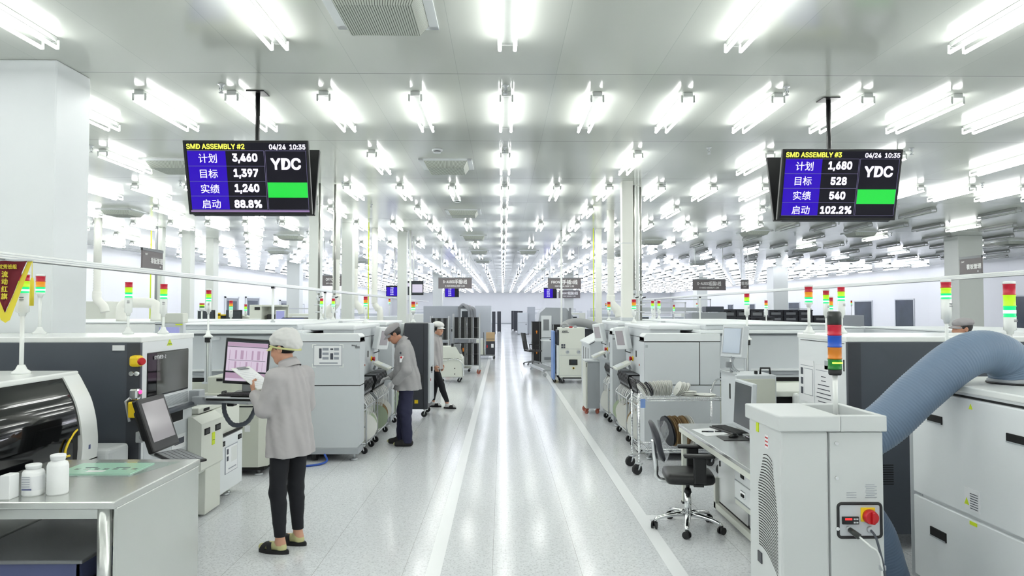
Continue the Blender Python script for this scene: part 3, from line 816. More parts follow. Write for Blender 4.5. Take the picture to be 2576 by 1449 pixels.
# right: tall beige conveyor cabinet carrying the grey display
root, nb, wb = grp('conveyor_cabinet', 'tall beige cabinet carrying the grey touch display, right of the wire trolley', 'conveyor', (2.6, 7.1, 0), 1)
q = nb('lgrey').box((2.28, 6.79, 0.06), (2.68, 7.26, 1.20), 0.01).m('gap').box((2.276, 6.80, 0.60), (2.29, 7.25, 0.615)).box((2.275, 6.86, 0.42), (2.285, 6.95, 0.50))
q.box((2.276, 6.95, 0.95), (2.282, 6.98, 1.10)).m('alu').box((2.274, 6.82, 1.185), (2.30, 7.25, 1.21))
q.build('cabinet', root)
for (x, y) in ((2.33, 6.85), (2.33, 7.2), (2.62, 6.85)):
    q = nb(); foot(q, x, y, 0.08, 0.045); q.build('levelling_foot', root)
q = nb('beige').box((2.30, 6.775, 0.40), (2.665, 6.795, 1.165), 0.006); q.build('door', root)
q = nb('black').tube([(2.56, 6.9, 1.20), (2.565, 6.9, 1.26), (2.655, 6.9, 1.26), (2.66, 6.9, 1.20)], 0.011, 6).box((2.50, 6.88, 1.20), (2.53, 6.91, 1.235), 0.006); q.build('handle', root)
q = nb('offwhite').box((2.68, 6.85, 0.98), (3.95, 7.7, 1.035), 0.01).m('lgrey').box((2.95, 6.95, 0.06), (3.9, 7.6, 0.98)).m('gap').box((2.70, 6.9, 0.75), (2.95, 6.95, 0.97)).m('pcb_green').box((2.72, 6.89, 0.80), (2.9, 6.9, 0.86)).m('white_gloss').box((2.86, 6.80, 0.86), (2.92, 6.88, 1.02), 0.025); q.build('conveyor_rail', root)
root, nb, wb = grp('touch_display', 'light grey touch display on a cable-wrapped bracket above the beige cabinet, right', 'display', (2.33, 7.1, 1.201), 1)
q = nb('lgrey'); q.m('alu').tube([(2.34, 7.1, 1.201), (2.34, 7.1, 1.36)], 0.016, 10).m('cgrey').box((2.28, 7.06, 1.25), (2.335, 7.1, 1.31), 0.008)
for e in (-0.022, 0.0, 0.022): q.m('mgrey').tube(catmull([(2.35 + e, 7.07, 1.37), (2.34, 7.06, 1.31), (2.34 + e, 7.07, 1.25), (2.38 + e, 7.04, 1.21)], 4), 0.006, 6)
q.build('bracket', root)
q = nb('lgrey'); q.T = Matrix.Translation((-2.33, -7.1, -1.201)) @ Matrix.Translation((2.37, 7.1, 1.515)) @ Matrix.Rotation(R(-60), 4, 'Z') @ Matrix.Rotation(R(-8), 4, 'X')
q.box((-0.14, -0.03, -0.165), (0.14, 0.05, 0.165), 0.008).m('mgrey').box((-0.118, -0.034, -0.13), (0.118, -0.028, 0.14)); q.m('scr_bluegrey').box((-0.108, -0.037, -0.12), (0.108, -0.031, 0.13))
q.build('display_panel', root)
# ---------------------------------------------------------------- hanging displays
def wall_tv(side, xc, pole_xy, title, vals, label, strip, ztop, zbot):
    """two screens back to back on one ceiling pole; the near one faces the camera and both tip downward"""
    root = thing('ceiling_display', label, 'display screen', (pole_xy[0], pole_xy[1], H), 0, 'hanging line displays')
    px, py = pole_xy
    q = MB('black').cyl((0, 0, 0), (0, 0, zbot - H + 0.25), 0.024, n=12).box((-0.09, -0.09, -0.012), (0.09, 0.09, 0))
    for dz in (-0.62, -0.69): q.tube([(-0.06, 0, dz), (0.06, 0, dz)], 0.012, 8)
    q.box((-0.2, -0.12, zbot - H + 0.27), (0.2, 0.12, zbot - H + 0.31)).box((-0.25, -0.1, zbot - H + 0.45), (0.25, 0.1, zbot - H + 0.49))
    q.build('pole', root)
    Wd = 0.63; Ht = (ztop - zbot)
    for back in (0, 1):
        tilt = 14.0
        cz = (ztop + zbot) / 2 - H; cy = -0.07 - 0.06 if not back else 0.13 + 0.02
        A = Matrix.Translation((xc - px, cy, cz)) @ Matrix.Rotation(PI * back, 4, 'Z') @ Matrix.Rotation(R(90 + tilt), 4, 'X')
        # local x right, y up, z toward the viewer
        hh = Ht / 2 / math.cos(R(tilt))
        q = MB('black'); q.T = A
        q.box((-Wd, -hh, -0.03), (Wd, hh, 0.012), 0.006).box((-Wd * 0.7, -hh * 0.7, -0.06), (Wd * 0.7, hh * 0.5, -0.03), 0.01)
        if not back: q.m('dgrey2').box((-Wd * 0.92, -hh - 0.018, -0.03), (Wd * 0.9, -hh, 0.0))
        cs = q.build('display_case', root)
        q = MB('scr_black'); q.T = A
        X = lambda u: -Wd + 2 * Wd * u
        Y = lambda v: hh - 2 * hh * v
        q.box((X(0.018), Y(0.965), 0.010), (X(0.982), Y(0.03), 0.0135))
        if not back:
            q.m('scr_blue').box((X(0.03), Y(0.93), 0.0137), (X(0.335), Y(0.14), 0.0142))
            q.m('scr_green').box((X(0.655), Y(0.765), 0.0137), (X(0.975), Y(0.56), 0.0142))
            q.m('scr_line')
            for v in (0.135, 0.34, 0.545, 0.745, 0.93): q.box((X(0.03), Y(v + 0.003), 0.0138), (X(0.64), Y(v - 0.002), 0.0146))
            for v in (0.135, 0.93): q.box((X(0.65), Y(v + 0.003), 0.0138), (X(0.975), Y(v - 0.002), 0.0146))
            for u in (0.64, 0.65, 0.975): q.box((X(u), Y(0.93), 0.0138), (X(u + 0.003), Y(0.135), 0.0146))
            if strip: q.m('scr_violet').box((X(0.02), Y(0.965), 0.0137), (X(0.98), Y(0.94), 0.0146))
            def t(body, u, v, size, m_, bold, al='CENTER', xs=1.0):
                q.m(m_); Z = q.T; q.T = None
                q.text(body, size, A @ Matrix.Translation((X(u), Y(v), 0.0142)), al, bold, xs=xs); q.T = Z
            t(title, 0.03, 0.08, 0.094, 'scr_yellow', 0.022, 'LEFT', 0.95)
            t('04/24  10:35', 0.975, 0.088, 0.09, 'scr_white', 0.022, 'RIGHT', 0.93)
            for k, (a, bv) in enumerate(zip(('计划', '目标', '实绩', '启动'), vals)):
                t(a, 0.19, 0.237 + 0.205 * k, 0.098, 'scr_white', 0.004)
                t(bv, 0.487, 0.237 + 0.205 * k, 0.142, 'scr_white', 0.034, xs=0.91)
            t('YDC', 0.812, 0.31, 0.205, 'scr_white', 0.026, xs=1.0)
        q.build('screen', root)
    return root
wall_tv(-1, -2.59, (-2.55, 7.22), 'SMD ASSEMBLY #2', ('3,460', '1,397', '1,240', '88.8%'), 'left hanging line display reading SMD ASSEMBLY #2 with 3,460 planned', True, 3.545, 2.82)
wall_tv(1, 3.54, (3.50, 7.36), 'SMD ASSEMBLY #3', ('1,680', '528', '540', '102.2%'), 'right hanging line display reading SMD ASSEMBLY #3 with 1,680 planned', False, 3.51, 2.79)

# ---------------------------------------------------------------- service rails above the two lines
def rail(side, X, label, posts, y1, zp=1.665):
    root = thing('service_rail', label, 'overhead rail', (side * X, 9.0, 0), 0, 'overhead service rails')
    q = MB('white_gloss').box((-0.022, -7.0, 2.165), (0.022, y1 - 9.0, 2.21), 0.004).m('lgrey').box((-0.026, -7.0, 2.178), (0.026, y1 - 9.0, 2.182)).box((-0.026, -7.0, 2.194), (0.026, y1 - 9.0, 2.197)).m('cgrey').box((-0.012, -7.0, 2.16), (0.012, y1 - 9.0, 2.167))
    q.build('rail', root)
    for y in posts:
        q = MB('white_gloss').cyl((0, y - 9.0, zp), (0, y - 9.0, 2.165), 0.018, n=10).m('black').box((-0.02, y - 9.03, 2.135), (0.02, y - 8.97, 2.165))
        q.m('lgrey').cyl((0, y - 9.0, zp), (0, y - 9.0, zp + 0.02), 0.03, n=12)
        q.build('post', root)
    return root
rail(-1, 3.2, 'white overhead rail above the left line carrying the red pennant', (9.75, 12.6), 30.0)
rail(1, 4.9, 'white overhead rail above the right line behind the signal lights', (17.2, 22.3), 30.0, 0.0)
def rail_sign(x, y, z, L, h, side, label):
    root = thing('rail_sign', label, 'sign', (x, y, z), 0, 'signs standing on the rails')
    q = MB('sign_grey').box((-0.008, -L / 2, 0.0), (0.008, L / 2, h), 0.003).m('cgrey').box((-0.012, -L / 2, h * 0.86), (0.012, L / 2, h)).box((-0.01, -L / 2, -0.005), (0.01, L / 2, 0.006))
    fr = face_px if side < 0 else face_mx
    e = 0.0085 * (1 if side < 0 else -1); s2 = 1 if side < 0 else -1
    q.m('sign_text').text('SMT', h * 0.17, fr(e, -s2 * L * 0.33, h * 0.70), bold=0.02).text('看板管理', h * 0.30, fr(e, s2 * L * 0.17, h * 0.42), bold=0.03).text('B2', h * 0.15, fr(e, s2 * L * 0.36, h * 0.14), bold=0.02)
    q.build('sign_board', root)
rail_sign(-3.2, 6.39, 2.21, 0.37, 0.185, -1, 'small grey sign standing on the left overhead rail')
rail_sign(4.9, 7.2, 2.21, 0.34, 0.19, 1, 'small grey sign standing on the right overhead rail')

# red pennant hanging from the left rail
root = thing('pennant', 'crimson pennant with yellow fringe and gold characters hanging at far left', 'pennant', (-3.185, 4.5, 2.165))
q = MB('crimson')
rows = []
for i in range(13):
    v = i / 12; hw = 0.135 * (1 - v) + 0.0005
    rows.append([(hw * (j / 5 - 1), 0.004 * math.sin(v * 6 + j), -0.012 - 0.33 * v) for j in range(11)])
q.grid(rows); q.build('cloth', root)
q = MB('gold')
def fr_(i, o):
    v = i / 12
    return 0.135 * (1 - v)
for s_ in (-1, 1):
    q.grid([[(s_ * fr_(i, 0), 0.006, -0.012 - 0.33 * i / 12), (s_ * (fr_(i, 0) + 0.028), 0.006, -0.015 - 0.33 * i / 12 - 0.05 * (i / 12))] for i in range(13)])
q.add([(-0.028, 0.006, -0.392), (0, 0.006, -0.41), (0.028, 0.006, -0.392), (0, 0.006, -0.342)], [(0, 1, 2, 3)])
q.build('fringe', root)
q = MB('gold').text('生产优秀班组', 0.032, frame((-0.012, -0.007, -0.050), (1, 0, 0), (0, 0, 1)), bold=0.02, xs=0.92)
for k, c in enumerate('流动红旗'): q.text(c, 0.042, frame((0.0, -0.007, -0.098 - 0.047 * k), (1, 0, 0), (0, 0, 1)), bold=0.025)
q.build('lettering', root)
MB('lgrey').cyl((-0.17, 0.003, -0.008), (0.17, 0.003, -0.008), 0.008, n=8).build('rod', root)
MB('gold').tube([(0.166, 0, -0.01), (0.168, 0, -0.125)], 0.002, 6).tube([(0.168, 0, -0.12), (0.168, 0, -0.145), (0.168, 0, -0.30)], [0.006, 0.012, 0.013], 10).build('tassel', root)

# ---------------------------------------------------------------- signal towers
TL = tower_light
TL('signal_tower', 'signal tower on the curved-hood inspection machine, before the red pennant', (-3.23, 4.73, 1.41), 2.092, RLG, 0.039, 0.041, body=0.125)
TL('signal_tower', 'amber-banded signal tower on the left printer beside the white pillar', (-3.95, 6.0, 1.632), 2.143, RAG, 0.036, 0.046, body=0.012)
TL('signal_tower', 'signal tower on the left printer, left of the one near its window', (-3.20, 6.0, 1.632), 2.075, RLG, 0.03, 0.044, body=0.125, cap=False)
TL('signal_tower', 'signal tower on the left printer directly above its window', (-2.95, 6.1, 1.632), 2.062, RLG, 0.03, 0.043, body=0.125, cap=False)
def post_tower(side, x, zf, zt, label):
    r = TL('signal_tower', label, (side * x, 8.36, 0.98), zt, RLG, 0.031, 0.044, body=0.12, flange=False)
    q = MB('white_gloss').lathe([(0.055, zf - 0.98), (0.055, zf - 0.965), (0.028, zf - 0.945), (0.018, zf - 0.90)], n=18).m('lgrey').box((-0.035, -0.012, 0.0), (-0.015, 0.03, zf - 1.0)).box((0.015, -0.012, 0.0), (0.035, 0.03, zf - 1.0)).m('black').box((-0.03, -0.03, zf - 1.04), (0.03, 0.02, zf - 0.98), 0.006)
    q.m('lgrey').box((-0.06, -0.02, -0.02), (0.06, 0.31, 0.0)).box((-0.02, 0.0, zf - 1.02), (0.02, 0.31, zf - 0.985))
    q.build('mounting_post', r)
post_tower(-1, 3.51, 1.51, 2.09, 'signal tower on a flanged post before the left placement machine, left of the monitor')
post_tower(1, 2.95, 1.475, 2.05, 'signal tower on a flanged post just right of the grey touch display')
TL('signal_tower', 'left one of the signal tower pair on the far left placement machine roof', (-3.12, 12.05, 1.664), 2.05, RLG, 0.029, 0.045, body=0.10)
TL('signal_tower', 'right one of the signal tower pair on the far left placement machine roof', (-2.93, 12.1, 1.664), 2.05, RLG, 0.029, 0.045, body=0.10)
TL('signal_tower', 'amber-banded signal tower on the left placement machine just left of the man', (-2.04, 10.4, 1.64), 2.035, RAG, 0.031, 0.048, body=0.11, cap=False)
TL('signal_tower', 'signal tower on the right placement machine seam, second from the aisle', (1.96, 10.35, 1.64), 2.01, RAG, 0.033, 0.046, body=0.09)
TL('signal_tower', 'signal tower nearest the aisle on the far right placement machine', (1.93, 12.6, 1.64), 2.0, RAG, 0.031, 0.046, body=0.09)
TL('signal_tower', 'left one of two signal towers on the far right placement machine roof', (2.78, 12.85, 1.664), 2.02, RLG, 0.029, 0.045, body=0.09)
TL('signal_tower', 'right one of two signal towers on the far right placement machine roof', (2.91, 12.9, 1.664), 2.02, RLG, 0.029, 0.045, body=0.09)
TL('signal_tower', 'amber-banded signal tower on the aisle edge of the right charcoal printer', (2.71, 6.12, 1.632), 2.06, RAG, 0.034, 0.046, body=0.014)
TL('signal_tower', 'signal tower rising behind the right printer, left of the black-capped beacon', (3.37, 7.2, 1.035), 2.055, RLG, 0.031, 0.044, body=0.12)
TL('signal_tower', 'signal tower on the right printer, just right of the black-capped beacon', (2.99, 6.1, 1.632), 2.04, RLG, 0.031, 0.041, body=0.12, cap=False)
TL('signal_tower', 'amber-banded signal tower on the right placement machine, seen above the black-capped beacon', (4.2, 8.85, 1.664), 2.013, RAG, 0.031, 0.05, body=0.03)
TL('signal_tower', 'signal tower behind the arch of the blue hose, on the white cabinet', (2.83, 4.4, 1.384), 2.033, RLG, 0.030, 0.036, body=0.125)
TL('signal_tower', 'tall-lens signal tower at the right edge above the blue hose end', (3.40, 4.62, 1.384), 2.03, RLG, 0.037, 0.074, body=0.085)

# ---------------------------------------------------------------- left foreground: steel bench
root, nb, wb = grp('steel_bench', 'polished stainless steel bench in the lower left corner', 'workbench', (2.35, 3.95, 0), -1)
q = nb('steel_sheet').box((1.90, 3.46, 0.862), (2.82, 4.44, 0.90), 0.008, 3); q.build('bench_top', root)
q = nb('steel_sheet').box((1.905, 3.50, 0.06), (1.925, 4.43, 0.862), 0.006).box((1.925, 3.52, 0.80), (2.8, 3.535, 0.862)); q.build('side_panel', root)
q = nb('steel_sheet').box((1.95, 3.49, 0.40), (2.8, 4.42, 0.43), 0.006).box((2.79, 3.5, 0.06), (2.81, 4.43, 0.862), 0.004); q.build('shelf', root)
for (x, y) in ((1.965, 3.50), (2.78, 3.50), (1.965, 4.40), (2.78, 4.40)):
    nb('steel_sheet').cyl((x, y, 0), (x, y, 0.865), 0.032 if y < 4 else 0.022, n=18).build('leg', root)
for (x, y) in ((1.90, 4.28), (1.90, 4.02)):
    q = nb('black'); caster(q, x - 0.012, y, 0.875, 0.026, 'cgrey', 'alu'); 
root, nb, wb = grp('storage_bin', 'blue-grey storage bin on the lower shelf of the steel bench', 'bin', (2.45, 3.95, 0.431), -1)
q = nb('bin_blue').box((2.15, 3.6, 0.431), (2.75, 4.3, 0.445)).box((2.15, 3.6, 0.431), (2.16, 4.3, 0.56)).box((2.74, 3.6, 0.431), (2.75, 4.3, 0.56)).box((2.15, 3.6, 0.431), (2.75, 3.61, 0.56)).box((2.15, 4.29, 0.431), (2.75, 4.3, 0.56))
q.m('cgrey').box((2.12, 3.58, 0.555), (2.78, 4.32, 0.575), 0.006)
q.build('bin_shell', root)
# bottles and boxes on the bench
def bottle(x, y, r, h, label, lid=False):
    root = thing('bottle', label, 'bottle', (x, y, 0.90))
    MB('bottle').lathe([(r * 0.92, 0), (r, 0.008), (r, h * 0.72), (r * 0.9, h * 0.8), (r * 0.55, h * 0.85), (r * 0.52, h * 0.86)], n=26).build('bottle_body', root)
    MB('bottle' if not lid else 'white').lathe([(r * 0.60, h * 0.85), (r * 0.68, h * 0.86), (r * 0.66, h * 0.885), (r * 0.72, h * 0.90), (r * 0.68, h * 0.925), (r * 0.74, h * 0.94), (r * 0.72, h * 0.99), (r * 0.66, h)], n=26).build('cap', root)
    return root
bottle(-2.275, 3.62, 0.049, 0.20, 'white plastic bottle with a ribbed neck on the steel bench')
bt = bottle(-2.385, 3.60, 0.05, 0.155, 'squat white bottle with a printed label, left of the ribbed-neck bottle')
q = MB('paper').tube([(0, 0, 0.03), (0, 0, 0.10)], 0.0506, 26, cap=False).m('ink2')
for k in range(5): q.box((-0.024, -0.0525, 0.05 + k * 0.012), (0.015, -0.0505, 0.053 + k * 0.012))
q.m('bin_blue').box((-0.024, -0.0525, 0.034), (0.024, -0.05, 0.041)); q.build('label', bt)
tag(MB('bottle').box((-2.485, 3.50, 0.9), (-2.435, 3.57, 1.02), 0.004).build('small_box'), 'small plain white box left of the two bottles on the bench', 'box')
q = MB('white').box((-2.66, 3.50, 0.9), (-2.505, 3.62, 0.985), 0.004).m('crimson').box((-2.662, 3.498, 0.955), (-2.503, 3.60, 0.9855)).m('copper_red').box((-2.662, 3.498, 0.9), (-2.503, 3.505, 0.925)).m('paper').text('SMART', 0.022, face_cam(-2.585, 3.4975, 0.912), bold=0.03)
tag(q.build('carton'), 'red and white carton at the left edge of the steel bench', 'carton')
q = MB('pcb_green').box((-2.55, 4.02, 0.9012), (-2.12, 4.30, 0.9075)).m('white_gloss').box((-2.4, 4.06, 0.9076), (-2.3, 4.10, 0.9080)).m('ink').box((-2.46, 4.17, 0.9076), (-2.39, 4.18, 0.909)).box((-2.28, 4.17, 0.9076), (-2.2, 4.18, 0.909))
for k in range(7): q.m('glass_sheet').box((-2.5 + k * 0.055, 4.12, 0.9076), (-2.47 + k * 0.055, 4.15, 0.908))
tag(q.build('circuit_board'), 'pale green circuit board panel lying on the steel bench', 'circuit board')
q = MB('glass_sheet').add([(-2.62, 3.98, 0.9005), (-2.1, 3.98, 0.9005), (-1.99, 4.36, 0.9005), (-2.5, 4.36, 0.9005), (-2.62, 3.98, 0.9012), (-2.1, 3.98, 0.9012), (-1.99, 4.36, 0.9012), (-2.5, 4.36, 0.9012)], [(3, 2, 1, 0), (4, 5, 6, 7), (0, 1, 5, 4), (1, 2, 6, 5), (2, 3, 7, 6), (3, 0, 4, 7)])
tag(q.build('glass_plate'), 'clear glass plate under the green circuit board', 'glass plate')

# ---------------------------------------------------------------- keyboards and monitors
def keys(q, w_, d_, rows_=5, cols=15, z=0.0, m='rubber'):
    q.m(m)
    for i in range(rows_):
        for j in range(cols):
            x = -w_ / 2 + w_ * (j + 0.5) / cols; y = -d_ / 2 + d_ * (i + 0.5) / rows_
            q.box((x - w_ / cols * 0.42, y - d_ / rows_ * 0.42, z), (x + w_ / cols * 0.42, y + d_ / rows_ * 0.42, z + 0.006))
# black touch monitor on the left printer
root = thing('touch_monitor', 'tilted black monitor with a grey screen on the left printer, above the bench', 'monitor', (-2.50, 5.0, 0.95))
A = Matrix.Translation((0.065, 0, 0.095)) @ Matrix.Rotation(R(-19), 4, 'Y') @ Matrix.Rotation(R(90), 4, 'Z') @ Matrix.Rotation(R(90), 4, 'X')
q = MB('black'); q.T = A
q.box((-0.19, -0.195, -0.045), (0.19, 0.19, 0.0), 0.012).box((-0.12, -0.1, -0.1), (0.12, 0.12, -0.045), 0.02)
q.m('scr_grey').box((-0.155, -0.125, -0.001), (0.155, 0.155, 0.0025)); q.build('display_case', root)
q = MB('alu').tube([(-0.25, 0.34, -0.06), (-0.18, 0.28, -0.08), (-0.02, 0.10, -0.05), (0.0, 0.02, 0.02)], 0.02, 10).tube([(0.0, 0.05, -0.04), (0.04, -0.05, -0.12), (0.2, -0.2, -0.12)], 0.014, 8).box((-0.26, 0.30, -0.11), (-0.2, 0.36, -0.03), 0.006)
q.m('black').tube([(0.0, 0.05, -0.05), (0.06, 0.0, -0.09)], 0.026, 10); q.build('arm', root)
root = thing('keyboard', 'grey-keyed black keyboard on a bracket below the tilted black monitor', 'keyboard', (-2.17, 4.74, 0.84), 0, rot=(R(3), 0, R(-47)))
q = MB('black').box((-0.235, -0.09, 0), (0.235, 0.095, 0.016), 0.005); q.build('keyboard_body', root)
q = MB(); keys(q, 0.44, 0.16, 5, 17, 0.016, 'cgrey'); q.build('keys', root)
# woman's workstation: arm tray, keyboard, monitor
root = thing('keyboard_tray', 'swing-arm tray holding the black keyboard beside the woman', 'tray', (-2.66, 6.15, 1.05))
q = MB('mgrey').box((-0.10, 0.02, -0.03), (0.0, 0.14, 0.08), 0.008).box((-0.04, -0.05, -0.035), (0.30, 0.03, 0.035), 0.008).m('black').box((0.27, -0.06, -0.05), (0.33, 0.03, 0.02), 0.008)
q.m('mgrey').prism([(0.06, -0.05), (0.30, -0.05), (0.60, -0.36), (0.58, -0.40), (0.20, -0.22), (0.12, -0.10)], 'z', 0.012, 0.03)
q.build('arm', root)
q = MB('black'); q.T = Matrix.Translation((0.42, -0.10, 0.04)) @ Matrix.Rotation(R(-8), 4, 'Z'); q.box((-0.22, -0.20, -0.012), (0.24, 0.24, 0.01), 0.008).m('lgrey').box((-0.22, -0.205, 0.009), (0.24, -0.17, 0.016)).m('paper').box((-0.2, -0.14, 0.0101), (-0.05, 0.10, 0.012)); q.build('tray_plate', root)
q = MB('dgrey'); pts = catmull([(0.27, -0.12, 0.02), (0.29, -0.14, -0.10), (0.37, -0.16, -0.19), (0.48, -0.15, -0.17), (0.54, -0.13, -0.06), (0.55, -0.12, 0.03)], 7)
q.tube(pts, [0.018 if k % 2 else 0.021 for k in range(len(pts))], 8); q.build('cable_chain', root)
root = thing('keyboard', 'black keyboard on the swing-arm tray in front of the woman', 'keyboard', (-2.22, 6.02, 1.10), R(-8))
MB('black').box((-0.2, -0.075, 0), (0.2, 0.085, 0.015), 0.005).build('keyboard_body', root)
q = MB(); keys(q, 0.37, 0.14, 5, 16, 0.015, 'rubber'); q.build('keys', root)
root = thing('monitor', 'black-framed monitor with a pink table on screen, in front of the woman', 'monitor', (-2.28, 6.27, 1.10), R(8))
q = MB('cgrey').box((-0.04, -0.02, 0.0), (0.04, 0.03, 0.2), 0.008).m('black').box((-0.1, -0.07, 0.0), (0.1, 0.09, 0.014), 0.006); q.build('stand', root)
q = MB('black'); q.T = Matrix.Translation((0, -0.03, 0.275)) @ Matrix.Rotation(R(4), 4, 'Y')
q.box((-0.19, 0, -0.20), (0.19, 0.04, 0.205), 0.01).m('cgrey').box((-0.193, 0.012, -0.2), (-0.188, 0.035, 0.205)); q.build('display_case', root)
q2 = MB('scr_pink'); q2.T = q.T
q2.box((-0.172, -0.0015, -0.175), (0.172, 0.001, 0.185)).m('scr_dark').box((-0.172, -0.002, 0.17), (0.172, 0, 0.186)).m('scr_pink2').box((-0.172, -0.002, 0.135), (0.172, 0, 0.168)).box((-0.172, -0.002, -0.15), (0.172, 0, -0.1)).m('ink').box((-0.172, -0.0025, 0.128), (0.172, 0, 0.133)).box((-0.155, -0.0025, 0.01), (0.16, 0, 0.013)).m('scr_dark').box((-0.172, -0.0025, -0.1), (0.172, 0, -0.085)).box((-0.172, -0.0025, -0.178), (0.172, 0, -0.172)).m('scr_pink2')
for k in range(7): q2.box((-0.15 + k * 0.047, -0.0022, -0.08), (-0.15 + k * 0.047 + 0.004 + 0.012 * (k % 2), 0, 0.0)).box((-0.15 + k * 0.047, -0.0022, 0.02), (-0.145 + k * 0.047 + 0.01 * (k % 3), 0, 0.1))
q2.build('screen', root)

# ---------------------------------------------------------------- right foreground: desk, chair, extractor
root, nb, wb = grp('desk', 'long steel-topped desk with two drawers beside the black swivel chair', 'desk', (2.1, 5.4, 0), 1)
q = nb('steel').box((1.70, 4.72, 0.712), (2.46, 6.74, 0.74), 0.004); q.build('desktop', root)
q = nb('offwhite').box((1.703, 4.73, 0.665), (1.74, 6.73, 0.711), 0.003).box((1.72, 6.69, 0.665), (2.45, 6.73, 0.711)).box((2.42, 4.73, 0.6), (2.45, 6.73, 0.711))
q.box((1.95, 4.75, 0.02), (1.985, 6.45, 0.075)).box((1.95, 6.40, 0.02), (2.45, 6.45, 0.30)); q.build('frame', root)
for (x, y) in ((1.735, 6.66), (2.43, 6.7), (2.43, 4.76)):
    q = nb('offwhite').box((x - 0.022, y - 0.022, 0.02), (x + 0.022, y + 0.022, 0.665)).m('black').box((x - 0.026, y - 0.026, 0), (x + 0.026, y + 0.026, 0.02)); q.build('leg', root)
q = nb('mgrey').box((1.99, 4.76, 0.08), (2.42, 6.4, 0.66)).m('gap').box((1.985, 4.76, 0.07), (2.0, 6.4, 0.1)); q.build('cabinet', root)
for (y0, y1) in ((5.62, 6.38), (4.8, 5.58)):
    q = nb('steel').box((1.972, y0, 0.10), (1.988, y1, 0.655), 0.003).m('black').box((1.966, y1 - 0.06, 0.42), (1.974, y1 - 0.045, 0.47)); q.build('sliding_door', root)
q = nb('offwhite').box((1.855, 4.78, 0.30), (1.965, 5.57, 0.665), 0.004).box((1.9, 4.78, 0.35), (2.0, 5.57, 0.66)); q.build('drawer_box', root)
for z0 in (0.50, 0.355):
    q = nb('white').box((1.845, 4.79, z0), (1.86, 5.55, z0 + 0.135), 0.004).m('mgrey').box((1.848, 4.79, z0 - 0.012), (1.856, 5.56, z0 - 0.006)); d_ = q.build('drawer', root)
    q = nb('chrome').box((1.838, 5.30, z0 + 0.04), (1.848, 5.40, z0 + 0.095), 0.006).m('gap').box((1.834, 5.32, z0 + 0.05), (1.842, 5.38, z0 + 0.072)); q.build('drawer_handle', d_)
root, nb, wb = grp('paper_sheet', 'white paper sheet at the near-aisle end of the desk', 'paper', (1.87, 6.25, 0.741), 1)
q = nb('paper').add([(1.735, 6.40, 0.7412), (1.955, 6.50, 0.7412), (2.04, 6.17, 0.7412), (1.77, 6.05, 0.7412)], [(0, 3, 2, 1)])
q.build('sheet', root)
def marker(x, y, rz, label):
    root = thing('marker_pen', label, 'pen', (x, y, 0.7475), rz)
    MB('black').cyl((-0.055, 0, 0), (0.0, 0, 0), 0.006, n=10).build('barrel', root)
    MB('dgrey').cyl((0.0, 0, 0), (0.05, 0, 0), 0.0068, 0.005, n=10).build('cap', root)
marker(1.845, 6.255, R(-4), 'left black marker lying on the desk paper')
marker(1.965, 6.26, R(-4), 'right black marker lying on the desk paper')
root = thing('keyboard', 'black keyboard on the steel desk by the silver monitor', 'keyboard', (2.06, 6.31, 0.7405), R(-78))
MB('black').box((-0.22, -0.085, 0), (0.22, 0.085, 0.016), 0.005).build('keyboard_body', root)
q = MB(); keys(q, 0.41, 0.14, 5, 17, 0.016, 'rubber'); q.build('keys', root)
tag(MB('black').box((1.86, 5.85, 0.7405), (2.08, 6.06, 0.744), 0.0015, 1).build('mouse_pad'), 'black mouse pad on the steel desk', 'mouse pad')
root = thing('mouse', 'black computer mouse on the desk mouse pad', 'mouse', (1.99, 6.0, 0.744), R(30))
MB('blackgloss').ball((0, 0, 0.008), (0.055, 0.031, 0.026), 16, 8).build('mouse_body', root)
tag(MB('blackgloss').box((2.08, 5.35, 0.7405), (2.40, 5.98, 0.765), 0.006).build('laptop'), 'closed black laptop lying on the desk below the silver monitor', 'laptop')
root = thing('monitor', 'silver-framed monitor with a blank dark screen on the steel desk', 'monitor', (2.20, 6.12, 0.741), 0)
q = MB('alu').box((-0.1, -0.12, 0), (0.12, 0.12, 0.014), 0.006).box((0.02, -0.04, 0.01), (0.06, 0.04, 0.2), 0.006); q.build('stand', root)
q = MB('lgrey'); q.T = Matrix.Translation((-0.09, 0, 0.245)) @ Matrix.Rotation(R(-1), 4, 'Z') @ Matrix.Rotation(R(3), 4, 'Y'); q.box((0, -0.24, -0.20), (0.04, 0.24, 0.225), 0.008); q.build('display_case', root)
q2 = MB('scr_dark'); q2.T = q.T; q2.box((-0.0025, -0.215, -0.165), (0.001, 0.215, 0.20)); q2.build('screen', root)

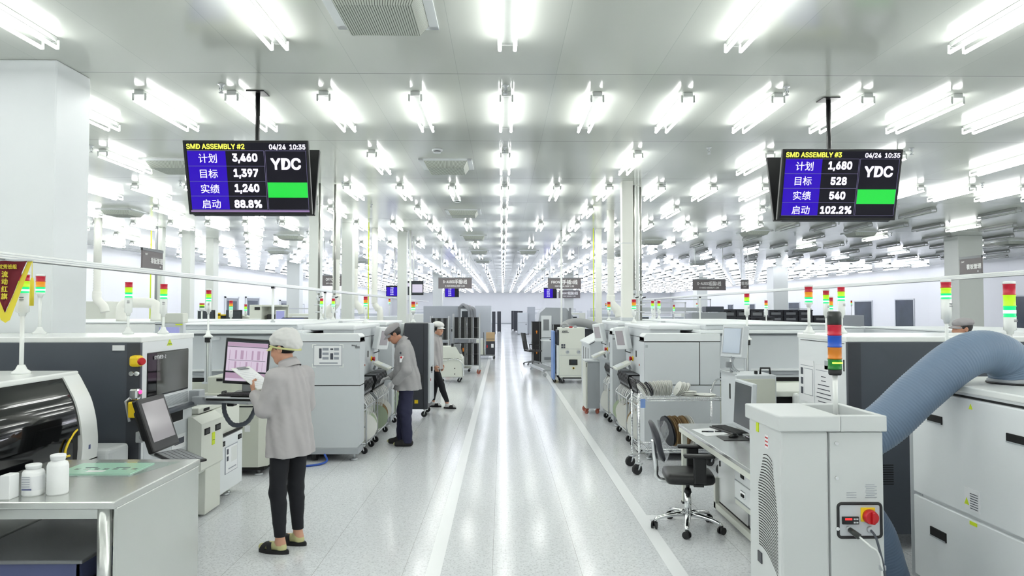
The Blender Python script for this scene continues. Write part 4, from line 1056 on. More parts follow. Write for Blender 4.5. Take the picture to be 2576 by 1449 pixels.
# swivel chair
root = thing('swivel_chair', 'black swivel chair with armrests and a chrome five-star base', 'chair', (1.565, 5.90, 0), R(-7))
q = MB('black')
S = [(x, y) for x, y in ((-0.23, -0.16), (-0.20, -0.215), (-0.05, -0.235), (0.12, -0.235), (0.22, -0.20), (0.24, -0.1), (0.24, 0.1), (0.22, 0.20), (0.12, 0.235), (-0.05, 0.235), (-0.20, 0.215), (-0.23, 0.16))]
S2 = [tuple(p)[:2] for p in catmull([(x, y, 0) for x, y in S + [S[0]]], 3)][:-1]
rows = [[(x * k * 0.86, y * k * 0.88, z) for x, y in S2] for k, z in ((0.0, 0.405), (0.93, 0.405), (1.0, 0.425), (1.0, 0.45), (0.95, 0.475), (0.75, 0.487), (0.0, 0.482))]
q.grid(rows, True, True); q.build('seat', root)
q = MB('reel_dark')
rows = []
for k, e in ((0.0, -0.022), (0.9, -0.022), (1.0, -0.008), (1.0, 0.008), (0.88, 0.024), (0.0, 0.03)):
    rows.append([(-0.255 + e + 0.03 * math.cos(a) ** 2 * 0 - 0.05 * math.sin(a) * k, 0.20 * k * math.copysign(abs(math.cos(a)) ** 0.7, math.cos(a)), 0.73 + 0.165 * k * math.copysign(abs(math.sin(a)) ** 0.7, math.sin(a))) for a in [2 * PI * j / 28 for j in range(28)]])
q.grid(rows, True, True); q.build('backrest', root)
MB('chrome').tube(catmull([(0.0, 0.0, 0.395), (-0.2, 0, 0.395), (-0.26, 0, 0.43), (-0.262, 0, 0.5), (-0.275, 0, 0.62), (-0.285, 0, 0.74)], 5), 0.011, 8, flat=1.8).build('back_bar', root)
for s_ in (-1, 1):
    q = MB('black').box((0.02, s_ * 0.205 - 0.02, 0.42), (0.12, s_ * 0.205 + 0.02, 0.64), 0.012).box((-0.06, s_ * 0.205 - 0.035, 0.63), (0.19, s_ * 0.205 + 0.035, 0.66), 0.012).box((0.02, s_ * 0.1, 0.395), (0.1, s_ * 0.21, 0.415)); q.build('armrest', root)
q = MB('chrome').cyl((0, 0, 0.10), (0, 0, 0.31), 0.028, n=18).m('black').cyl((0, 0, 0.30), (0, 0, 0.335), 0.033, 0.024, n=16).cyl((0, 0, 0.33), (0, 0, 0.40), 0.016, n=12).box((-0.1, -0.08, 0.39), (0.1, 0.08, 0.408)).tube([(0.0, 0.02, 0.385), (0.02, 0.18, 0.37)], 0.007, 6); q.build('column', root)
for k in range(5):
    a = R(188 + 72 * k); c, s_ = math.cos(a), math.sin(a)
    MB('chrome').tube([(c * 0.02, s_ * 0.02, 0.125), (c * 0.10, s_ * 0.10, 0.12), (c * 0.2, s_ * 0.2, 0.105), (c * 0.265, s_ * 0.265, 0.085), (c * 0.285, s_ * 0.285, 0.065)], [0.032, 0.027, 0.022, 0.02, 0.018], 10, flat=0.75).build('base_arm', root)
    q = MB('black'); cx, cy = c * 0.285, s_ * 0.285; u = a + 1.1
    for e in (-0.016, 0.016): q.tube([(cx - math.sin(u) * (e - 0.008), cy + math.cos(u) * (e - 0.008), 0.03), (cx - math.sin(u) * (e + 0.008), cy + math.cos(u) * (e + 0.008), 0.03)], 0.03, 18)
    q.cyl((cx, cy, 0.03), (cx, cy, 0.07), 0.012, n=8).tube([(cx - math.sin(u) * 0.02, cy + math.cos(u) * 0.02, 0.03), (cx + math.sin(u) * 0.02, cy - math.cos(u) * 0.02, 0.03)], 0.012, 8).build('caster', root)

# fume extractor
root, nb, wb = grp('fume_extractor', 'white fume extractor cabinet with curved vents and a red rotary switch', 'fume extractor', (1.68, 3.77, 0), 1)
q = nb('extractor').box((1.415, 3.545, 0.04), (1.66, 4.0, 1.22), 0.012).box((1.665, 3.56, 0.04), (1.945, 4.0, 1.22), 0.008).box((1.41, 3.53, 0.0), (1.95, 4.02, 0.05)); q.build('body', root)
q = nb('extractor').box((1.668, 3.545, 0.06), (1.94, 3.563, 1.215), 0.004); q.build('door', root)
q = nb('extractor')
q.box((1.40, 3.53, 1.22), (1.72, 4.02, 1.30), 0.007).box((1.72, 3.53, 1.22), (1.955, 3.58, 1.30), 0.004).box((1.72, 3.96, 1.22), (1.955, 4.02, 1.30), 0.004).box((1.92, 3.575, 1.22), (1.955, 3.965, 1.30), 0.004).m('cgrey').box((1.715, 3.575, 1.218), (1.925, 3.965, 1.224))
q.build('lid', root)
q = nb('gap')
nv = 34
for k in range(nv):
    t = k / (nv - 1); zl = 1.055 - 0.50 * t ** 0.92
    yl = 3.70 + 0.155 * min(1, 0.5 + t * 1.6); yr = 3.70 - 0.11 * min(1, 0.4 + t * 1.3)
    if k == nv - 1: pass
    dr = 0.012 + 0.075 * t ** 2
    pts = [(1.413, yl + (yr - yl) * u, zl - dr * u ** 1.7 - 0.012 * math.sin(PI * u) * -1) for u in (0, .2, .4, .6, .8, 1)]
    hw = 0.0028
    q.add([(p[0] + 0.0005, p[1], p[2] - hw) for p in pts] + [(p[0] + 0.0005, p[1], p[2] + hw) for p in pts], [(i, i + 1, 7 + i, 6 + i) for i in range(5)])
q.build('vent_slots', root)['label'] = 'fan of curved black vent slots'
q = nb('paper').box((1.411, 3.70, 1.10), (1.4145, 3.745, 1.17)).m('red')
for k in range(3): q.box((1.4100, 3.704, 1.112 + k * 0.02), (1.4135, 3.741, 1.120 + k * 0.02))
q.build('sticker', root)['label'] = 'red and white sticker'
nb('yellowgreen').box((1.411, 3.84, 1.165), (1.4155, 3.875, 1.215)).build('sticker', root)['label'] = 'yellow-green sticker'
nb('dgrey2').box((1.409, 3.81, 0.455), (1.4165, 3.87, 0.515), 0.003).build('latch', root)
q = nb('chrome')
for z in (1.16, 0.985, 0.73): q.tube([(1.70, 3.546, z), (1.70, 3.535, z)], 0.009, 12)
q.build('door_screw', root)
q = nb('rubber')
rr = 0.018; x0, x1, z0, z1 = 1.705, 1.925, 0.685, 0.855; P_ = []
for (cx, cz, a0) in ((x1 - rr, z1 - rr, 0), (x0 + rr, z1 - rr, 90), (x0 + rr, z0 + rr, 180), (x1 - rr, z0 + rr, 270)):
    for d in range(0, 91, 18): P_.append((cx + rr * math.cos(R(a0 + d)), 3.545, cz + rr * math.sin(R(a0 + d))))
q.tube(P_, 0.0075, 8, closed=True).m('lgrey').box((x0, 3.5445, z0), (x1, 3.5465, z1))
q.build('control_frame', root)
q = nb('black').box((1.724, 3.535, 0.752), (1.808, 3.546, 0.79), 0.002).m('led_red')
q.text('28.8', 0.016, face_cam(1.752 - 1.68, 3.5345 - 3.77, 0.779), bold=0.02) if False else None
q.box((1.737, 3.5345, 0.774), (1.772, 3.536, 0.784)).m('lgrey').box((1.78, 3.534, 0.775), (1.79, 3.536, 0.783)).box((1.793, 3.534, 0.775), (1.803, 3.536, 0.783)).box((1.78, 3.534, 0.758), (1.79, 3.536, 0.766)).box((1.793, 3.534, 0.758), (1.803, 3.536, 0.766)); q.build('controller', root)
q = nb('yellow').box((1.82, 3.538, 0.765), (1.892, 3.546, 0.835), 0.002); q.m('red').tube([(1.862, 3.54, 0.792), (1.862, 3.525, 0.792), (1.862, 3.505, 0.792)], [0.036, 0.036, 0.032], 24).box((1.855, 3.49, 0.762), (1.869, 3.51, 0.822), 0.004); q.build('rotary_switch', root)
q = nb('alu').tube([(1.757, 3.546, 0.728), (1.757, 3.53, 0.728)], 0.014, 12).m('darkcover').tube([(1.757, 3.535, 0.728), (1.785, 3.49, 0.705)], [0.013, 0.015], 12).m('white_gloss').tube(catmull([(1.785, 3.49, 0.705), (1.82, 3.45, 0.67), (1.855, 3.45, 0.64), (1.885, 3.47, 0.55), (1.895, 3.5, 0.3), (1.89, 3.5, 0.05)], 5), 0.005, 8); q.build('signal_cable', root)
q = nb('alu').tube([(1.865, 3.546, 0.725), (1.865, 3.53, 0.725)], 0.016, 12).m('dgrey').tube(catmull([(1.865, 3.535, 0.725), (1.872, 3.50, 0.70), (1.88, 3.48, 0.64), (1.895, 3.47, 0.55), (1.92, 3.49, 0.4), (1.93, 3.5, 0.05)], 5), 0.006, 8).m('mgrey').box((1.875, 3.465, 0.545), (1.905, 3.485, 0.57), 0.004); q.build('power_cable', root)
q = nb('ink2')
for k in range(8): q.box((1.845 + 0.003 * (k % 3), 3.5435, 0.885 + k * 0.009), (1.905 - 0.012 * (k % 2), 3.5455, 0.8875 + k * 0.009))
for k in range(3): q.box((1.75, 3.5435, 0.885 + k * 0.012), (1.80, 3.5455, 0.887 + k * 0.012))
q.build('printed_label', root)
r = thing('signal_tower', 'black-capped beacon of red, blue, orange and green on the fume extractor', 'signal light', (1.803, 3.76, 1.224), 0, 'signal tower lights')
MB('white_gloss').cyl((0, 0, 0), (0, 0, 0.27), 0.0135, n=14).build('pole', r)
MB('rubber').lathe([(0.03, 0.262), (0.034, 0.27), (0.034, 0.292)], n=22).build('light_base', r)
z = 0.292
for m_, h_, nm in (('green_lens', 0.056, 'green lens'), ('orange_lens', 0.064, 'orange lens'), ('blue_lens', 0.064, 'blue lens'), ('red_lens', 0.058, 'red lens')):
    q = MB(m_).lathe([(0.034, z), (0.0375, z + 0.004), (0.035, z + 0.008), (0.035, z + h_ - 0.006), (0.0375, z + h_ - 0.003), (0.034, z + h_)], n=22)
    if m_ == 'green_lens': q.m('lime_core').box((-0.026, -0.037, z + 0.034), (0.026, -0.025, z + 0.041))
    q.build('lens', r)['label'] = nm
    z += h_
MB('darkcover').lathe([(0.036, z), (0.0365, z + 0.065), (0.03, z + 0.073)], n=22).build('light_cap', r)

# corrugated blue exhaust hoses
def hose(name, label, P, r, m='hose_blue', step=0.017, amp=0.045, ends=None):
    root = thing(name, label, 'hose', (0, 0, 0))
    root.location = P[0]
    o = Vector(P[0])
    pts = catmull([Vector(p) - o for p in P], 24)
    # resample evenly
    L = [0.0]
    for a, c in zip(pts, pts[1:]): L.append(L[-1] + (c - a).length)
    n = int(L[-1] / (step / 3)); out = []; i = 0
    for k in range(n + 1):
        s_ = L[-1] * k / n
        while i < len(L) - 2 and L[i + 1] < s_: i += 1
        t = (s_ - L[i]) / max(1e-9, L[i + 1] - L[i]); out.append(pts[i].lerp(pts[i + 1], t))
    q = MB(m).tube(out, [r * (1 + amp * (0.5 - (k % 3 == 0) - 0.3 * (k % 3 == 1))) for k in range(len(out))], 28)
    q.build('hose_tube', root)
    if ends:
        q = MB('mgrey').lathe([(r * 1.15, 0), (r * 1.15, 0.02), (r * 1.02, 0.03), (r * 1.02, 0.06)], at=tuple(Vector(P[-1]) - o - Vector((0, 0, 0.01))), n=28).m('black').lathe([(r * 1.2, 0.0), (r * 1.2, 0.008)], at=tuple(Vector(P[-1]) - o - Vector((0, 0, 0.012))), n=28); q.build('hose_collar', root)
    return root
hose('exhaust_hose', 'thick ribbed blue exhaust hose arching from the extractor onto the white cabinet', [(1.86, 4.16, 0.98), (2.04, 4.16, 1.02), (2.27, 4.16, 1.14), (2.50, 4.16, 1.345), (2.74, 4.18, 1.525), (2.93, 4.22, 1.585), (3.10, 4.25, 1.53), (3.16, 4.26, 1.40)], 0.128, ends=True)
hose('exhaust_hose', 'lower ribbed blue exhaust hose dropping to the floor behind the extractor', [(1.75, 4.14, 0.55), (1.9, 4.16, 0.66), (2.08, 4.18, 0.66), (2.22, 4.2, 0.50), (2.30, 4.22, 0.28), (2.36, 4.25, 0.14)], 0.13, 'hose_blue2', amp=0.02)

# ---------------------------------------------------------------- chrome wire trolley with reels
root, nb, wb = grp('wire_trolley', 'chrome wire shelf trolley loaded with tape reels right of the aisle', 'trolley', (2.0, 8.03, 0), 1)
q = nb('chrome')
for (x, y) in ((1.53, 7.82), (1.53, 8.24), (2.47, 7.82), (2.47, 8.24)):
    q = nb('chrome').cyl((x, y, 0.12), (x, y, 0.90), 0.0125, n=10)
    for k in range(24): q.cyl((x, y, 0.14 + k * 0.031), (x, y, 0.147 + k * 0.031), 0.0142, n=8)
    q.build('post', root)
    q = nb(); caster(q, x, y, 0.135, 0.058, 'rubber', 'alu', R(205)); q.build('caster', root)
for z in (0.845, 0.275):
    q = nb('chrome')
    for y in (7.82, 8.24): q.tube([(1.53, y, z), (2.47, y, z)], 0.0045, 6).tube([(1.53, y, z - 0.028), (2.47, y, z - 0.028)], 0.0045, 6).tube([(1.53 + k * 0.94 / 36, y, z - 0.028 * (k % 2)) for k in range(37)], 0.0028, 5)
    for x in (1.53, 2.47): q.tube([(x, 7.82, z), (x, 8.24, z)], 0.0045, 6).tube([(x, 7.82, z - 0.028), (x, 8.24, z - 0.028)], 0.0045, 6).tube([(x, 7.82 + k * 0.42 / 16, z - 0.028 * (k % 2)) for k in range(17)], 0.0028, 5)
    for k in range(1, 40): q.tube([(1.53 + 0.94 * k / 40, 7.82, z), (1.53 + 0.94 * k / 40, 8.24, z)], 0.0024, 5)
    q.build('wire_shelf', root)
nb('chrome').tube(catmull([(2.47, 8.24, 0.87), (2.50, 8.22, 0.97), (2.53, 8.18, 1.02), (2.55, 8.03, 1.03), (2.53, 7.88, 1.02), (2.50, 7.84, 0.97), (2.47, 7.82, 0.87)], 5), 0.0125, 10).build('handle', root)
q = nb('black').tube([(1.53, 8.2, 0.88), (1.50, 8.2, 1.04)], 0.006, 6).tube([(1.53, 7.86, 0.88), (1.50, 7.86, 1.04), (1.50, 8.2, 1.04)], 0.006, 6).m('blue_panel').box((1.545, 7.80, 0.74), (1.60, 7.805, 0.84)); q.build('end_bracket', root)
def one_reel(loc, axis, r, m_, label, t=0.016, group='reels on the wire trolley'):
    root = thing('tape_reel', label, 'tape reel', loc, 0, group)
    q = MB(); reel(q, (0, 0, 0), r, axis, m_, t); q.build('reel_disc', root)
    return root
for k in range(12):
    lean = 0.62 - 0.09 * k if k < 9 else -0.45 - 0.1 * (k - 9)
    x = 1.63 + 0.036 * k + (0.05 if k >= 9 else 0)
    m_ = 'reel_dark' if k == 2 else 'reel_white'
    c, s_ = math.cos(lean), math.sin(lean)
    one_reel((x - 0.085 * s_ * 0.6, 8.0 + 0.004 * k, 0.849 + 0.089 * c), (c, 0.12, s_), 0.088, m_, ('black' if k == 2 else 'white') + ' tape reel leaning on the trolley top, %s from the aisle end' % ordinal(k + 1))
for k in range(3): one_reel((2.14, 8.0, 0.860 + k * 0.018), (0, 0, 1), 0.09, 'reel_white', 'flat white reel on the trolley top, %s of its stack from the bottom' % ordinal(k + 1))
one_reel((2.33, 8.02, 0.858), (0, 0, 1), 0.125, 'reel_white', 'large flat clear-white reel at the handle end of the trolley')
one_reel((1.60, 7.99, 0.96), (0.8, 0.1, 0.6), 0.085, 'reel_dark', 'black reel resting against the trolley end bracket')
for k, (x, m_, n_) in enumerate(((1.90, 'reel_dark', 'dark'), (1.95, 'reel_brown', 'first brown'), (2.0, 'reel_brown', 'second brown'), (2.08, 'reel_brown', 'third brown'), (2.14, 'reel_white', 'white'))):
    one_reel((x, 8.02, 0.275 + 0.172), (0.96, 0.2, 0.20 - 0.04 * k), 0.175, m_, 'large %s reel standing on the lower trolley shelf' % n_, 0.022)
q = MB('plastic_film')
rows = [[(1.84 + 0.03 * math.sin(i * 1.3 + a * 2) + 0.035 * math.cos(a), 8.0 + (0.07 + 0.10 * math.sin(min(1, i / 8) * PI)) * math.sin(a), 0.10 + 0.052 * i) for a in [2 * PI * j / 18 for j in range(18)]] for i in range(10)]
q.grid(rows, True, True)
tag(q.build('plastic_bag'), 'crumpled clear plastic bag hanging among the lower trolley reels', 'bag')
# ---------------------------------------------------------------- people (smooth bodies polygonised from blended tapered limbs)
class Field:
    def __init__(s, lo, hi, res):
        s.lo = np.array(lo, float); s.res = res
        s.n = np.maximum(2, np.ceil((np.array(hi) - s.lo) / res).astype(int) + 1)
        s.d = np.full(s.n, 0.2, np.float32)
    def block(s, lo, hi):
        a = np.clip(np.floor((np.array(lo) - s.lo) / s.res).astype(int), 0, s.n); b = np.clip(np.ceil((np.array(hi) - s.lo) / s.res).astype(int) + 1, 0, s.n)
        if np.any(b <= a): return None
        sl = tuple(slice(i, j) for i, j in zip(a, b))
        X, Y, Z = np.meshgrid(*[(np.arange(i, j) * s.res + o).astype(np.float32) for i, j, o in zip(a, b, s.lo)], indexing='ij', sparse=True)
        return sl, X, Y, Z
    def _join(s, sl, d, k, sub=False):
        a = s.d[sl]
        if sub: d = -d; h = np.clip(0.5 - 0.5 * (a - d) / k, 0, 1); s.d[sl] = a * (1 - h) + d * h + k * h * (1 - h); return
        h = np.clip(0.5 + 0.5 * (a - d) / k, 0, 1)
        s.d[sl] = a * (1 - h) + d * h - k * h * (1 - h)
    def limb(s, p0, p1, r0, r1=None, k=0.02, sub=False):
        r1 = r0 if r1 is None else r1
        p0 = np.array(p0, float); p1 = np.array(p1, float); m = max(r0, r1) + k + 0.03
        B = s.block(np.minimum(p0, p1) - m, np.maximum(p0, p1) + m)
        if B is None: return s
        sl, X, Y, Z = B; v = p1 - p0; L2 = max(1e-9, v @ v)
        t = np.clip(((X - p0[0]) * v[0] + (Y - p0[1]) * v[1] + (Z - p0[2]) * v[2]) / L2, 0, 1)
        d = np.sqrt((X - p0[0] - t * v[0]) ** 2 + (Y - p0[1] - t * v[1]) ** 2 + (Z - p0[2] - t * v[2]) ** 2) - (r0 + (r1 - r0) * t)
        s._join(sl, d, k, sub); return s
    def chain(s, P, Rr, k=0.02):
        for i in range(len(P) - 1): s.limb(P[i], P[i + 1], Rr[i], Rr[i + 1], k)
        return s
    def ell(s, c, r, k=0.02, M=None, sub=False):
        c = np.array(c, float); m = max(r) + k + 0.03
        B = s.block(c - m, c + m)
        if B is None: return s
        sl, X, Y, Z = B; x, y, z = X - c[0], Y - c[1], Z - c[2]
        if M is not None:
            M = np.array(M)[:3, :3]; x, y, z = (M[0, j] * x + M[1, j] * y + M[2, j] * z for j in range(3))
        q = np.sqrt((x / r[0]) ** 2 + (y / r[1]) ** 2 + (z / r[2]) ** 2)
        s._join(sl, (q - 1) * min(r) * np.where(q > 1, 1.0, 1.0), k, sub); return s
    def loft(s, secs, k=0.03, fold=None):
        """stack of ellipses (z, cx, cy, a, b)"""
        secs = sorted(secs); z0, z1 = secs[0][0], secs[-1][0]; A = np.array(secs)
        m = A[:, 3:5].max() + 0.08
        B = s.block((A[:, 1].min() - m, A[:, 2].min() - m, z0 - 0.05), (A[:, 1].max() + m, A[:, 2].max() + m, z1 + 0.05))
        sl, X, Y, Z = B
        cx, cy, a, b = (np.interp(Z, A[:, 0], A[:, i]).astype(np.float32) for i in (1, 2, 3, 4))
        x, y = X - cx, Y - cy
        q = np.sqrt((x / a) ** 2 + (y / b) ** 2); d = (q - 1) * np.minimum(a, b)
        if fold: d = d + fold(np.arctan2(y, x), Z)
        d = np.maximum(d, np.maximum(z0 - Z, Z - z1)); s._join(sl, d, k); return s
    def cut(s, p, n):
        """remove everything on the side of the plane the normal points to"""
        X, Y, Z = np.meshgrid(*[(np.arange(k) * s.res + o).astype(np.float32) for k, o in zip(s.n, s.lo)], indexing='ij', sparse=True)
        n = np.array(n, float); n /= np.linalg.norm(n)
        s.d = np.maximum(s.d, (X - p[0]) * n[0] + (Y - p[1]) * n[1] + (Z - p[2]) * n[2]); return s
    def crumple(s, amp, f, seed=0):
        X, Y, Z = np.meshgrid(*[(np.arange(k) * s.res + o).astype(np.float32) for k, o in zip(s.n, s.lo)], indexing='ij', sparse=True)
        s.d += amp * (np.sin(X * f + 1.3 * np.sin(Z * f * 0.7 + seed)) * np.sin(Y * f * 1.1 + 1.7 * np.sin(Z * f * 0.5 + 2 * seed)) * np.sin(Z * f * 0.8 + seed + 1.5 * np.sin(X * f * 0.6)))
        return s
    def mesh(s):
        d = s.d.copy(); d[0] = d[-1] = 0.1; d[:, 0] = d[:, -1] = 0.1; d[:, :, 0] = d[:, :, -1] = 0.1
        S = d < 0; n = d.shape
        cnt = sum(S[i:n[0] - 1 + i, j:n[1] - 1 + j, k:n[2] - 1 + k].astype(np.uint8) for i in (0, 1) for j in (0, 1) for k in (0, 1))
        act = (cnt > 0) & (cnt < 8); I = np.argwhere(act); idx = np.full(act.shape, -1, np.int32); idx[act] = np.arange(len(I))
        P = np.zeros((len(I), 3)); w = np.zeros(len(I)); C = [(i, j, k) for i in (0, 1) for j in (0, 1) for k in (0, 1)]
        for a in range(8):
            for b in range(a + 1, 8):
                ca, cb = np.array(C[a]), np.array(C[b])
                if np.abs(ca - cb).sum() != 1: continue
                da = d[tuple((I + ca).T)]; db = d[tuple((I + cb).T)]; x = (da < 0) != (db < 0)
                t = np.where(x, da / np.where(x, da - db, 1), 0)
                P[x] += (ca + (cb - ca) * t[:, None])[x]; w[x] += 1
        P = (I + P / w[:, None]) * s.res + s.lo
        F = []
        for ax in range(3):
            o = [0, 0, 0]; o[ax] = 1
            A = S[:n[0] - o[0], :n[1] - o[1], :n[2] - o[2]]; Bm = S[o[0]:, o[1]:, o[2]:]
            E = np.argwhere(A != Bm); flip = A[tuple(E.T)]
            u = [0, 0, 0]; v = [0, 0, 0]; u[(ax + 1) % 3] = 1; v[(ax + 2) % 3] = 1; u, v = np.array(u), np.array(v)
            q = np.stack([idx[tuple((E - u - v).T)], idx[tuple((E - v).T)], idx[tuple(E.T)], idx[tuple((E - u).T)]], 1)
            q[~flip] = q[~flip][:, ::-1]; F.append(q)
        return P, np.concatenate(F)
    def build(s, name, m, parent, paint=None):
        P, F = s.mesh(); me = bpy.data.meshes.new(name)
        me.from_pydata(P.tolist(), [], F.tolist()); me.polygons.foreach_set('use_smooth', [True] * len(me.polygons))
        for k in ([m] if isinstance(m, str) else m): me.materials.append(MATS[k])
        if paint is not None: me.polygons.foreach_set('material_index', paint(P[F].mean(1)).astype(int).tolist())
        me.update(); o = bpy.data.objects.new(name, me); COL.objects.link(o); o.parent = parent
        return o
def hand(F, wrist, d, n, curl, s=1.0, thumb=1, k=0.008):
    """palm, four unequal two-joint fingers and a side thumb; d points to the fingers, n out of the back of the hand"""
    w = Vector(wrist); d = Vector(d).normalized(); n = Vector(n); n = (n - d * n.dot(d)).normalized(); r = d.cross(n) * thumb
    F.limb(w - d * 0.02 * s, w + d * 0.02 * s, 0.026 * s, 0.024 * s, 0.02)
    for e in (-0.028, -0.009, 0.009, 0.026): F.limb(w + d * 0.015 * s + r * e * 0.6 * s, w + d * 0.085 * s + r * e * s, 0.0145 * s, 0.0115 * s, 0.012)
    for e, L in ((-0.030, 0.058), (-0.010, 0.074), (0.010, 0.080), (0.029, 0.070)):
        b = w + d * 0.088 * s + r * e * s; a = curl
        p1 = b + (d * math.cos(a) - n * math.sin(a)) * L * 0.5 * s; a2 = curl * 1.9
        p2 = p1 + (d * math.cos(a2) - n * math.sin(a2)) * L * 0.36 * s; a3 = curl * 2.5
        p3 = p2 + (d * math.cos(a3) - n * math.sin(a3)) * L * 0.25 * s
        F.chain([b, p1, p2, p3], [0.0098 * s, 0.0088 * s, 0.0080 * s, 0.0068 * s], 0.004)
    t0 = w + d * 0.025 * s + r * 0.026 * s; t1 = t0 + (d * 0.6 + r * 0.75 - n * 0.25).normalized() * 0.042 * s; t2 = t1 + (d * 0.9 + r * 0.15 - n * 0.35).normalized() * 0.034 * s
    F.chain([t0, t1, t2], [0.016 * s, 0.0115 * s, 0.0085 * s], 0.008)
def head_prims(F, M, s=1.0, female=False):
    """head in its own frame: origin at the top of the neck, y forward, z up"""
    T = lambda *p: tuple(M @ Vector([c * s for c in p])); Rm = np.array(M.to_3x3())
    sc = lambda *r: tuple(x * s for x in r)
    F.ell(T(0, 0.005, 0.135), sc(0.076, 0.096, 0.092), 0.02, Rm)
    F.ell(T(0, 0.045, 0.075), sc(0.060, 0.062, 0.085), 0.03, Rm)
    F.ell(T(0, 0.062, 0.020), sc(0.036, 0.032, 0.026), 0.03, Rm)
    for e in (-1, 1):
        F.ell(T(e * 0.036, 0.078, 0.078), sc(0.024, 0.018, 0.020), 0.02, Rm)
        F.ell(T(e * 0.030, 0.098, 0.115), sc(0.017, 0.012, 0.011), 0.012, Rm, True)
        F.ell(T(e * 0.031, 0.086, 0.114), sc(0.014, 0.013, 0.009), 0.004, Rm)
        F.limb(T(e * 0.014, 0.096, 0.128), T(e * 0.046, 0.083, 0.130), 0.007 * s, 0.006 * s, 0.012)
        F.ell(T(e * 0.078, -0.004, 0.098), sc(0.010, 0.022, 0.032), 0.008, Rm)
        F.ell(T(e * 0.086, 0.002, 0.098), sc(0.006, 0.011, 0.018), 0.006, Rm, True)
        F.ell(T(e * 0.011, 0.107, 0.072), sc(0.009, 0.010, 0.008), 0.006, Rm)
    F.limb(T(0, 0.098, 0.118), T(0, 0.115, 0.080), 0.009 * s, 0.0125 * s, 0.012)
    F.ell(T(0, 0.094, 0.046), sc(0.022, 0.010, 0.0055), 0.006, Rm); F.ell(T(0, 0.092, 0.036), sc(0.018, 0.010, 0.006), 0.006, Rm)
def face_parts(root, M, s=1.0):
    for e in (-1, 1):
        q = MB('eye'); q.T = M; q.ball((e * 0.031 * s, 0.0915 * s, 0.114 * s), (0.0105 * s, 0.008 * s, 0.0045 * s), 10, 6); q.build('eye', root)
        q = MB('hair'); q.T = M; q.tube([(e * 0.013 * s, 0.102 * s, 0.130 * s), (e * 0.03 * s, 0.100 * s, 0.1335 * s), (e * 0.050 * s, 0.086 * s, 0.129 * s)], [0.002, 0.0035, 0.0018], 6); q.build('eyebrow', root)
    q = MB('lip'); q.T = M; q.ball((0, 0.0945 * s, 0.041 * s), (0.021 * s, 0.0098 * s, 0.0055 * s), 12, 6); q.build('lips', root)
def foot_skin(F, ank, yaw, s=1.0):
    a = Vector(ank); f = Vector((-math.sin(yaw), math.cos(yaw), 0))
    F.limb(a, a - f * 0.02 * s + Vector((0, 0, -0.045 * s)), 0.034 * s, 0.032 * s, 0.02)
    F.limb(a + Vector((0, 0, -0.03 * s)), Vector((a.x, a.y, 0.045)) + f * 0.10 * s, 0.036 * s, 0.030 * s, 0.02)
    F.limb(Vector((a.x, a.y, 0.042)) + f * 0.08 * s, Vector((a.x, a.y, 0.036)) + f * 0.165 * s, 0.034 * s, 0.024 * s, 0.02)
def foot_frame(ank, yaw): return Matrix.Translation((ank[0], ank[1], 0)) @ Matrix.Rotation(yaw, 4, 'Z')
def sole_outline(L=0.265, wd=0.046):
    return [(math.sin(a) * wd * (1.0 + 0.14 * math.cos(a)), 0.055 + L / 2 * math.cos(a)) for a in [2 * PI * k / 24 for k in range(24)]]
def sandal(root, ank, yaw, s=1.0):
    q = MB('shoe'); q.T = foot_frame(ank, yaw) @ Matrix.Scale(s, 4)
    q.prism(sole_outline(), 'z', 0.0, 0.022); q.prism([(x * 0.94, 0.055 + (y - 0.055) * 0.96) for x, y in sole_outline()], 'z', 0.02, 0.03); q.build('sandal_sole', root)
    q = MB('shoe'); q.T = foot_frame(ank, yaw) @ Matrix.Scale(s, 4)
    for (y0, y1) in ((0.06, 0.125), (0.13, 0.075)):
        rows = []
        for i in range(11):
            a = PI * i / 10; y = y0 + (y1 - y0) * i / 10; hh = 0.088 - 0.28 * (y - 0.05)
            rows.append([(-math.cos(a) * 0.051, y + e, 0.02 + math.sin(a) ** 0.7 * (hh - 0.02) + 0.004) for e in (-0.022, 0.022)])
        q.grid(rows)
    q.build('sandal_strap', root)
def shoe(F, ank, yaw, s=1.0):
    a = Vector((ank[0], ank[1], 0)); f = Vector((-math.sin(yaw), math.cos(yaw), 0)); z = Vector((0, 0, 1))
    F.limb(a - f * 0.035 + z * 0.045, a + f * 0.05 + z * 0.05, 0.044, 0.046, 0.02).limb(a + f * 0.04 + z * 0.045, a + f * 0.145 + z * 0.036, 0.047, 0.036, 0.02)
    F.limb(a + z * 0.085, a + z * 0.05, 0.042, 0.045, 0.02)

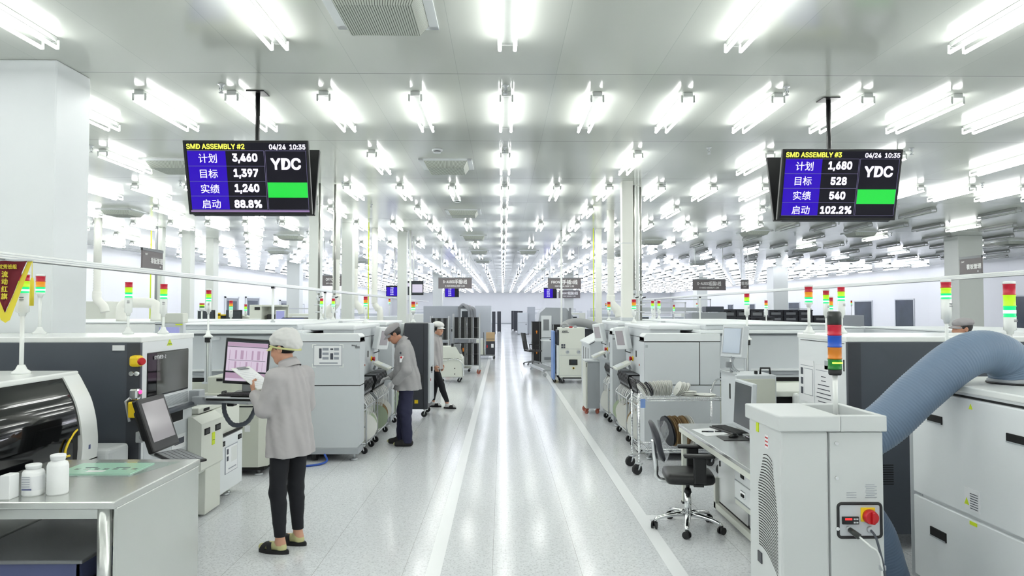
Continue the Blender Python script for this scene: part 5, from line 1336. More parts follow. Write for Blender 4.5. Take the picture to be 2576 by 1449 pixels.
def person(name_label, loc, rotz, P):
    root = thing('person', name_label, 'person', (loc[0], loc[1], 0), rotz, None)
    res = P.get('res', 0.006); s = P['h'] / 1.66
    V = lambda p: np.array([p[0], p[1], p[2]], float)
    lank, lknee, lhip = P['lleg']; rank, rknee, rhip = P['rleg']
    lsh, lel, lwr = P['larm']; rsh, rel, rwr = P['rarm']
    neck = P['neck']; M = Matrix.Translation(P['head']) @ Matrix.Rotation(R(P.get('hyaw', 0)), 4, 'Z') @ Matrix.Rotation(R(-P.get('hpitch', 0)), 4, 'X') @ Matrix.Rotation(R(P.get('hroll', 0)), 4, 'Y')
    allp = np.array([lank, lknee, lhip, rank, rknee, rhip, lsh, lel, lwr, rsh, rel, rwr, neck, P['head']])
    lo = allp.min(0) - 0.26; hi = allp.max(0) + 0.27; lo[2] = -0.01
    cx, cy = P.get('lean', (0, 0))
    # --- the body: one continuous surface
    F = Field(lo, hi, res)
    F.loft([(0.80 * s, 0, 0, 0.13 * s, 0.095 * s), (0.92 * s, 0, 0, 0.138 * s, 0.10 * s), (1.04 * s, cx * 0.3, cy * 0.3, 0.125 * s, 0.095 * s), (1.2 * s, cx * 0.7, cy * 0.7, 0.145 * s, 0.11 * s), (1.34 * s, cx, cy, 0.14 * s, 0.09 * s), (1.39 * s, cx, cy, 0.07 * s, 0.06 * s)])
    for a, kn, hp in ((lank, lknee, lhip), (rank, rknee, rhip)):
        F.chain([hp, kn, a], [0.082 * s, 0.052 * s, 0.034 * s], 0.03); F.limb(V(kn) * 0.75 + V(a) * 0.25 - np.array([0, 0.018, 0]), V(kn) * 0.4 + V(a) * 0.6 - np.array([0, 0.006, 0]), 0.047 * s, 0.038 * s, 0.02)
        foot_skin(F, a, P.get('footyaw', 0), s)
    for sh, el, wr in ((lsh, lel, lwr), (rsh, rel, rwr)):
        F.chain([sh, el, wr], [0.048 * s, 0.038 * s, 0.026 * s], 0.03)
    F.limb(neck, M @ Vector((0, 0.0, 0.04)), 0.053 * s, 0.048 * s, 0.02)
    head_prims(F, M, s)
    for key, wr in (('lhand', lwr), ('rhand', rwr)):
        d, n, curl, th = P[key]; hand(F, wr, d, n, curl, s * 0.96, th)
    sock, skin = P.get('sock', 'sock'), P.get('skin', 'skin')
    gz = P.get('glove'); zs = P.get('sockz', 0.075)
    wl, wr_ = V(lwr), V(rwr)
    def paint(C):
        r_ = np.zeros(len(C)); r_[C[:, 2] < zs + 0.02 * np.sin(C[:, 1] * 40)] = 1
        if gz: r_[(np.linalg.norm(C - wl, axis=1) < 0.2) | (np.linalg.norm(C - wr_, axis=1) < 0.2)] = 2
        return r_
    F.build('body', [skin, sock, 'glove'], root, paint)
    face_parts(root, M, s)
    # --- trousers
    F = Field((lo[0], lo[1], 0.0), (hi[0], hi[1], 1.1 * s), res)
    e = P.get('loose', 0.0); wd = P.get('wid', 1.0)
    F.loft([(0.80 * s, 0, 0, 0.150 * s * wd, 0.112 * s * wd), (0.92 * s, 0, 0, 0.160 * s * wd, 0.116 * s * wd), (1.04 * s, cx * .3, cy * .3, 0.14 * s, 0.11 * s)])
    for a, kn, hp in ((lank, lknee, lhip), (rank, rknee, rhip)):
        F.chain([hp, kn, V(a) + np.array([0, 0, P.get('cuff', 0.03)])], [0.092 * s * wd + e * 0.5, 0.062 * s + e, 0.042 * s + e * 1.1], 0.03)
        if not e: F.limb(V(kn) * 0.75 + V(a) * 0.25 - np.array([0, 0.018, 0]), V(kn) * 0.4 + V(a) * 0.6 - np.array([0, 0.004, 0]), 0.052 * s, 0.042 * s, 0.02)
    F.crumple(0.003 + e * 0.15, 34, 1.0); F.cut((0, 0, P.get('hemz', 0.10)), (0, 0.02, -1))
    F.build('trousers', P.get('pants', 'jeans'), root)
    # --- jacket
    hz = P['jz']; fw = P.get('flare', 0.03)
    F = Field((lo[0], lo[1], hz - 0.03), (hi[0], hi[1], 1.50 * s), res)
    wd = P.get('wid', 1.0)
    fold = lambda th, Z: 0.007 * np.sin(th * 6 + 2 * np.sin(Z * 9)) * np.clip((1.15 - Z) / 0.4, 0, 1) + 0.004 * np.sin(th * 11 + Z * 14)
    F.loft([(z_, x_, y_, a_ * wd, b_ * wd) for z_, x_, y_, a_, b_ in [(hz, 0, -0.01, 0.195 * s + fw, 0.150 * s + fw), (0.95 * s, 0, 0, 0.192 * s + fw * .5, 0.15 * s + fw * .6), (1.08 * s, cx * .4, cy * .4, 0.185 * s, 0.142 * s + fw * .2), (1.22 * s, cx * .7, cy * .7, 0.187 * s, 0.138 * s), (1.33 * s, cx, cy, 0.165 * s, 0.112 * s), (1.385 * s, cx, cy, 0.10 * s, 0.085 * s), (1.42 * s, cx * 1.05, cy * 1.05, 0.066 * s, 0.066 * s)]], 0.04, fold)
    for sh, el, wr in ((lsh, lel, lwr), (rsh, rel, rwr)):
        cu = V(el) + (V(wr) - V(el)) * 0.93
        F.limb(np.array([cx, cy, 1.37 * s]), sh, 0.062 * s, 0.064 * s, 0.04); F.chain([sh, el, cu], [0.070 * s, 0.062 * s, 0.050 * s], 0.03)
    F.crumple(0.003, 30, 0.6); F.crumple(0.0012, 63, 2.0)
    F.cut((0, 0, hz), (0, 0.03, -1))
    F.limb(np.array(neck) - np.array([0, 0, 0.02]), M @ Vector((0, 0.01, 0.12)), 0.057 * s, 0.065 * s, 0.006, True)
    for el, wr in ((lel, lwr), (rel, rwr)):
        v = V(wr) - V(el); F.limb(V(el) + v * 0.90, V(el) + v * 1.2, 0.034 * s, 0.04 * s, 0.006, True)
    F.build('jacket', P.get('jacket', 'jacket'), root)
    q = MB(P.get('jacket', 'jacket'))
    nk = Vector(neck); ax = ((M @ Vector((0, 0, 0.05))) - nk).normalized(); u = ax.cross(Vector((0, 1, 0))).normalized(); w_ = u.cross(ax)
    rows = [[nk + ax * h_ + (u * math.cos(a) + w_ * math.sin(a) * 1.08) * rr * s for a in [PI * 0.58 + 2 * PI * j / 30 * 0.92 for j in range(31)]] for h_, rr in ((-0.015, 0.075), (0.02, 0.068), (0.045, 0.064), (0.048, 0.068), (0.02, 0.077), (-0.02, 0.088))]
    q.grid(rows); q.build('collar', root)
    # --- hair and cap
    res2 = min(res, 0.006)
    c0 = np.array(M @ Vector((0, 0, 0.12))); Rm = np.array(M.to_3x3())
    F = Field(c0 - 0.2, c0 + 0.2, res2)
    F.ell(M @ Vector((0, -0.008 * s, 0.137 * s)), (0.083 * s, 0.102 * s, 0.097 * s), 0.01, Rm)
    if P.get('longhair'):
        for e_ in (-1, 1): F.limb(M @ Vector((e_ * 0.075, 0.0, 0.12)), M @ Vector((e_ * 0.07, 0.01, 0.0)), 0.022, 0.016, 0.02)
        F.limb(M @ Vector((0, -0.085, 0.10)), M @ Vector((0, -0.08, -0.02)), 0.045, 0.03, 0.03)
    fwd = M.to_3x3() @ Vector((0, 1, 0)); upv = M.to_3x3() @ Vector((0, 0, 1))
    F.cut(M @ Vector((0, 0.045, 0.1)), fwd * 0.95 - upv * 0.3)
    F.cut(M @ Vector((0, -0.05, P.get('hairz', 0.055))), -upv + fwd * 0.25)
    F.build('hair', 'hair', root)
    F = Field(c0 - 0.25, c0 + 0.25, res2)
    if P['cap'] == 'bouffant':
        F.ell(M @ Vector((0, -0.020, 0.175)), (0.098, 0.118, 0.085), 0.02, Rm).ell(M @ Vector((0, -0.088, 0.118)), (0.078, 0.062, 0.066), 0.03, Rm)
        F.crumple(0.006, 42, 0.4); F.crumple(0.003, 80, 1.2)
        F.cut(M @ Vector((0, 0.0, 0.108)), -upv + fwd * 0.42)
        F.build('cap', 'cap_white', root)
        q = MB('cap_band'); q.T = M
        q.grid([[(0.090 * math.cos(a) * k, -0.012 + 0.116 * math.sin(a) * k, z - 0.018 + 0.42 * (-0.012 + 0.116 * math.sin(a) * k)) for a in [2 * PI * j / 36 for j in range(36)]] for k, z in ((1.0, 0.120), (1.03, 0.126), (1.03, 0.132), (0.98, 0.136))], True, True)
        q.grid([[((0.088 + 0.0 * e_) * math.cos(a), 0.0 + (0.10 + e_) * math.sin(a), 0.148 - e_ * 0.5 - 0.02 * math.cos(a) ** 2) for a in [PI * (0.14 + 0.72 * j / 14) for j in range(15)]] for e_ in (0, 0.02, 0.04, 0.05)]); q.build('cap_brim', root)
    else:
        F.ell(M @ Vector((0, -0.012, 0.185)), (0.094, 0.118, 0.056), 0.02, Rm).ell(M @ Vector((0, -0.005, 0.165)), (0.087, 0.107, 0.045), 0.02, Rm)
        F.crumple(0.003, 45, 0.8); F.cut(M @ Vector((0, 0.0, 0.148)), -upv)
        F.build('cap', P.get('capm', 'cap_grey'), root)
        q = MB(P.get('capm', 'cap_grey')); q.T = M
        q.grid([[((0.082 - 0.15 * e_ * (1 if e_ else 0) * 0.6) * math.cos(a), 0.012 + (0.086 + e_) * math.sin(a), 0.155 - e_ * 0.30 - 0.022 * math.cos(a) ** 2) for a in [PI * (0.10 + 0.80 * j / 16) for j in range(17)]] for e_ in (0, 0.02, 0.045, 0.065, 0.072)])
        q.grid([[((0.080 - 0.15 * e_ * 0.6) * math.cos(a), 0.012 + (0.085 + e_) * math.sin(a), 0.150 - e_ * 0.30 - 0.022 * math.cos(a) ** 2) for a in [PI * (0.10 + 0.80 * j / 16) for j in range(17)]][::-1] for e_ in (0, 0.02, 0.045, 0.065, 0.070)])
        q.build('cap_visor', root)
    if P.get('feet') == 'sandal':
        for a in (lank, rank): sandal(root, a, P.get('footyaw', 0), s)
    else:
        for a in (lank, rank):
            F = Field((a[0] - 0.25, a[1] - 0.25, -0.005), (a[0] + 0.25, a[1] + 0.28, 0.14), 0.006); shoe(F, a, P.get('footyaw', 0), s); F.cut((0, 0, 0.001), (0, 0, -1)); F.build('shoe', 'shoe', root)
    return root, M
# woman with the clipboard, seen from behind on the left
GIRL = dict(h=1.645, res=0.0055, lleg=((-0.10, -0.02, 0.085), (-0.095, 0.02, 0.455), (-0.085, 0.0, 0.85)), rleg=((0.10, 0.01, 0.085), (0.09, 0.03, 0.455), (0.085, 0.0, 0.85)),
    larm=((-0.148, 0.0, 1.325), (-0.188, 0.07, 1.085), (-0.115, 0.265, 1.175)), rarm=((0.148, 0.0, 1.325), (0.205, 0.04, 1.08), (0.12, 0.24, 1.15)),
    lhand=((0.25, 0.75, 0.55), (-0.75, 0.1, -0.5), 0.45, 1), rhand=((-0.5, 0.8, 0.2), (0.3, 0.2, 0.9), 0.5, -1),
    neck=(0, 0.015, 1.405), head=(0.0, 0.035, 1.44), hyaw=18, hpitch=16, jz=0.725, flare=0.026, wid=0.88, footyaw=R(14), feet='sandal', cap='bouffant', jacket='jacket', pants='jeans', hemz=0.125, cuff=0.02, sock='sock', sockz=0.082, hairz=0.035)
g_root, g_M = person('woman in a white bouffant cap and grey jacket holding a clipboard', (-1.645, 5.44), R(58), GIRL)
q = MB('gold').tube([(-0.122 + 0.03 * math.cos(a), 0.255 + 0.012 * math.sin(a), 1.17 + 0.028 * math.sin(a)) for a in [2 * PI * k / 16 for k in range(16)]], 0.003, 6, closed=True); q.build('bracelet', g_root)
# the clipboard in her hand (its own thing)
gm = Matrix.Translation((-1.645, 5.44, 0)) @ Matrix.Rotation(R(58), 4, 'Z')
cb = thing('clipboard', 'clipboard with white paper held by the woman in the white cap', 'clipboard', (0, 0, 0))
A = gm @ Matrix.Translation((-0.035, 0.385, 1.295)) @ Matrix.Rotation(R(12), 4, 'Z') @ Matrix.Rotation(R(31), 4, 'X')
cb.matrix_world = A
MB('offwhite').box((-0.11, -0.155, -0.004), (0.11, 0.155, 0.0), 0.0015, 1).build('board', cb)
q = MB('paper').box((-0.104, -0.15, 0.0), (0.104, 0.14, 0.0012)).m('ink2')
for k in range(9): q.box((-0.085, -0.10 + k * 0.022, 0.0012), (0.07 - 0.02 * (k % 3), -0.0985 + k * 0.022, 0.0015))
q.build('paper', cb)
MB('cgrey').box((-0.05, 0.125, 0.001), (0.05, 0.152, 0.007), 0.002, 1).tube([(-0.045, 0.13, 0.006), (-0.05, 0.11, 0.012), (0.05, 0.11, 0.012), (0.045, 0.13, 0.006)], 0.003, 6).build('clip', cb)
# man in the grey cap bending over the feeders
MAN = dict(h=1.66, res=0.006, lleg=((-0.105, -0.03, 0.085), (-0.10, 0.0, 0.47), (-0.09, -0.02, 0.87)), rleg=((0.10, 0.085, 0.085), (0.10, 0.055, 0.47), (0.09, -0.02, 0.87)),
    larm=((-0.19, 0.015, 1.315), (-0.265, -0.035, 1.03), (-0.215, 0.13, 0.865)), rarm=((0.19, 0.02, 1.315), (0.24, 0.06, 1.04), (0.13, 0.25, 0.90)),
    lhand=((0.15, 0.75, -0.35), (-0.7, 0.1, 0.5), 0.5, -1), rhand=((-0.1, 0.9, -0.2), (0.3, 0.2, 0.9), 0.5, -1),
    neck=(0, 0.055, 1.40), head=(0, 0.10, 1.425), hpitch=38, hyaw=6, jz=0.755, flare=0.045, lean=(0, 0.035), footyaw=R(4), feet='shoe', cap='visor', capm='cap_grey', jacket='jacket_b', pants='navy', loose=0.022, cuff=-0.02, hemz=0.045, skin='skin2', glove=True, hairz=0.06)
m_root, m_M = person('man in a grey visor cap and grey jacket bowing over the feeders', (-1.31, 9.56), R(90), MAN)
q = MB('paper').box((-0.285, 0.0, 1.14), (-0.262, 0.055, 1.225), 0.004).m('ink').ball((-0.268, 0.045, 1.265), (0.012, 0.014, 0.014), 8, 6).m('red').box((-0.288, 0.02, 1.195), (-0.284, 0.045, 1.22)); q.build('arm_badge', m_root)
# woman stepping out from behind the charcoal cabinet
W3 = dict(h=1.58, res=0.009, lleg=((-0.10, -0.08, 0.085), (-0.09, -0.02, 0.44), (-0.08, 0.0, 0.82)), rleg=((0.03, 0.27, 0.085), (0.06, 0.16, 0.44), (0.08, 0.0, 0.82)),
    larm=((-0.165, 0.0, 1.28), (-0.20, -0.02, 1.02), (-0.18, 0.06, 0.80)), rarm=((0.165, 0.0, 1.28), (0.20, 0.0, 1.02), (0.16, 0.08, 0.80)),
    lhand=((0.1, 0.3, -0.95), (-0.9, 0.1, 0.1), 0.5, 1), rhand=((-0.1, 0.3, -0.95), (0.9, 0.1, 0.1), 0.5, -1),
    neck=(0, 0.03, 1.345), head=(0, 0.06, 1.38), hpitch=10, hyaw=-24, jz=0.72, flare=0.012, lean=(0, 0.02), footyaw=R(0), feet='sandal', cap='visor', capm='cap_white', jacket='jacket', pants='jeans', hemz=0.12, sock='sock_w', sockz=0.11, longhair=True)
person('woman with dark hair and a pale cap half hidden behind the charcoal cabinet', (-1.275, 13.15), R(-108), W3)
FM = dict(W3, h=1.70, cap='visor', capm='cap_grey', jacket='jacket_b', pants='navy', longhair=False, hyaw=0, hpitch=4, footyaw=0, feet='shoe', loose=0.02, skin='skin2',
    lleg=((-0.1, 0, 0.085), (-0.095, 0.02, 0.47), (-0.085, 0, 0.88)), rleg=((0.1, 0, 0.085), (0.095, 0.02, 0.47), (0.085, 0, 0.88)),
    larm=((-0.185, 0, 1.39), (-0.23, 0.0, 1.12), (-0.2, 0.14, 0.95)), rarm=((0.185, 0, 1.39), (0.23, 0.0, 1.12), (0.2, 0.14, 0.95)), neck=(0, 0.01, 1.455), head=(0, 0.035, 1.50), jz=0.75)
person('man in a grey visor cap seen only above the right charcoal printer', (5.66, 8.42), R(82), FM)
# ---------------------------------------------------------------- mid-distance machines along the aisle
def at(x, y, Y): return ((x - 1264) * Y / 1750, Y, 1.84 + (779 - y) * Y / 1750)
def simple(name, label, cat, group=None): return thing(name, label, cat, (0, 0, 0), 0, group)
def place(root, loc, rz=0):
    root.location = loc; root.rotation_euler = (0, 0, rz); return root
# charcoal cabinet standing before the far left placement machine
root, nb, wb = grp('charcoal_cabinet', 'charcoal wheeled cabinet with a pale door behind the man in the grey cap', 'cabinet', (1.48, 12.3, 0), -1)
q = nb('dgrey2').box((1.275, 11.95, 0.14), (1.68, 12.65, 1.61), 0.015).m('black').box((1.345, 11.946, 0.15), (1.349, 11.955, 1.6))
for k in range(7): q.m('black').box((1.36, 11.945, 0.62 + k * 0.02), (1.48, 11.952, 0.628 + k * 0.02))
q.m('yellow').box((1.44, 11.944, 0.24), (1.50, 11.951, 0.30)); q.build('cabinet_body', root)
q = nb('lgrey').box((1.235, 11.97, 0.24), (1.275, 12.63, 1.60), 0.008); d_ = q.build('door', root)
nb('black').box((1.205, 12.05, 0.78), (1.235, 12.12, 0.86), 0.01).m('alu').tube([(1.225, 12.1, 0.75), (1.20, 12.1, 0.88)], 0.012, 8).m('red').box((1.228, 12.0, 0.62), (1.236, 12.03, 0.66)).build('door_handle', d_)
for (x, y) in ((1.32, 12.02), (1.32, 12.58), (1.65, 12.02), (1.65, 12.58)):
    q = nb(); caster(q, x, y, 0.14, 0.05, 'rubber', 'white'); q.build('caster', root)
TL('signal_tower', 'signal tower standing on the charcoal cabinet behind the man', (-1.58, 12.35, 1.611), 2.0, RAG, 0.036, 0.05, body=0.05)

# white wheeled loader with an angled display
root, nb, wb = grp('wheeled_loader', 'low white wheeled machine with an angled display beside the half-hidden woman', 'machine', (1.27, 17.9, 0), -1)
q = nb('offwhite').box((1.0, 17.6, 0.14), (1.56, 18.3, 0.62), 0.02).prism([(1.02, 0.62), (1.56, 0.62), (1.56, 0.90), (1.18, 0.90)], 'y', 17.62, 18.28).m('gap').box((1.1, 17.596, 0.60), (1.5, 17.603, 0.61))
for z in (0.22, 0.36): q.m('black').tube([(1.2, 17.6, z), (1.2, 17.592, z)], 0.015, 8)
q.build('body', root)
nb('chrome').tube(catmull([(1.5, 17.58, 0.55), (1.2, 17.56, 0.60), (1.03, 17.57, 0.52), (0.985, 17.6, 0.3), (0.98, 17.62, 0.16)], 5), 0.014, 8).build('handle', root)
q = nb('mgrey').box((1.06, 17.75, 0.92), (1.22, 17.95, 0.96)).m('black').box((1.24, 17.72, 0.75), (1.30, 17.76, 0.98)); q.m('cgrey').prism([(1.02, 0.72), (1.2, 0.72), (1.22, 0.97), (1.08, 0.97)], 'y', 17.68, 17.72); q.build('control_display', root)
for (x, y) in ((1.07, 17.7), (1.5, 17.7), (1.07, 18.2)):
    q = nb(); caster(q, x, y, 0.14, 0.05, 'rubber', 'white'); q.build('caster', root)
root, nb, wb = grp('storage_cabinet', 'small off-white cabinet on casters beside the black magazine racks', 'cabinet', (1.09, 20.9, 0), -1)
nb('offwhite').box((0.93, 20.7, 0.10), (1.25, 21.2, 0.645), 0.01).build('cabinet_body', root)
for x in (0.97, 1.21):
    q = nb(); caster(q, x, 20.75, 0.10, 0.04, 'black', 'cgrey'); q.build('caster', root)

def magazine(root_label, loc, w_, d_, h, arrow, lab, slat=False):
    root = thing('board_magazine', lab, 'magazine rack', loc, 0, 'black circuit board magazines')
    q = MB('black').box((-w_ / 2, -d_ / 2, 0), (w_ / 2, d_ / 2, 0.03)).box((-w_ / 2, -d_ / 2, h - 0.03), (w_ / 2, d_ / 2, h)).box((-w_ / 2, -d_ / 2 + 0.01, 0), (w_ / 2, d_ / 2 - 0.01, h)) if not slat else MB('black').box((-w_ / 2, -d_ / 2, 0), (w_ / 2, d_ / 2, 0.03)).box((-w_ / 2, -d_ / 2, h - 0.03), (w_ / 2, d_ / 2, h)).box((-w_ / 2, d_ / 2 - 0.02, 0), (w_ / 2, d_ / 2, h))
    q.box((-w_ / 2 - 0.01, -d_ / 2 - 0.01, h * 0.48), (w_ / 2 + 0.01, d_ / 2, h * 0.5))
    q.build('magazine_body', root)
    q = MB('alu')
    for x, e in ((-w_ / 2 + 0.006, 0.005), (w_ * 0.28, 0.003), (w_ / 2 - 0.006, 0.005)): q.box((x - e, -d_ / 2 - 0.012, 0), (x + e, -d_ / 2 + 0.002, h))
    q.build('side_rail', root)
    if arrow:
        q = MB('orange')
        for zz in ((h * 0.72,) if arrow == 1 else (h * 0.25, h * 0.75)): q.box((-0.015, -d_ / 2 - 0.016, zz - 0.06), (0.015, -d_ / 2 - 0.013, zz + 0.01)).add([(-0.035, -d_ / 2 - 0.015, zz + 0.005), (0.035, -d_ / 2 - 0.015, zz + 0.005), (0, -d_ / 2 - 0.015, zz + 0.055)], [(0, 1, 2)])
        q.build('arrow_sticker', root)
    return root
def rack_trolley(side, x0, x1, y0, y1, zs, ztop, label):
    root, nb, wb = grp('rack_trolley', label, 'trolley', ((x0 + x1) / 2, (y0 + y1) / 2, 0), side)
    for (x, y) in ((x0, y0), (x1, y0), (x0, y1), (x1, y1)):
        nb('alu').box((x - 0.016, y - 0.016, 0.14), (x + 0.016, y + 0.016, ztop)).build('post', root)
        q = nb(); caster(q, x, y, 0.14, 0.055, 'copper_red' if side < 0 else 'rubber', 'alu', R(30)); q.build('caster', root)
    for z in zs: nb('alu').box((x0, y0, z - 0.02), (x1, y1, z)).build('shelf', root)
    return root
rack_trolley(-1, 0.66, 1.42, 20.0, 20.45, (0.25, 1.02), 1.72, 'steel rack trolley holding tall black board magazines left of the aisle')
for k in range(4): magazine('', (-1.31 + k * 0.185, 20.22, 1.021), 0.16, 0.36, 0.60, 0, 'black magazine on the upper tier of the left rack trolley, %s from the aisle' % ordinal(4 - k), k == 3)
for k in range(4): magazine('', (-1.31 + k * 0.185, 20.22, 0.251), 0.16, 0.36, 0.62, 1 if k == 1 else 0, 'black magazine on the lower tier of the left rack trolley, %s from the aisle' % ordinal(4 - k), k == 3)
rack_trolley(-1, 1.5, 2.0, 19.4, 19.9, (0.3, 1.0), 1.66, 'second steel rack trolley, farther from the aisle than the one with the orange arrow')
for k in range(3): magazine('', (-1.92 + k * 0.165, 19.62, 1.001), 0.15, 0.36, 0.60, 0, 'black magazine on the outer left trolley, upper tier, %s from its left' % ordinal(k + 1))
for k in range(3): magazine('', (-1.92 + k * 0.165, 19.62, 0.301), 0.15, 0.36, 0.60, 1 if k == 2 else 0, 'black magazine on the outer left trolley, lower tier, %s from its left' % ordinal(k + 1))
magazine('', (1.20, 24.6, 0.0), 0.34, 0.4, 1.42, 2, 'tall black magazine tower with two orange arrows right of the aisle, behind the small desk')
magazine('', (1.66, 20.6, 0.0), 0.34, 0.4, 1.40, 1, 'tall black magazine tower next to the white chiller')

# cartons on a flat dolly
root = thing('dolly', 'flat dolly carrying stacked cartons at the left edge of the aisle', 'dolly', (-0.62, 26.3, 0))
q = MB('cgrey').box((-0.55, -0.3, 0.12), (0.35, 0.3, 0.16)); q.build('platform', root)
for (x, y) in ((-0.45, -0.25), (0.28, -0.25), (0.28, 0.25)):
    q = MB(); caster(q, x, y, 0.12, 0.045); q.build('caster', root)
MB('black').tube([(-0.08, -0.28, 0.15), (-0.08, -0.28, 1.0)], 0.012, 8).build('handle', root)
tag(MB('reel_dark').box((-0.62, 26.05, 0.161), (-0.28, 26.45, 0.66), 0.006).m('paper').box((-0.42, 26.046, 0.42), (-0.33, 26.052, 0.56)).m('red').box((-0.59, 26.046, 0.42), (-0.55, 26.052, 0.52)).build('carton'), 'dark labelled carton under the brown carton at the left of the aisle', 'carton')
tag(MB('carton').box((-0.61, 26.05, 0.661), (-0.29, 26.42, 0.99), 0.006).m('ink').box((-0.61, 26.045, 0.735), (-0.29, 26.051, 0.75)).build('carton'), 'brown cardboard carton on top of the dark carton, left of the aisle', 'carton')
tag(MB('offwhite').box((-0.98, 26.1, 0.161), (-0.66, 26.4, 0.70), 0.006).m('paper').box((-0.97, 26.1, 0.70), (-0.7, 26.35, 0.76), 0.004).build('carton'), 'pale carton topped with papers beside the brown carton', 'carton')

# right side: grey cabinet, chiller, pallet cart, desk and chair
root, nb, wb = grp('waste_cabinet', 'grey upright cabinet on red-brown casters before the far right placement machine', 'cabinet', (1.59, 12.5, 0), 1)
q = nb('offwhite').box((1.465, 12.28, 0.10), (1.50, 12.75, 0.93), 0.006).m('mgrey').box((1.50, 12.28, 0.10), (1.715, 12.75, 0.93), 0.006).m('lgrey').box((1.455, 12.26, 0.925), (1.72, 12.76, 0.945)).m('gap').box((1.472, 12.277, 0.83), (1.482, 12.283, 0.90)); q.build('cabinet_body', root)
for (x, y) in ((1.50, 12.33), (1.69, 12.33), (1.5, 12.7)):
    q = nb(); caster(q, x, y, 0.10, 0.042, 'copper_red', 'copper_red', R(120)); q.build('caster', root)
root, nb, wb = grp('chiller', 'beige-white chiller with two round gauges and a dark panel right of the aisle', 'chiller', (1.72, 17.7, 0), 1)
q = nb('offwhite').box((1.42, 17.36, 0.15), (2.06, 18.1, 1.385), 0.015).m('mgrey').box((1.43, 17.355, 0.205), (2.05, 17.362, 0.211)).box((1.43, 17.355, 0.70), (2.05, 17.362, 0.706)).box((1.43, 17.355, 0.86), (2.05, 17.362, 0.866)).m('white').box((1.36, 17.42, 0.2), (1.42, 18.05, 0.95), 0.01).m('dgrey2').box((1.375, 17.44, 0.95), (1.415, 18.0, 1.33)).m('gap').box((1.4, 17.4, 0.12), (2.0, 18.0, 0.16)); q.build('housing', root)
q = nb('ink')
for k in range(4): q.box((1.465 + 0.055 * (k % 2), 17.352, 0.88 + 0.055 * (k // 2)), (1.51 + 0.055 * (k % 2), 17.358, 0.925 + 0.055 * (k // 2)))
q.build('sticker', root)
for x in (1.62, 1.90): nb('alu').tube([(x, 17.36, 0.785), (x, 17.345, 0.785)], 0.048, 18).m('mgrey').tube([(x, 17.345, 0.785), (x, 17.342, 0.785)], 0.036, 16).m('ink').tube([(x, 17.342, 0.785), (x + 0.02, 17.341, 0.80)], 0.004, 5).build('gauge', root)
nb('black').box((1.66, 17.345, 0.46), (1.87, 17.36, 0.60), 0.004).m('scr_dark').box((1.72, 17.342, 0.50), (1.83, 17.346, 0.58)).build('control_panel', root)
nb('yellow').tube([(1.77, 17.36, 0.385), (1.77, 17.352, 0.385)], 0.028, 16).m('black').tube([(1.77, 17.352, 0.385), (1.77, 17.335, 0.385)], 0.02, 12).build('switch', root)
q = wb('ink'); q.text('KIMYO', 0.055, face_cam(1.56, 17.352, 1.30), bold=0.03); q.box((1.48, 17.354, 1.26), (1.66, 17.358, 1.272)); q.build('lettering', root)
q = nb('mgrey').box((1.5, 17.45, 1.385), (1.56, 17.55, 1.44)).box((1.8, 17.45, 1.385), (1.86, 17.55, 1.44)).box((1.5, 17.47, 1.425), (1.86, 17.5, 1.44)).m('red').ball((1.72, 17.5, 1.40), (0.05, 0.05, 0.025)); q.build('top_valve', root)
for (x, y) in ((1.47, 17.42), (2.0, 17.42), (1.47, 18.0)):
    q = nb(); caster(q, x, y, 0.15, 0.055, 'black', 'alu', R(20)); q.build('caster', root)
q = MB('hose_grey').tube(catmull([(1.62, 18.15, 1.36), (1.66, 18.35, 1.42), (1.9, 18.5, 1.50), (2.3, 18.5, 1.46), (2.7, 18.5, 1.28), (3.0, 18.5, 1.1)], 8), 0.115, 14)
tag(q.build('duct_hose'), 'thick grey duct hose curving away behind the white chiller', 'hose')
tag(MB('dgrey2').box((2.05, 18.7, 0.1), (2.75, 19.3, 1.32), 0.02).build('dark_cabinet'), 'dark cabinet under the grey duct hose behind the white chiller', 'cabinet')
root = thing('panel_cart', 'blue-edged panel cart standing against the left side of the chiller', 'cart', (1.30, 17.9, 0))
MB('blue_panel').box((-0.03, -0.35, 0.08), (0.025, 0.3, 1.30), 0.005).build('panel', root)
for y in (-0.28, 0.22):
    q = MB(); caster(q, 0, y, 0.09, 0.04); q.build('caster', root)
root = thing('pallet_cart', 'low steel frame cart on the right aisle line', 'cart', (1.18, 20.2, 0), R(8))
q = MB('alu').box((-0.22, -1.1, 0.14), (-0.16, 1.1, 0.20)).box((0.16, -1.1, 0.14), (0.22, 1.1, 0.20))
for k in range(8): q.box((-0.2, -1.05 + k * 0.29, 0.15), (0.2, -0.98 + k * 0.29, 0.19))
q.m('yellow').box((0.1, -1.12, 0.10), (0.2, -1.1, 0.14)); q.build('frame', root)
for (x, y) in ((-0.18, -1.0), (0.18, -1.0), (-0.18, 1.0), (0.18, 1.0)):
    q = MB(); caster(q, x, y, 0.14, 0.05, 'alu', 'alu'); q.build('caster', root)
root = thing('small_desk', 'small white desk with a black pad, beside the distant office chair', 'desk', (1.62, 23.9, 0))
MB('white').box((-0.3, -0.4, 0.77), (0.42, 0.4, 0.80), 0.005).m('black').box((0.0, -0.2, 0.801), (0.25, 0.1, 0.83)).build('desktop', root)
for (x, y) in ((-0.24, -0.35), (0.38, -0.35), (-0.24, 0.35), (0.38, 0.35)): MB('lgrey').box((x - 0.03, y - 0.03, 0), (x + 0.03, y + 0.03, 0.77)).build('leg', root)
root = thing('office_chair', 'distant black mesh office chair at the small white desk', 'chair', (1.02, 23.3, 0), R(20))
MB('black').box((-0.24, -0.24, 0.44), (0.24, 0.24, 0.50), 0.05, 3).build('seat', root)
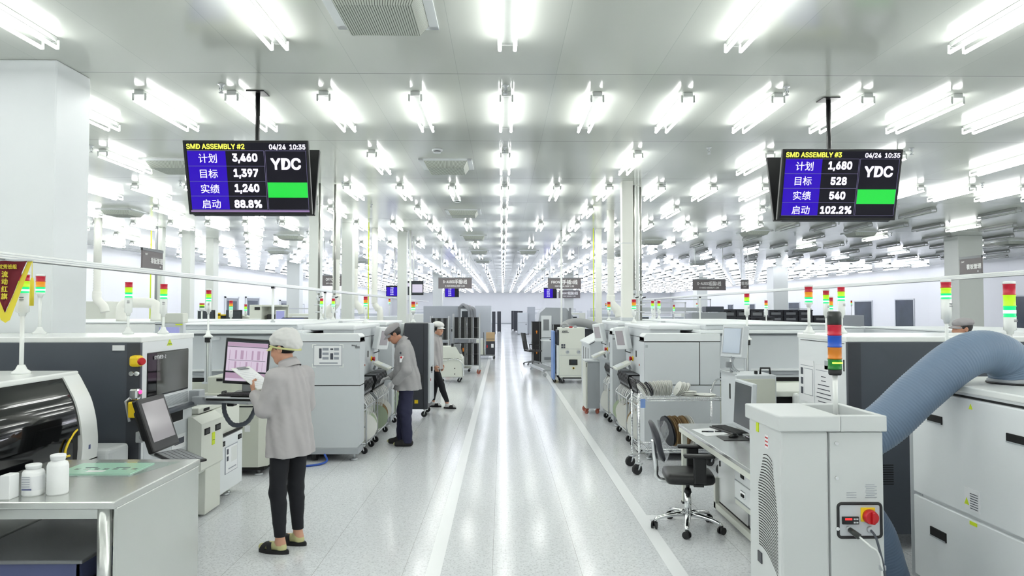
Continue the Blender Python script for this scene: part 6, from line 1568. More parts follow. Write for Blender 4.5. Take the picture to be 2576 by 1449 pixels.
MB('black').grid([[(-0.24 - 0.05 * math.cos(a) - 0.10 * h_, 0.22 * math.sin(a), 0.52 + 0.55 * h_) for a in [-1.3 + 2.6 * j / 8 for j in range(9)]] for h_ in (0, 0.3, 0.6, 0.85, 1.0)]).tube([(-0.1, 0, 0.44), (-0.3, 0, 0.5), (-0.34, 0, 0.8)], 0.02, 8).build('backrest', root)
for s_ in (-1, 1): MB('black').tube([(0, s_ * 0.22, 0.47), (-0.02, s_ * 0.27, 0.66), (0.14, s_ * 0.27, 0.67)], 0.018, 8).build('armrest', root)
q = MB('cgrey').cyl((0, 0, 0.1), (0, 0, 0.44), 0.03, n=12)
for k in range(5):
    a = R(72 * k); q.tube([(0, 0, 0.12), (0.3 * math.cos(a), 0.3 * math.sin(a), 0.07)], [0.03, 0.018], 8)
q.build('base', root)
for k in range(5):
    a = R(72 * k); q = MB(); caster(q, 0.3 * math.cos(a), 0.3 * math.sin(a), 0.07, 0.028, 'black', 'black', a); q.build('caster', root)
# sloped white loader and domed machine
root, nb, wb = grp('sloped_loader', 'white machine with a sloped lid just beyond the far right placement machine', 'machine', (2.0, 14.4, 0), 1)
q = nb('lgrey').prism([(1.75, 0.0), (2.9, 0.0), (2.9, 1.42), (2.25, 1.42), (1.75, 1.14)], 'y', 13.9, 15.4).m('white').prism([(1.72, 1.14), (2.25, 1.44), (2.25, 1.46), (1.72, 1.165)], 'y', 13.88, 15.42); q.build('body', root)
for y in (14.2, 14.6, 15.0): nb('gap').box((1.745, y, 0.75), (1.752, y + 0.03, 1.05)).build('door_slot', root)
root, nb, wb = grp('domed_oven', 'grey domed machine with a white window panel right of the aisle', 'machine', (1.8, 26.5, 0), 1)
q = nb('mgrey').prism([(1.25, 0.0), (2.6, 0.0), (2.6, 1.6), (2.35, 1.9), (1.6, 1.92), (1.38, 1.72), (1.28, 1.2)], 'y', 25.6, 28.0); q.build('body', root)
q = nb('white').box((1.42, 25.52, 0.82), (1.80, 25.6, 1.62), 0.01).m('cgrey').box((1.50, 25.51, 1.08), (1.71, 25.53, 1.48)).m('lgrey').box((1.42, 25.53, 0.1), (1.85, 25.6, 0.8)); q.build('window_panel', root)
q = nb('cgrey').box((2.45, 25.5, 0.2), (2.52, 25.6, 1.9)).m('black').box((2.42, 25.4, 1.1), (2.55, 25.5, 1.5)); q.build('side_column', root)

# ---------------------------------------------------------------- machines and benches filling the hall
def cabinet_block(name, label, cat, x0, y0, x1, y1, z1, m='mgrey', group=None, door=True, top=None, win=False, z0=0.08):
    root = thing(name, label, cat, ((x0 + x1) / 2, (y0 + y1) / 2, 0), 0, group)
    a, b_ = (x1 - x0) / 2, (y1 - y0) / 2
    q = MB(m).box((-a, -b_, z0), (a, b_, z1), 0.02)
    for (x, y) in ((-a * 0.85, -b_ * 0.85), (a * 0.85, -b_ * 0.85), (-a * 0.85, b_ * 0.85), (a * 0.85, b_ * 0.85)): q.m('cgrey').cyl((x, y, max(0, z0 - (0.08 if z0 < 1 else 0.008))), (x, y, z0 + 0.01), 0.03, n=8)
    q.build('body', root)
    if door:
        q = MB(m).box((-a * 0.92, -b_ - 0.012, z0 + 0.04), (a * 0.92, -b_ + 0.002, max(z1 * 0.55, z0 + 0.1)), 0.006).m('gap').box((-a * 0.92, -b_ - 0.004, z1 * 0.55 + 0.008), (a * 0.92, -b_, z1 * 0.55 + 0.016)).m('black').box((a * 0.6, -b_ - 0.02, z1 * 0.45), (a * 0.75, -b_ - 0.01, z1 * 0.5)); q.build('door', root)
    if win: MB('white').box((-a * 0.6, -b_ - 0.02, z1 * 0.60), (a * 0.6, -b_, z1 * 0.95), 0.006).m('scr_dark').box((-a * 0.45, -b_ - 0.024, z1 * 0.65), (a * 0.45, -b_ - 0.015, z1 * 0.9)).build('window_panel', root)
    if top == 'lip': MB('white').box((-a - 0.01, -b_ - 0.01, z1), (a + 0.01, b_ + 0.01, z1 + 0.03), 0.008).build('top_cover', root)
    return root
def frame_bench(label, x0, y0, x1, y1, z1=0.8, zt=1.75, m='mgrey', items=0):
    root = thing('assembly_bench', label, 'workbench', ((x0 + x1) / 2, (y0 + y1) / 2, 0), 0, 'distant assembly benches')
    a, b_ = (x1 - x0) / 2, (y1 - y0) / 2
    MB('lgrey').box((-a, -b_, z1 - 0.03), (a, b_, z1), 0.004).build('bench_top', root)
    for x in (-a + 0.03, a - 0.03):
        for y in (-b_ + 0.03, b_ - 0.03): MB('alu').box((x - 0.02, y - 0.02, 0), (x + 0.02, y + 0.02, zt if y > 0 else z1 - 0.03)).build('post', root)
    MB('alu').box((-a, b_ - 0.05, zt - 0.04), (a, b_, zt)).box((-a, b_ - 0.35, z1 + 0.5), (a, b_, z1 + 0.53)).m('lgrey').box((-a, b_ - 0.03, z1 + 0.58), (a, b_ - 0.02, z1 + 0.72)).build('overhead_shelf', root)
    return root
# second line of white machines at left
cabinet_block('reflow_oven', 'long white oven behind the left charcoal printer, under the elbowed duct', 'oven', -8.4, 11.0, -5.05, 14.6, 1.62, 'white_gloss', top='lip')
root = thing('conveyor_bridge', 'white conveyor section between the left oven and the placement machine', 'conveyor', (-5.3, 8.9, 0))
MB('white').box((-0.9, -0.7, 1.40), (0.75, 0.9, 1.47), 0.01).box((-0.6, -0.2, 1.47), (0.6, 0.8, 1.52), 0.02).build('conveyor_rail', root)
for (x, y) in ((-0.8, -0.6), (0.65, -0.6), (-0.8, 0.8), (0.65, 0.8)): MB('lgrey').box((x - 0.03, y - 0.03, 0), (x + 0.03, y + 0.03, 1.40)).build('leg', root)
q = MB('duct_white').tube(catmull([(-6.35, 11.7, 1.65), (-6.35, 11.7, 1.86), (-6.30, 11.7, 1.93), (-6.2, 11.7, 1.955), (-5.95, 11.7, 1.955), (-5.82, 11.7, 1.93), (-5.78, 11.7, 1.86), (-5.78, 11.7, 1.65)], 5), 0.085, 16)
tag(q.build('elbow_duct'), 'white U-shaped exhaust duct on top of the left oven', 'duct')
root = thing('line_display', 'white-cased display with a lilac screen behind the left charcoal printer', 'display', (-3.38, 7.15, 0.986))
MB('lgrey').box((-0.14, -0.01, 0.0), (-0.09, 0.04, 0.72)).box((-0.15, -0.03, 0.70), (-0.08, 0.05, 0.73)).build('pole', root)
q = MB('lgrey').box((-0.15, -0.03, 0.50), (0.14, 0.03, 0.715), 0.008).m('offwhite').box((-0.10, -0.02, 0.715), (0.13, 0.10, 0.82), 0.01).m('yellowgreen').box((0.06, -0.032, 0.695), (0.13, -0.028, 0.71)); q.build('display_case', root)
MB('scr_lilac').box((-0.10, -0.034, 0.50), (0.10, -0.029, 0.675)).m('scr_pink2').box((-0.09, -0.036, 0.545), (-0.02, -0.033, 0.60)).build('screen', root)
# long white test line with equipment on top (beyond the left machines)
cabinet_block('test_line', 'long pale test line crossing the hall behind the woman', 'test line', -9.0, 15.6, -4.1, 17.0, 1.50, 'lgrey', top='lip')
def small_monitor(x, y, z, w_, h_, m, label, case='black', group=None):
    root = thing('monitor', label, 'monitor', (x, y, z), 0, group)
    MB(case).box((-w_ / 2, 0, 0.06), (w_ / 2, 0.05, 0.06 + h_), 0.008).build('display_case', root)
    MB(m).box((-w_ / 2 + 0.02, -0.003, 0.08), (w_ / 2 - 0.02, 0.002, 0.04 + h_)).build('screen', root)
    MB(case).box((-0.03, 0.01, 0), (0.03, 0.04, 0.08)).box((-0.1, -0.06, 0), (0.1, 0.1, 0.012)).build('stand', root)
    return root
for k, (x, w_, m, lab) in enumerate(((515, 0.26, 'scr_dark', 'dark monitor on the test line, leftmost of the row'), (537, 0.13, 'scr_dark', 'narrow dark monitor on the test line beside the yellow-cornered machine'), (579, 0.12, 'scr_dark', 'small dark monitor on the test line right of the yellow-cornered machine'), (600, 0.22, 'scr_dark', 'wide dark monitor on the test line left of the doors'), (708, 0.22, 'scr_lilac', 'bright lilac monitor on the test line before the right grey door'))):
    small_monitor((x - 1264) * (15.8 + 0.3 * (k in (2, 3))) / 1750, 15.8 + 0.3 * (k in (2, 3)), 1.531, w_, 0.24, m, lab, 'white' if k in (0, 4) else 'black')
q = MB('offwhite').prism([(-0.25, 0), (0.45, 0), (0.45, 0.12), (0.15, 0.20), (-0.25, 0.20)], 'y', -0.2, 0.2).m('black').box((-0.24, -0.205, 0.02), (-0.05, -0.2, 0.17)).m('yellow').box((-0.3, -0.21, 0.0), (-0.24, -0.19, 0.24)).box((-0.3, -0.21, 0.17), (-0.05, -0.19, 0.20))
o = q.build('dispenser'); o.location = (-6.3, 16.45, 1.531); tag(o, 'white dispenser with a black opening and yellow corner on the test line', 'machine')
root = thing('test_chamber', 'white open-fronted test chamber beside the lilac monitor', 'machine', (-5.35, 16.2, 1.531))
MB('offwhite').box((-0.42, -0.25, 0), (-0.14, 0.25, 0.42), 0.01).box((-0.14, 0.2, 0), (0.32, 0.25, 0.42)).box((-0.14, -0.25, 0.38), (0.32, 0.25, 0.42)).box((-0.2, -0.3, 0), (0.42, 0.2, 0.06)).build('housing', root)
MB('black').box((-0.08, -0.1, 0.06), (0.14, 0.1, 0.2), 0.02).box((-0.3, -0.26, 0.30), (-0.18, -0.25, 0.37)).build('fixture', root)
q = MB('black')
for k in range(9): q.box((-0.32 + k * 0.07, -0.2, 0), (-0.26 + k * 0.07, 0.2, 0.09))
q.box((-0.28, -0.2, 0.09), (0.2, 0.2, 0.13)).m('bin_blue').box((-0.3, -0.21, 0.10), (0.2, -0.2, 0.12))
o = q.build('parts_tray'); o.location = (-4.66, 15.9, 1.531); tag(o, 'black ribbed parts trays at the right end of the test line', 'tray')
TL('signal_tower', 'amber-banded signal tower on the test line before the left grey door', (-6.11, 15.75, 1.531), 2.06, RAG, 0.042, 0.065, body=0.17)
TL('signal_tower', 'small signal tower just right of the amber-banded one on the test line', (-6.02, 16.4, 1.531), 1.98, RLG, 0.03, 0.05, body=0.1)
TL('signal_tower', 'small signal tower near the left end of the test line', (-6.78, 15.8, 1.531), 2.0, ['red_lens', 'lime_lens', 'green_lens'], 0.055, 0.033, body=0.05)
cabinet_block('test_cabinet', 'pale grey cabinet at far left seen past the pillar', 'cabinet', -11.6, 17.5, -9.9, 18.6, 2.05, 'offwhite', win=False)

# ducts, pipes and columns dropping from the ceiling
def column(x0, y0, x1, y1, z0=0.0, m='pillar_mat'): return struct('pillar', MB(m).box((x0, y0, z0), (x1, y1, H), 0.01))
column(13.85, 20.9, 14.6, 21.6); column(13.75, 35.1, 14.5, 36.0)
column(-4.17, 15.0, -3.93, 15.24); column(-3.02, 20.0, -2.76, 20.3); column(-4.4, 44, -3.8, 44.6); column(-9.35, 22.0, -9.1, 22.4); column(-10.2, 33, -9.6, 33.6); column(-4.18, 18.1, -3.9, 18.4)
column(-9.05, 19.7, -8.8, 20.0); column(-9.5, 19.1, -9.3, 19.3); column(3.9, 44, 4.5, 44.6); column(13.75, 49, 14.5, 50)
def square_duct(x, y, w_, z0, label):
    q = MB('duct_white').box((x - w_ / 2, y - w_ / 2, z0 + 0.05), (x + w_ / 2, y + w_ / 2, H), 0.006).m('lgrey').box((x - w_ / 2 - 0.01, y - w_ / 2 - 0.01, z0), (x + w_ / 2 + 0.01, y + w_ / 2 + 0.01, z0 + 0.06)).box((x - w_ / 2 - 0.004, y - w_ / 2 - 0.004, 3.0), (x + w_ / 2 + 0.004, y + w_ / 2 + 0.004, 3.01))
    return tag(q.build('square_duct'), label, 'duct', 'ducts dropping from the ceiling')
square_duct(2.19, 12.2, 0.19, 1.642, 'square white duct rising from the right placement machine roof to the ceiling')
square_duct(2.70, 19.5, 0.16, 0.0, 'slim square white duct beside the yellow pipe, right of the aisle')
def ribbed_duct(x, y, r, zr, z0, label, elbow=None):
    root = thing('ribbed_duct', label, 'duct', (x, y, z0), 0, 'ducts dropping from the ceiling')
    MB('duct_white').cyl((0, 0, zr - z0), (0, 0, H - z0), r, n=20).build('straight_pipe', root)
    n = int((zr - z0 - 0.25) / 0.03); pts = [(0.0, 0, 0.25 + (zr - z0 - 0.25) * k / n) for k in range(n + 1)]
    MB('duct_white').tube(pts, [r * (1.04 if k % 2 else 0.86) for k in range(n + 1)], 20).build('ribbed_sleeve', root)
    if elbow: MB('duct_white').tube(catmull([(0, 0, 0.27), (0, 0, 0.12), (elbow * 0.05, 0, 0.03), (elbow * 0.16, 0, -0.08), (elbow * 0.2, 0, -0.22)], 5), r * 1.15, 18).build('elbow', root)
    return root
ribbed_duct(-3.79, 15.9, 0.085, 2.98, 1.9, 'left ribbed white exhaust duct above the placement machines left of the aisle', -1)
ribbed_duct(-4.02, 19.0, 0.085, 2.95, 1.95, 'right ribbed white exhaust duct above the left machines, near the yellow pipe', 1)
ribbed_duct(2.46, 15.75, 0.085, 2.98, 1.9, 'ribbed white exhaust duct above the machines right of the aisle', 1)
ribbed_duct(-9.6, 16.6, 0.085, 2.95, 2.0, 'ribbed white exhaust duct at far left beyond the pillar', 1)
q = MB('duct_white').tube(catmull([(-3.54, 19.3, H), (-3.54, 19.3, 2.2), (-3.53, 19.3, 2.0), (-3.45, 19.3, 1.86), (-3.38, 19.3, 1.7), (-3.38, 19.3, 0.0)], 5), 0.085, 16)
tag(q.build('exhaust_pipe'), 'smooth white exhaust pipe with an elbow, right of the yellow pipe at left', 'duct', 'ducts dropping from the ceiling')
def valve_pipe(x, y, z0, label, m='pipe_steel', r=0.02, valve=True, zv=2.05):
    root = thing('service_pipe', label, 'pipe', (x, y, z0), 0, 'service pipes from the ceiling')
    MB(m).cyl((0, 0, 0), (0, 0, H - z0), r, n=10).build('pipe', root)
    if valve:
        q = MB('alu').ball((0, 0, zv - z0), (r * 2.2, r * 2.2, r * 3), 10, 6).tube([(-0.07, -0.02, zv - z0 - 0.12), (0.07, -0.02, zv - z0 - 0.12)], 0.012, 8).box((-0.04, -0.04, zv - z0 + 0.08), (0.04, 0.0, zv - z0 + 0.14), 0.01).tube([(-0.05, -0.02, zv - z0 - 0.25), (0.06, -0.02, zv - z0 - 0.25)], 0.014, 8).m('black').tube([(0, -0.03, zv - z0), (0.08, -0.05, zv - z0 + 0.02)], 0.01, 6); q.build('valve', root)
    return root
valve_pipe(-3.275, 12.45, 1.657, 'left steel service pipe behind the left line display'); valve_pipe(-3.02, 12.55, 1.657, 'right steel service pipe behind the left line display')
valve_pipe(2.38, 12.55, 1.642, 'steel service pipe nearest the square duct, right of the aisle'); valve_pipe(2.545, 12.75, 1.642, 'second steel service pipe right of the square duct')
valve_pipe(2.46, 12.65, 1.642, 'white service pipe between the steel pipes and the right hall', 'white_gloss', 0.038, False)
valve_pipe(-3.46, 18.0, 0.0, 'thin yellow-green gas pipe left of the aisle', 'yellowgreen', 0.014, False)
valve_pipe(2.52, 19.2, 0.0, 'thin yellow-green gas pipe right of the aisle', 'yellowgreen', 0.014, False)
valve_pipe(-9.55, 19.0, 0.0, 'thin yellow-green gas pipe at far left', 'yellowgreen', 0.016, False); valve_pipe(-9.35, 18.9, 0.0, 'grey steel pipe at far left beside the yellow pipe', 'cgrey', 0.03, True, 1.9)
for (x, y, lab) in ((-2.62, 19.8, 'white hanger pole beside the broad column left of the aisle'), (1.68, 19.8, 'white hanger pole before the FRONT sign right of the aisle')): valve_pipe(x, y, 0.0, lab, 'white_gloss', 0.028, False)

# hanging signs and distant displays
def hang_sign(x, y, zc, w_, h_, t1, t2, label, group='hanging line signs'):
    root = thing('hanging_sign', label, 'sign', (x, y, H), 0, group)
    z = zc - H
    MB('sign_grey').box((-w_ / 2, -0.02, z - h_ / 2), (w_ / 2, 0.02, z + h_ / 2), 0.004).m('cgrey').box((-w_ / 2, -0.025, z + h_ / 2 - 0.03), (w_ / 2, 0.025, z + h_ / 2)).build('sign_board', root)
    q = MB('sign_text').text(t1, h_ * 0.44, face_cam(0, -0.021, z + h_ * 0.10), bold=0.02, xs=min(1.0, 0.92 * w_ / (h_ * 0.44 * (0.62 * len(t1) + 0.35 * sum(ord(c) > 1000 for c in t1)))))
    q.text(t2, h_ * 0.24, face_cam(0, -0.021, z - h_ * 0.27), bold=0.02, xs=min(1.0, 0.92 * w_ / (h_ * 0.24 * 0.66 * len(t2)))); q.build('lettering', root)
    for e in (-1, 1): MB('white_gloss').cyl((e * w_ * 0.42, 0, z + h_ / 2), (e * w_ * 0.42, 0, 0), 0.01, n=8).build('hanger_rod', root)
    return root
hang_sign(-1.70, 25, 2.80, 1.2, 0.40, 'D-AUDIO 手插1线', 'D-AUDIO MANUAL INSERT 1 LINE', 'hanging grey sign reading D-AUDIO manual insert 1 line, left of the aisle')
hang_sign(2.23, 25, 2.79, 1.2, 0.40, 'FRONT手插1线', 'FRONT MANUAL INSERT 1 LINE', 'hanging grey sign reading FRONT manual insert 1 line, right of the aisle')
hang_sign(7.46, 25, 2.74, 1.2, 0.40, 'D-AUDIO 组装1线', 'D-AUDIO ASSEMBLY 1 LINE', 'hanging grey sign reading D-AUDIO assembly 1 line, in the right hall')
hang_sign(4.2, 43.6, 2.82, 1.35, 0.50, 'FRONT组装1线', 'FRONT ASSEMBLY 1 LINE', 'farther grey sign reading FRONT assembly, below the near FRONT sign')
hang_sign(-5.50, 22.5, 2.78, 0.62, 0.35, 'OFFLINE', 'OFF-LINE ZONE', 'hanging grey sign behind the steel pipes at left')
hang_sign(9.1, 26.0, 2.79, 0.3, 0.34, '看板', 'LINE', 'narrow grey sign right of the D-AUDIO assembly sign')
def far_display(x, y, zc, w_, h_, kind, label):
    root = thing('far_display', label, 'display screen', (x, y, H), 0, 'distant line displays'); z = zc - H
    MB('black').box((-w_ / 2, 0, z - h_ / 2), (w_ / 2, 0.05, z + h_ / 2), 0.006).build('display_case', root)
    q = MB('scr_black').box((-w_ / 2 + 0.02, -0.004, z - h_ / 2 + 0.02), (w_ / 2 - 0.02, 0.001, z + h_ / 2 - 0.02))
    if kind == 'blue':
        q.m('scr_blue').box((-w_ / 2 + 0.02, -0.006, z - h_ / 2 + 0.03), (w_ * 0.2, 0, z + h_ / 2 - 0.06)).m('scr_white')
        for k, t_ in enumerate(('计划', '目标', '实绩', '启动')): q.text(t_, h_ * 0.15, face_cam(-w_ * 0.15, -0.007, z + h_ * (0.30 - 0.2 * k)))
    else:
        q.m('scr_dark').box((-w_ / 2 + 0.02, -0.006, z - h_ / 2 + 0.03), (w_ / 2 - 0.02, 0, z + h_ / 2 - 0.03)).m('scr_list').box((-w_ * 0.05, -0.008, z - h_ * 0.32), (w_ * 0.46, 0, z + h_ * 0.25)).box((-w_ * 0.4, -0.008, z + h_ * 0.1), (-w_ * 0.2, 0, z + h_ * 0.35)).m('scr_line')
        for k in range(6): q.box((-w_ * 0.02, -0.009, z - h_ * 0.27 + k * h_ * 0.08), (w_ * 0.42, -0.007, z - h_ * 0.265 + k * h_ * 0.08))
    q.build('screen', root)
    MB('white_gloss').cyl((0, 0.03, z + h_ / 2), (0, 0.03, 0), 0.02, n=8).build('pole', root)
far_display(-2.75, 21.5, 2.51, 0.62, 0.44, 'list', 'distant display showing a white list, left of the aisle')
far_display(-3.95, 25.5, 2.52, 0.62, 0.40, 'blue', 'distant blue display left of the white list display')
far_display(-3.05, 42, 2.90, 0.85, 0.62, 'blue', 'distant blue display under the D-AUDIO manual insert sign')
far_display(2.75, 40, 2.80, 0.75, 0.60, 'blue', 'distant blue display under the FRONT manual insert sign')
far_display(5.66, 30, 2.58, 0.45, 0.36, 'blue', 'small distant blue display behind the right ducts')

# benches, crates and shelves in the right hall
frame_bench('distant framed bench row nearest the right service pipes', 4.8, 23.0, 6.4, 24.2, 1.2, 2.1)
frame_bench('distant framed bench beneath the D-AUDIO assembly sign', 6.5, 25.6, 8.0, 26.6, 1.2, 2.25)
root = cabinet_block('equipment_cabinet', 'grey louvred cabinet left of the black crates in the right hall', 'cabinet', 6.5, 23.8, 7.7, 24.6, 1.75, 'mgrey')
sp_ = cabinet_block('speaker_cabinet', 'dark cabinet with a round speaker on the grey louvred cabinet', 'cabinet', 7.05, 24.02, 7.68, 24.5, 1.95, 'dgrey', z0=1.76)
root = thing('crate_table', 'low table under the black crates in the right hall', 'table', (8.7, 25.0, 0))
MB('lgrey').box((-0.95, -0.4, 1.28), (1.0, 0.4, 1.32)).build('tabletop', root)
for (x, y) in ((-0.9, -0.35), (0.9, -0.35), (-0.9, 0.35), (0.9, 0.35)): MB('alu').box((x - 0.03, y - 0.03, 0), (x + 0.03, y + 0.03, 1.28)).build('leg', root)
def crate(x, y, z, w_, d_, h_, label, m='reel_dark'):
    q = MB(m).box((-w_ / 2, -d_ / 2, 0), (w_ / 2, d_ / 2, h_ * 0.82), 0.01).box((-w_ / 2 - 0.01, -d_ / 2 - 0.01, h_ * 0.82), (w_ / 2 + 0.01, d_ / 2 + 0.01, h_ - 0.001)).m('cgrey').box((-w_ * 0.35, -d_ / 2 - 0.006, h_ * 0.15), (w_ * 0.35, -d_ / 2 + 0.002, h_ * 0.55)).m('gap').box((-w_ * 0.14, -d_ / 2 - 0.012, h_ * 0.62), (w_ * 0.14, -d_ / 2, h_ * 0.74))
    o = q.build('crate'); o.location = (x, y, z); return tag(o, label, 'crate', 'black crates in the right hall')
for r_ in range(2):
    for c_ in range(3): crate(8.05 + c_ * 0.5, 24.85, 1.321 + r_ * 0.27, 0.47, 0.5, 0.27, 'black crate on the low table, %s row, %s from left' % (('bottom', 'top')[r_], ordinal(c_ + 1)))
crate(9.5, 24.9, 1.321, 0.4, 0.45, 0.27, 'black crate at the right end of the low table')
root = thing('crate_shelf', 'shelf of dark crates right of the grey column, in the right hall', 'shelf', (12.3, 29.0, 0))
MB('lgrey').box((-1.3, -0.4, 1.10), (1.4, 0.4, 1.14)).build('shelf_board', root)
for (x, y) in ((-1.25, -0.35), (1.35, -0.35), (-1.25, 0.35), (1.35, 0.35)): MB('alu').box((x - 0.03, y - 0.03, 0), (x + 0.03, y + 0.03, 1.1)).build('leg', root)
for c_ in range(4):
    for r_ in range(3 - (c_ == 3)): crate(11.3 + c_ * 0.62, 28.85, 1.141 + r_ * 0.23, 0.56, 0.5, 0.23, 'dark crate on the right hall shelf, %s from left, %s from bottom' % (ordinal(c_ + 1), ordinal(r_ + 1)))
cabinet_block('machine_bench', 'long pale machine bench behind the right placement machine roof', 'machine', 4.6, 12.6, 6.6, 15.5, 1.50, 'lgrey', top='lip')
cabinet_block('machine_bench', 'long pale machine bench behind the right charcoal printer, before the far man', 'machine', 6.75, 9.6, 8.8, 13.0, 1.50, 'lgrey', top='lip')
TL('signal_tower', 'amber-banded signal tower on the pale bench left of the grey column in the right hall', (4.95, 13.0, 1.531), 2.03, RAG, 0.03, 0.045, body=0.13)
TL('signal_tower', 'slim signal tower among the framed benches in the right hall', (4.35, 17.6, 1.40), 1.98, RLG, 0.022, 0.05, body=0.05)
cabinet_block('machine_bench', 'low grey machine behind the right ribbed duct', 'machine', 3.4, 16.8, 4.7, 18.6, 1.395, 'mgrey')

# far cabinets either side of the aisle
cabinet_block('tall_cabinet', 'tall grey cabinet at the left aisle edge beyond the cartons', 'cabinet', -1.22, 31.0, -0.50, 32.4, 2.02, 'lgrey', door=False)
cabinet_block('ventilated_machine', 'grey machine with ducts beyond the left rack trolleys', 'machine', -3.4, 30.0, -1.9, 31.5, 2.0, 'mgrey')
cabinet_block('framed_machine', 'grey framed machine between the left signs and the tall grey cabinet', 'machine', -1.85, 29.0, -1.28, 30.4, 1.98, 'cgrey', win=True)
q = MB('hose_grey')
for k in range(3): q.tube(catmull([(-1.75 + k * 0.14, 29.1, 1.99), (-1.6 + k * 0.14, 28.7, 2.05 - k * 0.06), (-1.4 + k * 0.12, 28.6, 1.85), (-1.35 + k * 0.1, 28.9, 1.5), (-1.35 + k * 0.1, 28.95, 0.06)], 5), 0.06, 10)
tag(q.build('duct_hoses'), 'bundle of grey hoses draped over the grey framed machine at left', 'hose')
for k, (x0, y0, w_) in enumerate(((-0.78, 52, 0.25), (-0.42, 56, 0.3))): cabinet_block('slim_cabinet', ('left', 'right')[k] + ' slim dark cabinet far down the left side of the aisle', 'cabinet', x0, y0, x0 + w_, y0 + 1.2, 1.7, 'dgrey2', door=False)
cabinet_block('white_cabinet', 'white two-part cabinet far down the right side of the aisle', 'cabinet', 1.12, 51, 1.85, 52, 1.62, 'lgrey')
cabinet_block('tall_cabinet', 'tall grey cabinet beside the white two-part cabinet, far right of the aisle', 'cabinet', 1.87, 51.2, 2.4, 53, 2.05, 'mgrey', door=False)
for k, (x0, y0) in enumerate(((0.80, 62), (0.95, 58), (1.25, 55))): cabinet_block('slim_cabinet', '%s slim dark cabinet counted from the far wall, right of the aisle' % ordinal(k + 1).capitalize(), 'cabinet', x0, y0, x0 + 0.35, y0 + 1.0, 1.75, 'dgrey2', door=False)
k = 0
for side, spots in ((-1, ((-4.4, 25), (-6.8, 24), (-8.6, 27), (-2.6, 36), (-5.0, 38), (-8.0, 39), (-3.0, 48), (-6.5, 50), (-10.0, 46), (-1.6, 44), (-3.2, 62), (-7.5, 64))), (1, ((3.6, 22), (3.0, 31), (5.2, 33), (8.2, 34), (11.0, 40), (3.2, 38), (6.0, 42), (9.5, 46), (3.2, 58), (6.2, 60), (10.0, 58), (16.5, 38), (15.0, 30), (17.5, 48)))):
    for (x, y) in spots:
        k += 1
        nm = 'the %s of the aisle' % ('left' if side < 0 else 'right')
        if k % 3 == 0: frame_bench('%s distant framed bench from the camera on %s' % (ordinal(k if side < 0 else k - 12), nm), x - 0.9, y, x + 0.9, y + 1.0, 0.9, 1.9)
        else:
            cabinet_block('distant_machine', '%s distant grey machine from the camera on %s' % (ordinal(k if side < 0 else k - 12), nm), 'machine', x - 0.7, y, x + 0.7, y + 1.6, 1.5 + 0.1 * (k % 4), ('mgrey', 'lgrey', 'offwhite')[k % 3], 'distant machines', win=k % 2 == 0)
            if k % 2: TL('signal_tower', 'small signal tower on the %s distant machine on %s' % (ordinal(k if side < 0 else k - 12), nm), (x + 0.3, y + 0.3, 1.5 + 0.1 * (k % 4)), 2.25, ['red_lens', 'amber_lens', 'green_lens'] if y > 40 else RAG, 0.035, 0.055, body=0.06, flange=False)

# ---------------------------------------------------------------- doors, windows and wall fittings
n_d = 0
for (y0, y1, z1) in ((36.3, 38.0, 2.45), (39.2, 41.2, 2.5), (45.2, 47.2, 2.4)):
    n_d += 1
    r = struct('door_%d' % n_d, MB('door_grey').box((XL, y0, 0), (XL + 0.05, y1, z1)).m('win_dark').box((XL + 0.05, y0 + 0.2, 0.2), (XL + 0.055, y1 - 0.2, z1 - 0.15)))
    struct('door_frame', MB('white').box((XL, y0 - 0.08, 0), (XL + 0.07, y0, z1 + 0.08)).box((XL, y1, 0), (XL + 0.07, y1 + 0.08, z1 + 0.08)).box((XL, y0 - 0.08, z1), (XL + 0.07, y1 + 0.08, z1 + 0.08)), r)
r = struct('door_4', MB('white').box((XL, 48.6, 0), (XL + 0.04, 50.6, 2.2)).m('win_dark').box((XL + 0.04, 49.1, 0.9), (XL + 0.045, 49.35, 1.7)).box((XL + 0.04, 49.85, 0.9), (XL + 0.045, 50.1, 1.7)))
struct('door_frame', MB('mgrey').box((XL, 48.55, 0), (XL + 0.05, 48.6, 2.25)).box((XL, 50.6, 0), (XL + 0.05, 50.65, 2.25)).box((XL, 48.55, 2.2), (XL + 0.05, 50.65, 2.25)), r)
n_w = 0
for (y0, y1, z0, z1) in ((28.2, 29.5, 1.0, 2.4), (36.9, 38.6, 0.85, 2.37), (41.1, 43.1, 0.85, 2.33), (51.2, 53.1, 0.9, 2.35), (60.3, 61.8, 0.9, 2.3), (66.0, 67.5, 0.9, 2.3)):
    n_w += 1
    r = struct('window_%d' % n_w, MB('win_dark').box((XR - 0.02, y0, z0), (XR, y1, z1)))
    struct('window_frame', MB('lgrey').box((XR - 0.05, y0 - 0.06, z0 - 0.06), (XR, y0, z1 + 0.06)).box((XR - 0.05, y1, z0 - 0.06), (XR, y1 + 0.06, z1 + 0.06)).box((XR - 0.05, y0, z0 - 0.06), (XR, y1, z0)).box((XR - 0.05, y0, z1), (XR, y1, z1 + 0.06)), r)
q = MB('red').box((0, -0.22, 0), (0.03, 0.22, 1.25)).m('paper')
for k in range(4): q.box((0.03, -0.14, 0.12 + k * 0.28), (0.035, 0.14, 0.30 + k * 0.28))
o = q.build('wall_sign'); o.location = (XL, 34.9, 2.55); tag(o, 'narrow red vertical sign on the left wall', 'sign')
struct('baseboard_left', MB('mgrey').box((XL, YB, 0), (XL + 0.02, YF, 0.1))); struct('baseboard_right', MB('mgrey').box((XR - 0.02, YB, 0), (XR, YF, 0.1))); struct('baseboard_far', MB('mgrey').box((XL, YF - 0.02, 0), (XR, YF, 0.1)))

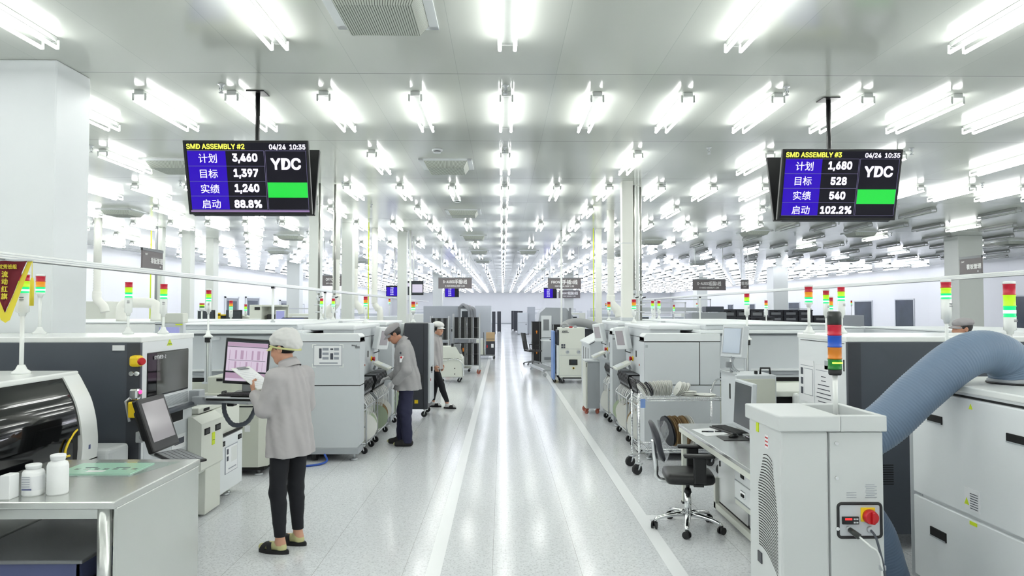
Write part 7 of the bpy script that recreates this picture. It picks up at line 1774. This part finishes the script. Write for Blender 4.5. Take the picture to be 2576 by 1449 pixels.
# ---------------------------------------------------------------- air diffusers, sprinklers and detectors on the ceiling
def diffuser_proto(label, x, y):
    root = thing('air_diffuser', label, 'air diffuser', (x, y, H), 0, 'ceiling air diffusers')
    w_ = 0.40
    q = MB('white').box((-w_, -w_, -0.02), (w_, -w_ + 0.07, 0)).box((-w_, w_ - 0.07, -0.02), (w_, w_, 0)).box((-w_, -w_, -0.02), (-w_ + 0.07, w_, 0)).box((w_ - 0.07, -w_, -0.02), (w_, w_, 0)); q.build('frame', root)
    q = MB('grille')
    a, c, z0, z1 = 0.33, 0.27, -0.012, -0.115
    q.add([(-a, -a, z0), (a, -a, z0), (a, a, z0), (-a, a, z0), (-c, -c, z1), (c, -c, z1), (c, c, z1), (-c, c, z1)], [(0, 1, 5, 4), (1, 2, 6, 5), (2, 3, 7, 6), (3, 0, 4, 7), (4, 5, 6, 7)])
    q.m('grille_gap')
    for k in range(30):
        x_ = -c + 2 * c * (k + 0.5) / 30; e = 0.0026; u = x_ * a / c
        q.box((x_ - e, -c, z1 - 0.0015), (x_ + e, c, z1 + 0.001))
        for s_ in (-1, 1):
            q.add([(u - e, s_ * (a + 0.001), z0 - 0.004), (u + e, s_ * (a + 0.001), z0 - 0.004), (x_ + e, s_ * (c + 0.002), z1), (x_ - e, s_ * (c + 0.002), z1)], [(0, 1, 2, 3)])
            q.add([(s_ * (a + 0.001), u - e, z0 - 0.004), (s_ * (a + 0.001), u + e, z0 - 0.004), (s_ * (c + 0.002), x_ + e, z1), (s_ * (c + 0.002), x_ - e, z1)], [(0, 1, 2, 3)])
    q.build('grille', root)
    return root
DIFF = [(-0.91, 5.12, 'air diffuser nearest the camera, above the aisle'), (-0.86, 10.75, 'air diffuser in the left aisle row, second from the camera'), (-0.9, 16.0, 'air diffuser in the left aisle row, third from the camera'), (-0.88, 21.4, 'air diffuser in the left aisle row, fourth from the camera'), (-0.9, 26.8, 'air diffuser in the left aisle row, fifth from the camera'), (-0.9, 32.0, 'air diffuser in the left aisle row, sixth from the camera'),
        (0.98, 26.8, 'air diffuser right of the aisle light row, nearer one'), (2.0, 37.5, 'air diffuser right of the aisle light row, farther one'),
        (-5.05, 10.8, 'air diffuser beside the left line display'), (-8.7, 16.0, 'air diffuser at far left beyond the pillar'), (-6.5, 21.4, 'air diffuser above the left test line'), (-8.6, 26.8, 'air diffuser above the left wall doors, nearer one'), (-6.5, 32, 'air diffuser above the left wall doors, farther one'),
        (7.0, 14.6, 'air diffuser just right of the right line display'), (7.3, 20.0, 'air diffuser below the right line display, nearer the camera'), (4.9, 22.7, 'air diffuser left of the first grey column, nearer one'), (4.9, 28.0, 'air diffuser left of the second grey column'), (10.5, 20.2, 'air diffuser left of the first grey column, right one'), (11.2, 25.5, 'air diffuser between the two grey columns'), (16.8, 22.7, 'air diffuser right of the first grey column'), (15.5, 30.8, 'air diffuser behind the first grey column'), (9.4, 33.3, 'air diffuser before the second grey column')]
p_ = None
for (x, y, lab) in DIFF:
    if p_ is None: p_ = diffuser_proto(lab, x, y)
    else: dup(p_, (x, y, H), None, lab)
def sprinkler(x, y, lab):
    q = MB('alu').lathe([(0.035, 0), (0.035, -0.006), (0.015, -0.012), (0.012, -0.04), (0.005, -0.045)], n=14).tube([(0.012, 0, -0.03), (0.022, 0, -0.055), (0.0, 0, -0.085)], 0.004, 6).tube([(-0.012, 0, -0.03), (-0.022, 0, -0.055), (0.0, 0, -0.085)], 0.004, 6).lathe([(0.024, -0.085), (0.024, -0.089)], n=14).cyl((0, 0, -0.045), (0, 0, -0.085), 0.004, n=6)
    o = q.build('sprinkler'); o.location = (x, y, H); return tag(o, lab, 'sprinkler', 'ceiling sprinkler heads')
sp0 = None
for k in range(7):
    y = 6.95 + k * 2.656
    for j in range(-2, 5):
        x = 0.03 + 2.85 * j
        if abs(x) / y > 0.76 or (-5.0 < x < -3.9 and y < 7.2): continue
        lab = 'sprinkler head on the ceiling, %s row ahead, %s' % (ordinal(k + 1), 'on the aisle line' if j == 0 else '%s %s of the aisle line' % (ordinal(abs(j)), 'left' if j < 0 else 'right'))
        if sp0 is None: sp0 = sprinkler(x, y, lab)
        else:
            o = sp0.copy(); COL.objects.link(o); o.location = (x, y, H); o['label'] = lab
for (x, y, lab) in ((-0.92, 9.75, 'round smoke detector above the second aisle diffuser'), (-0.93, 14.3, 'round smoke detector above the third aisle diffuser'), (-5.5, 13.2, 'dome detector left of the left line display'), (10.9, 26.5, 'dome detector between the two grey columns')):
    o = MB('white').lathe([(0.075, 0), (0.075, -0.025), (0.05, -0.03)], n=20).m('gap').lathe([(0.045, -0.03), (0.045, -0.042)], n=18).m('white').lathe([(0.055, -0.042), (0.05, -0.055)], n=18).build('smoke_detector')
    o.location = (x, y, H); tag(o, lab, 'smoke detector', 'ceiling smoke detectors')
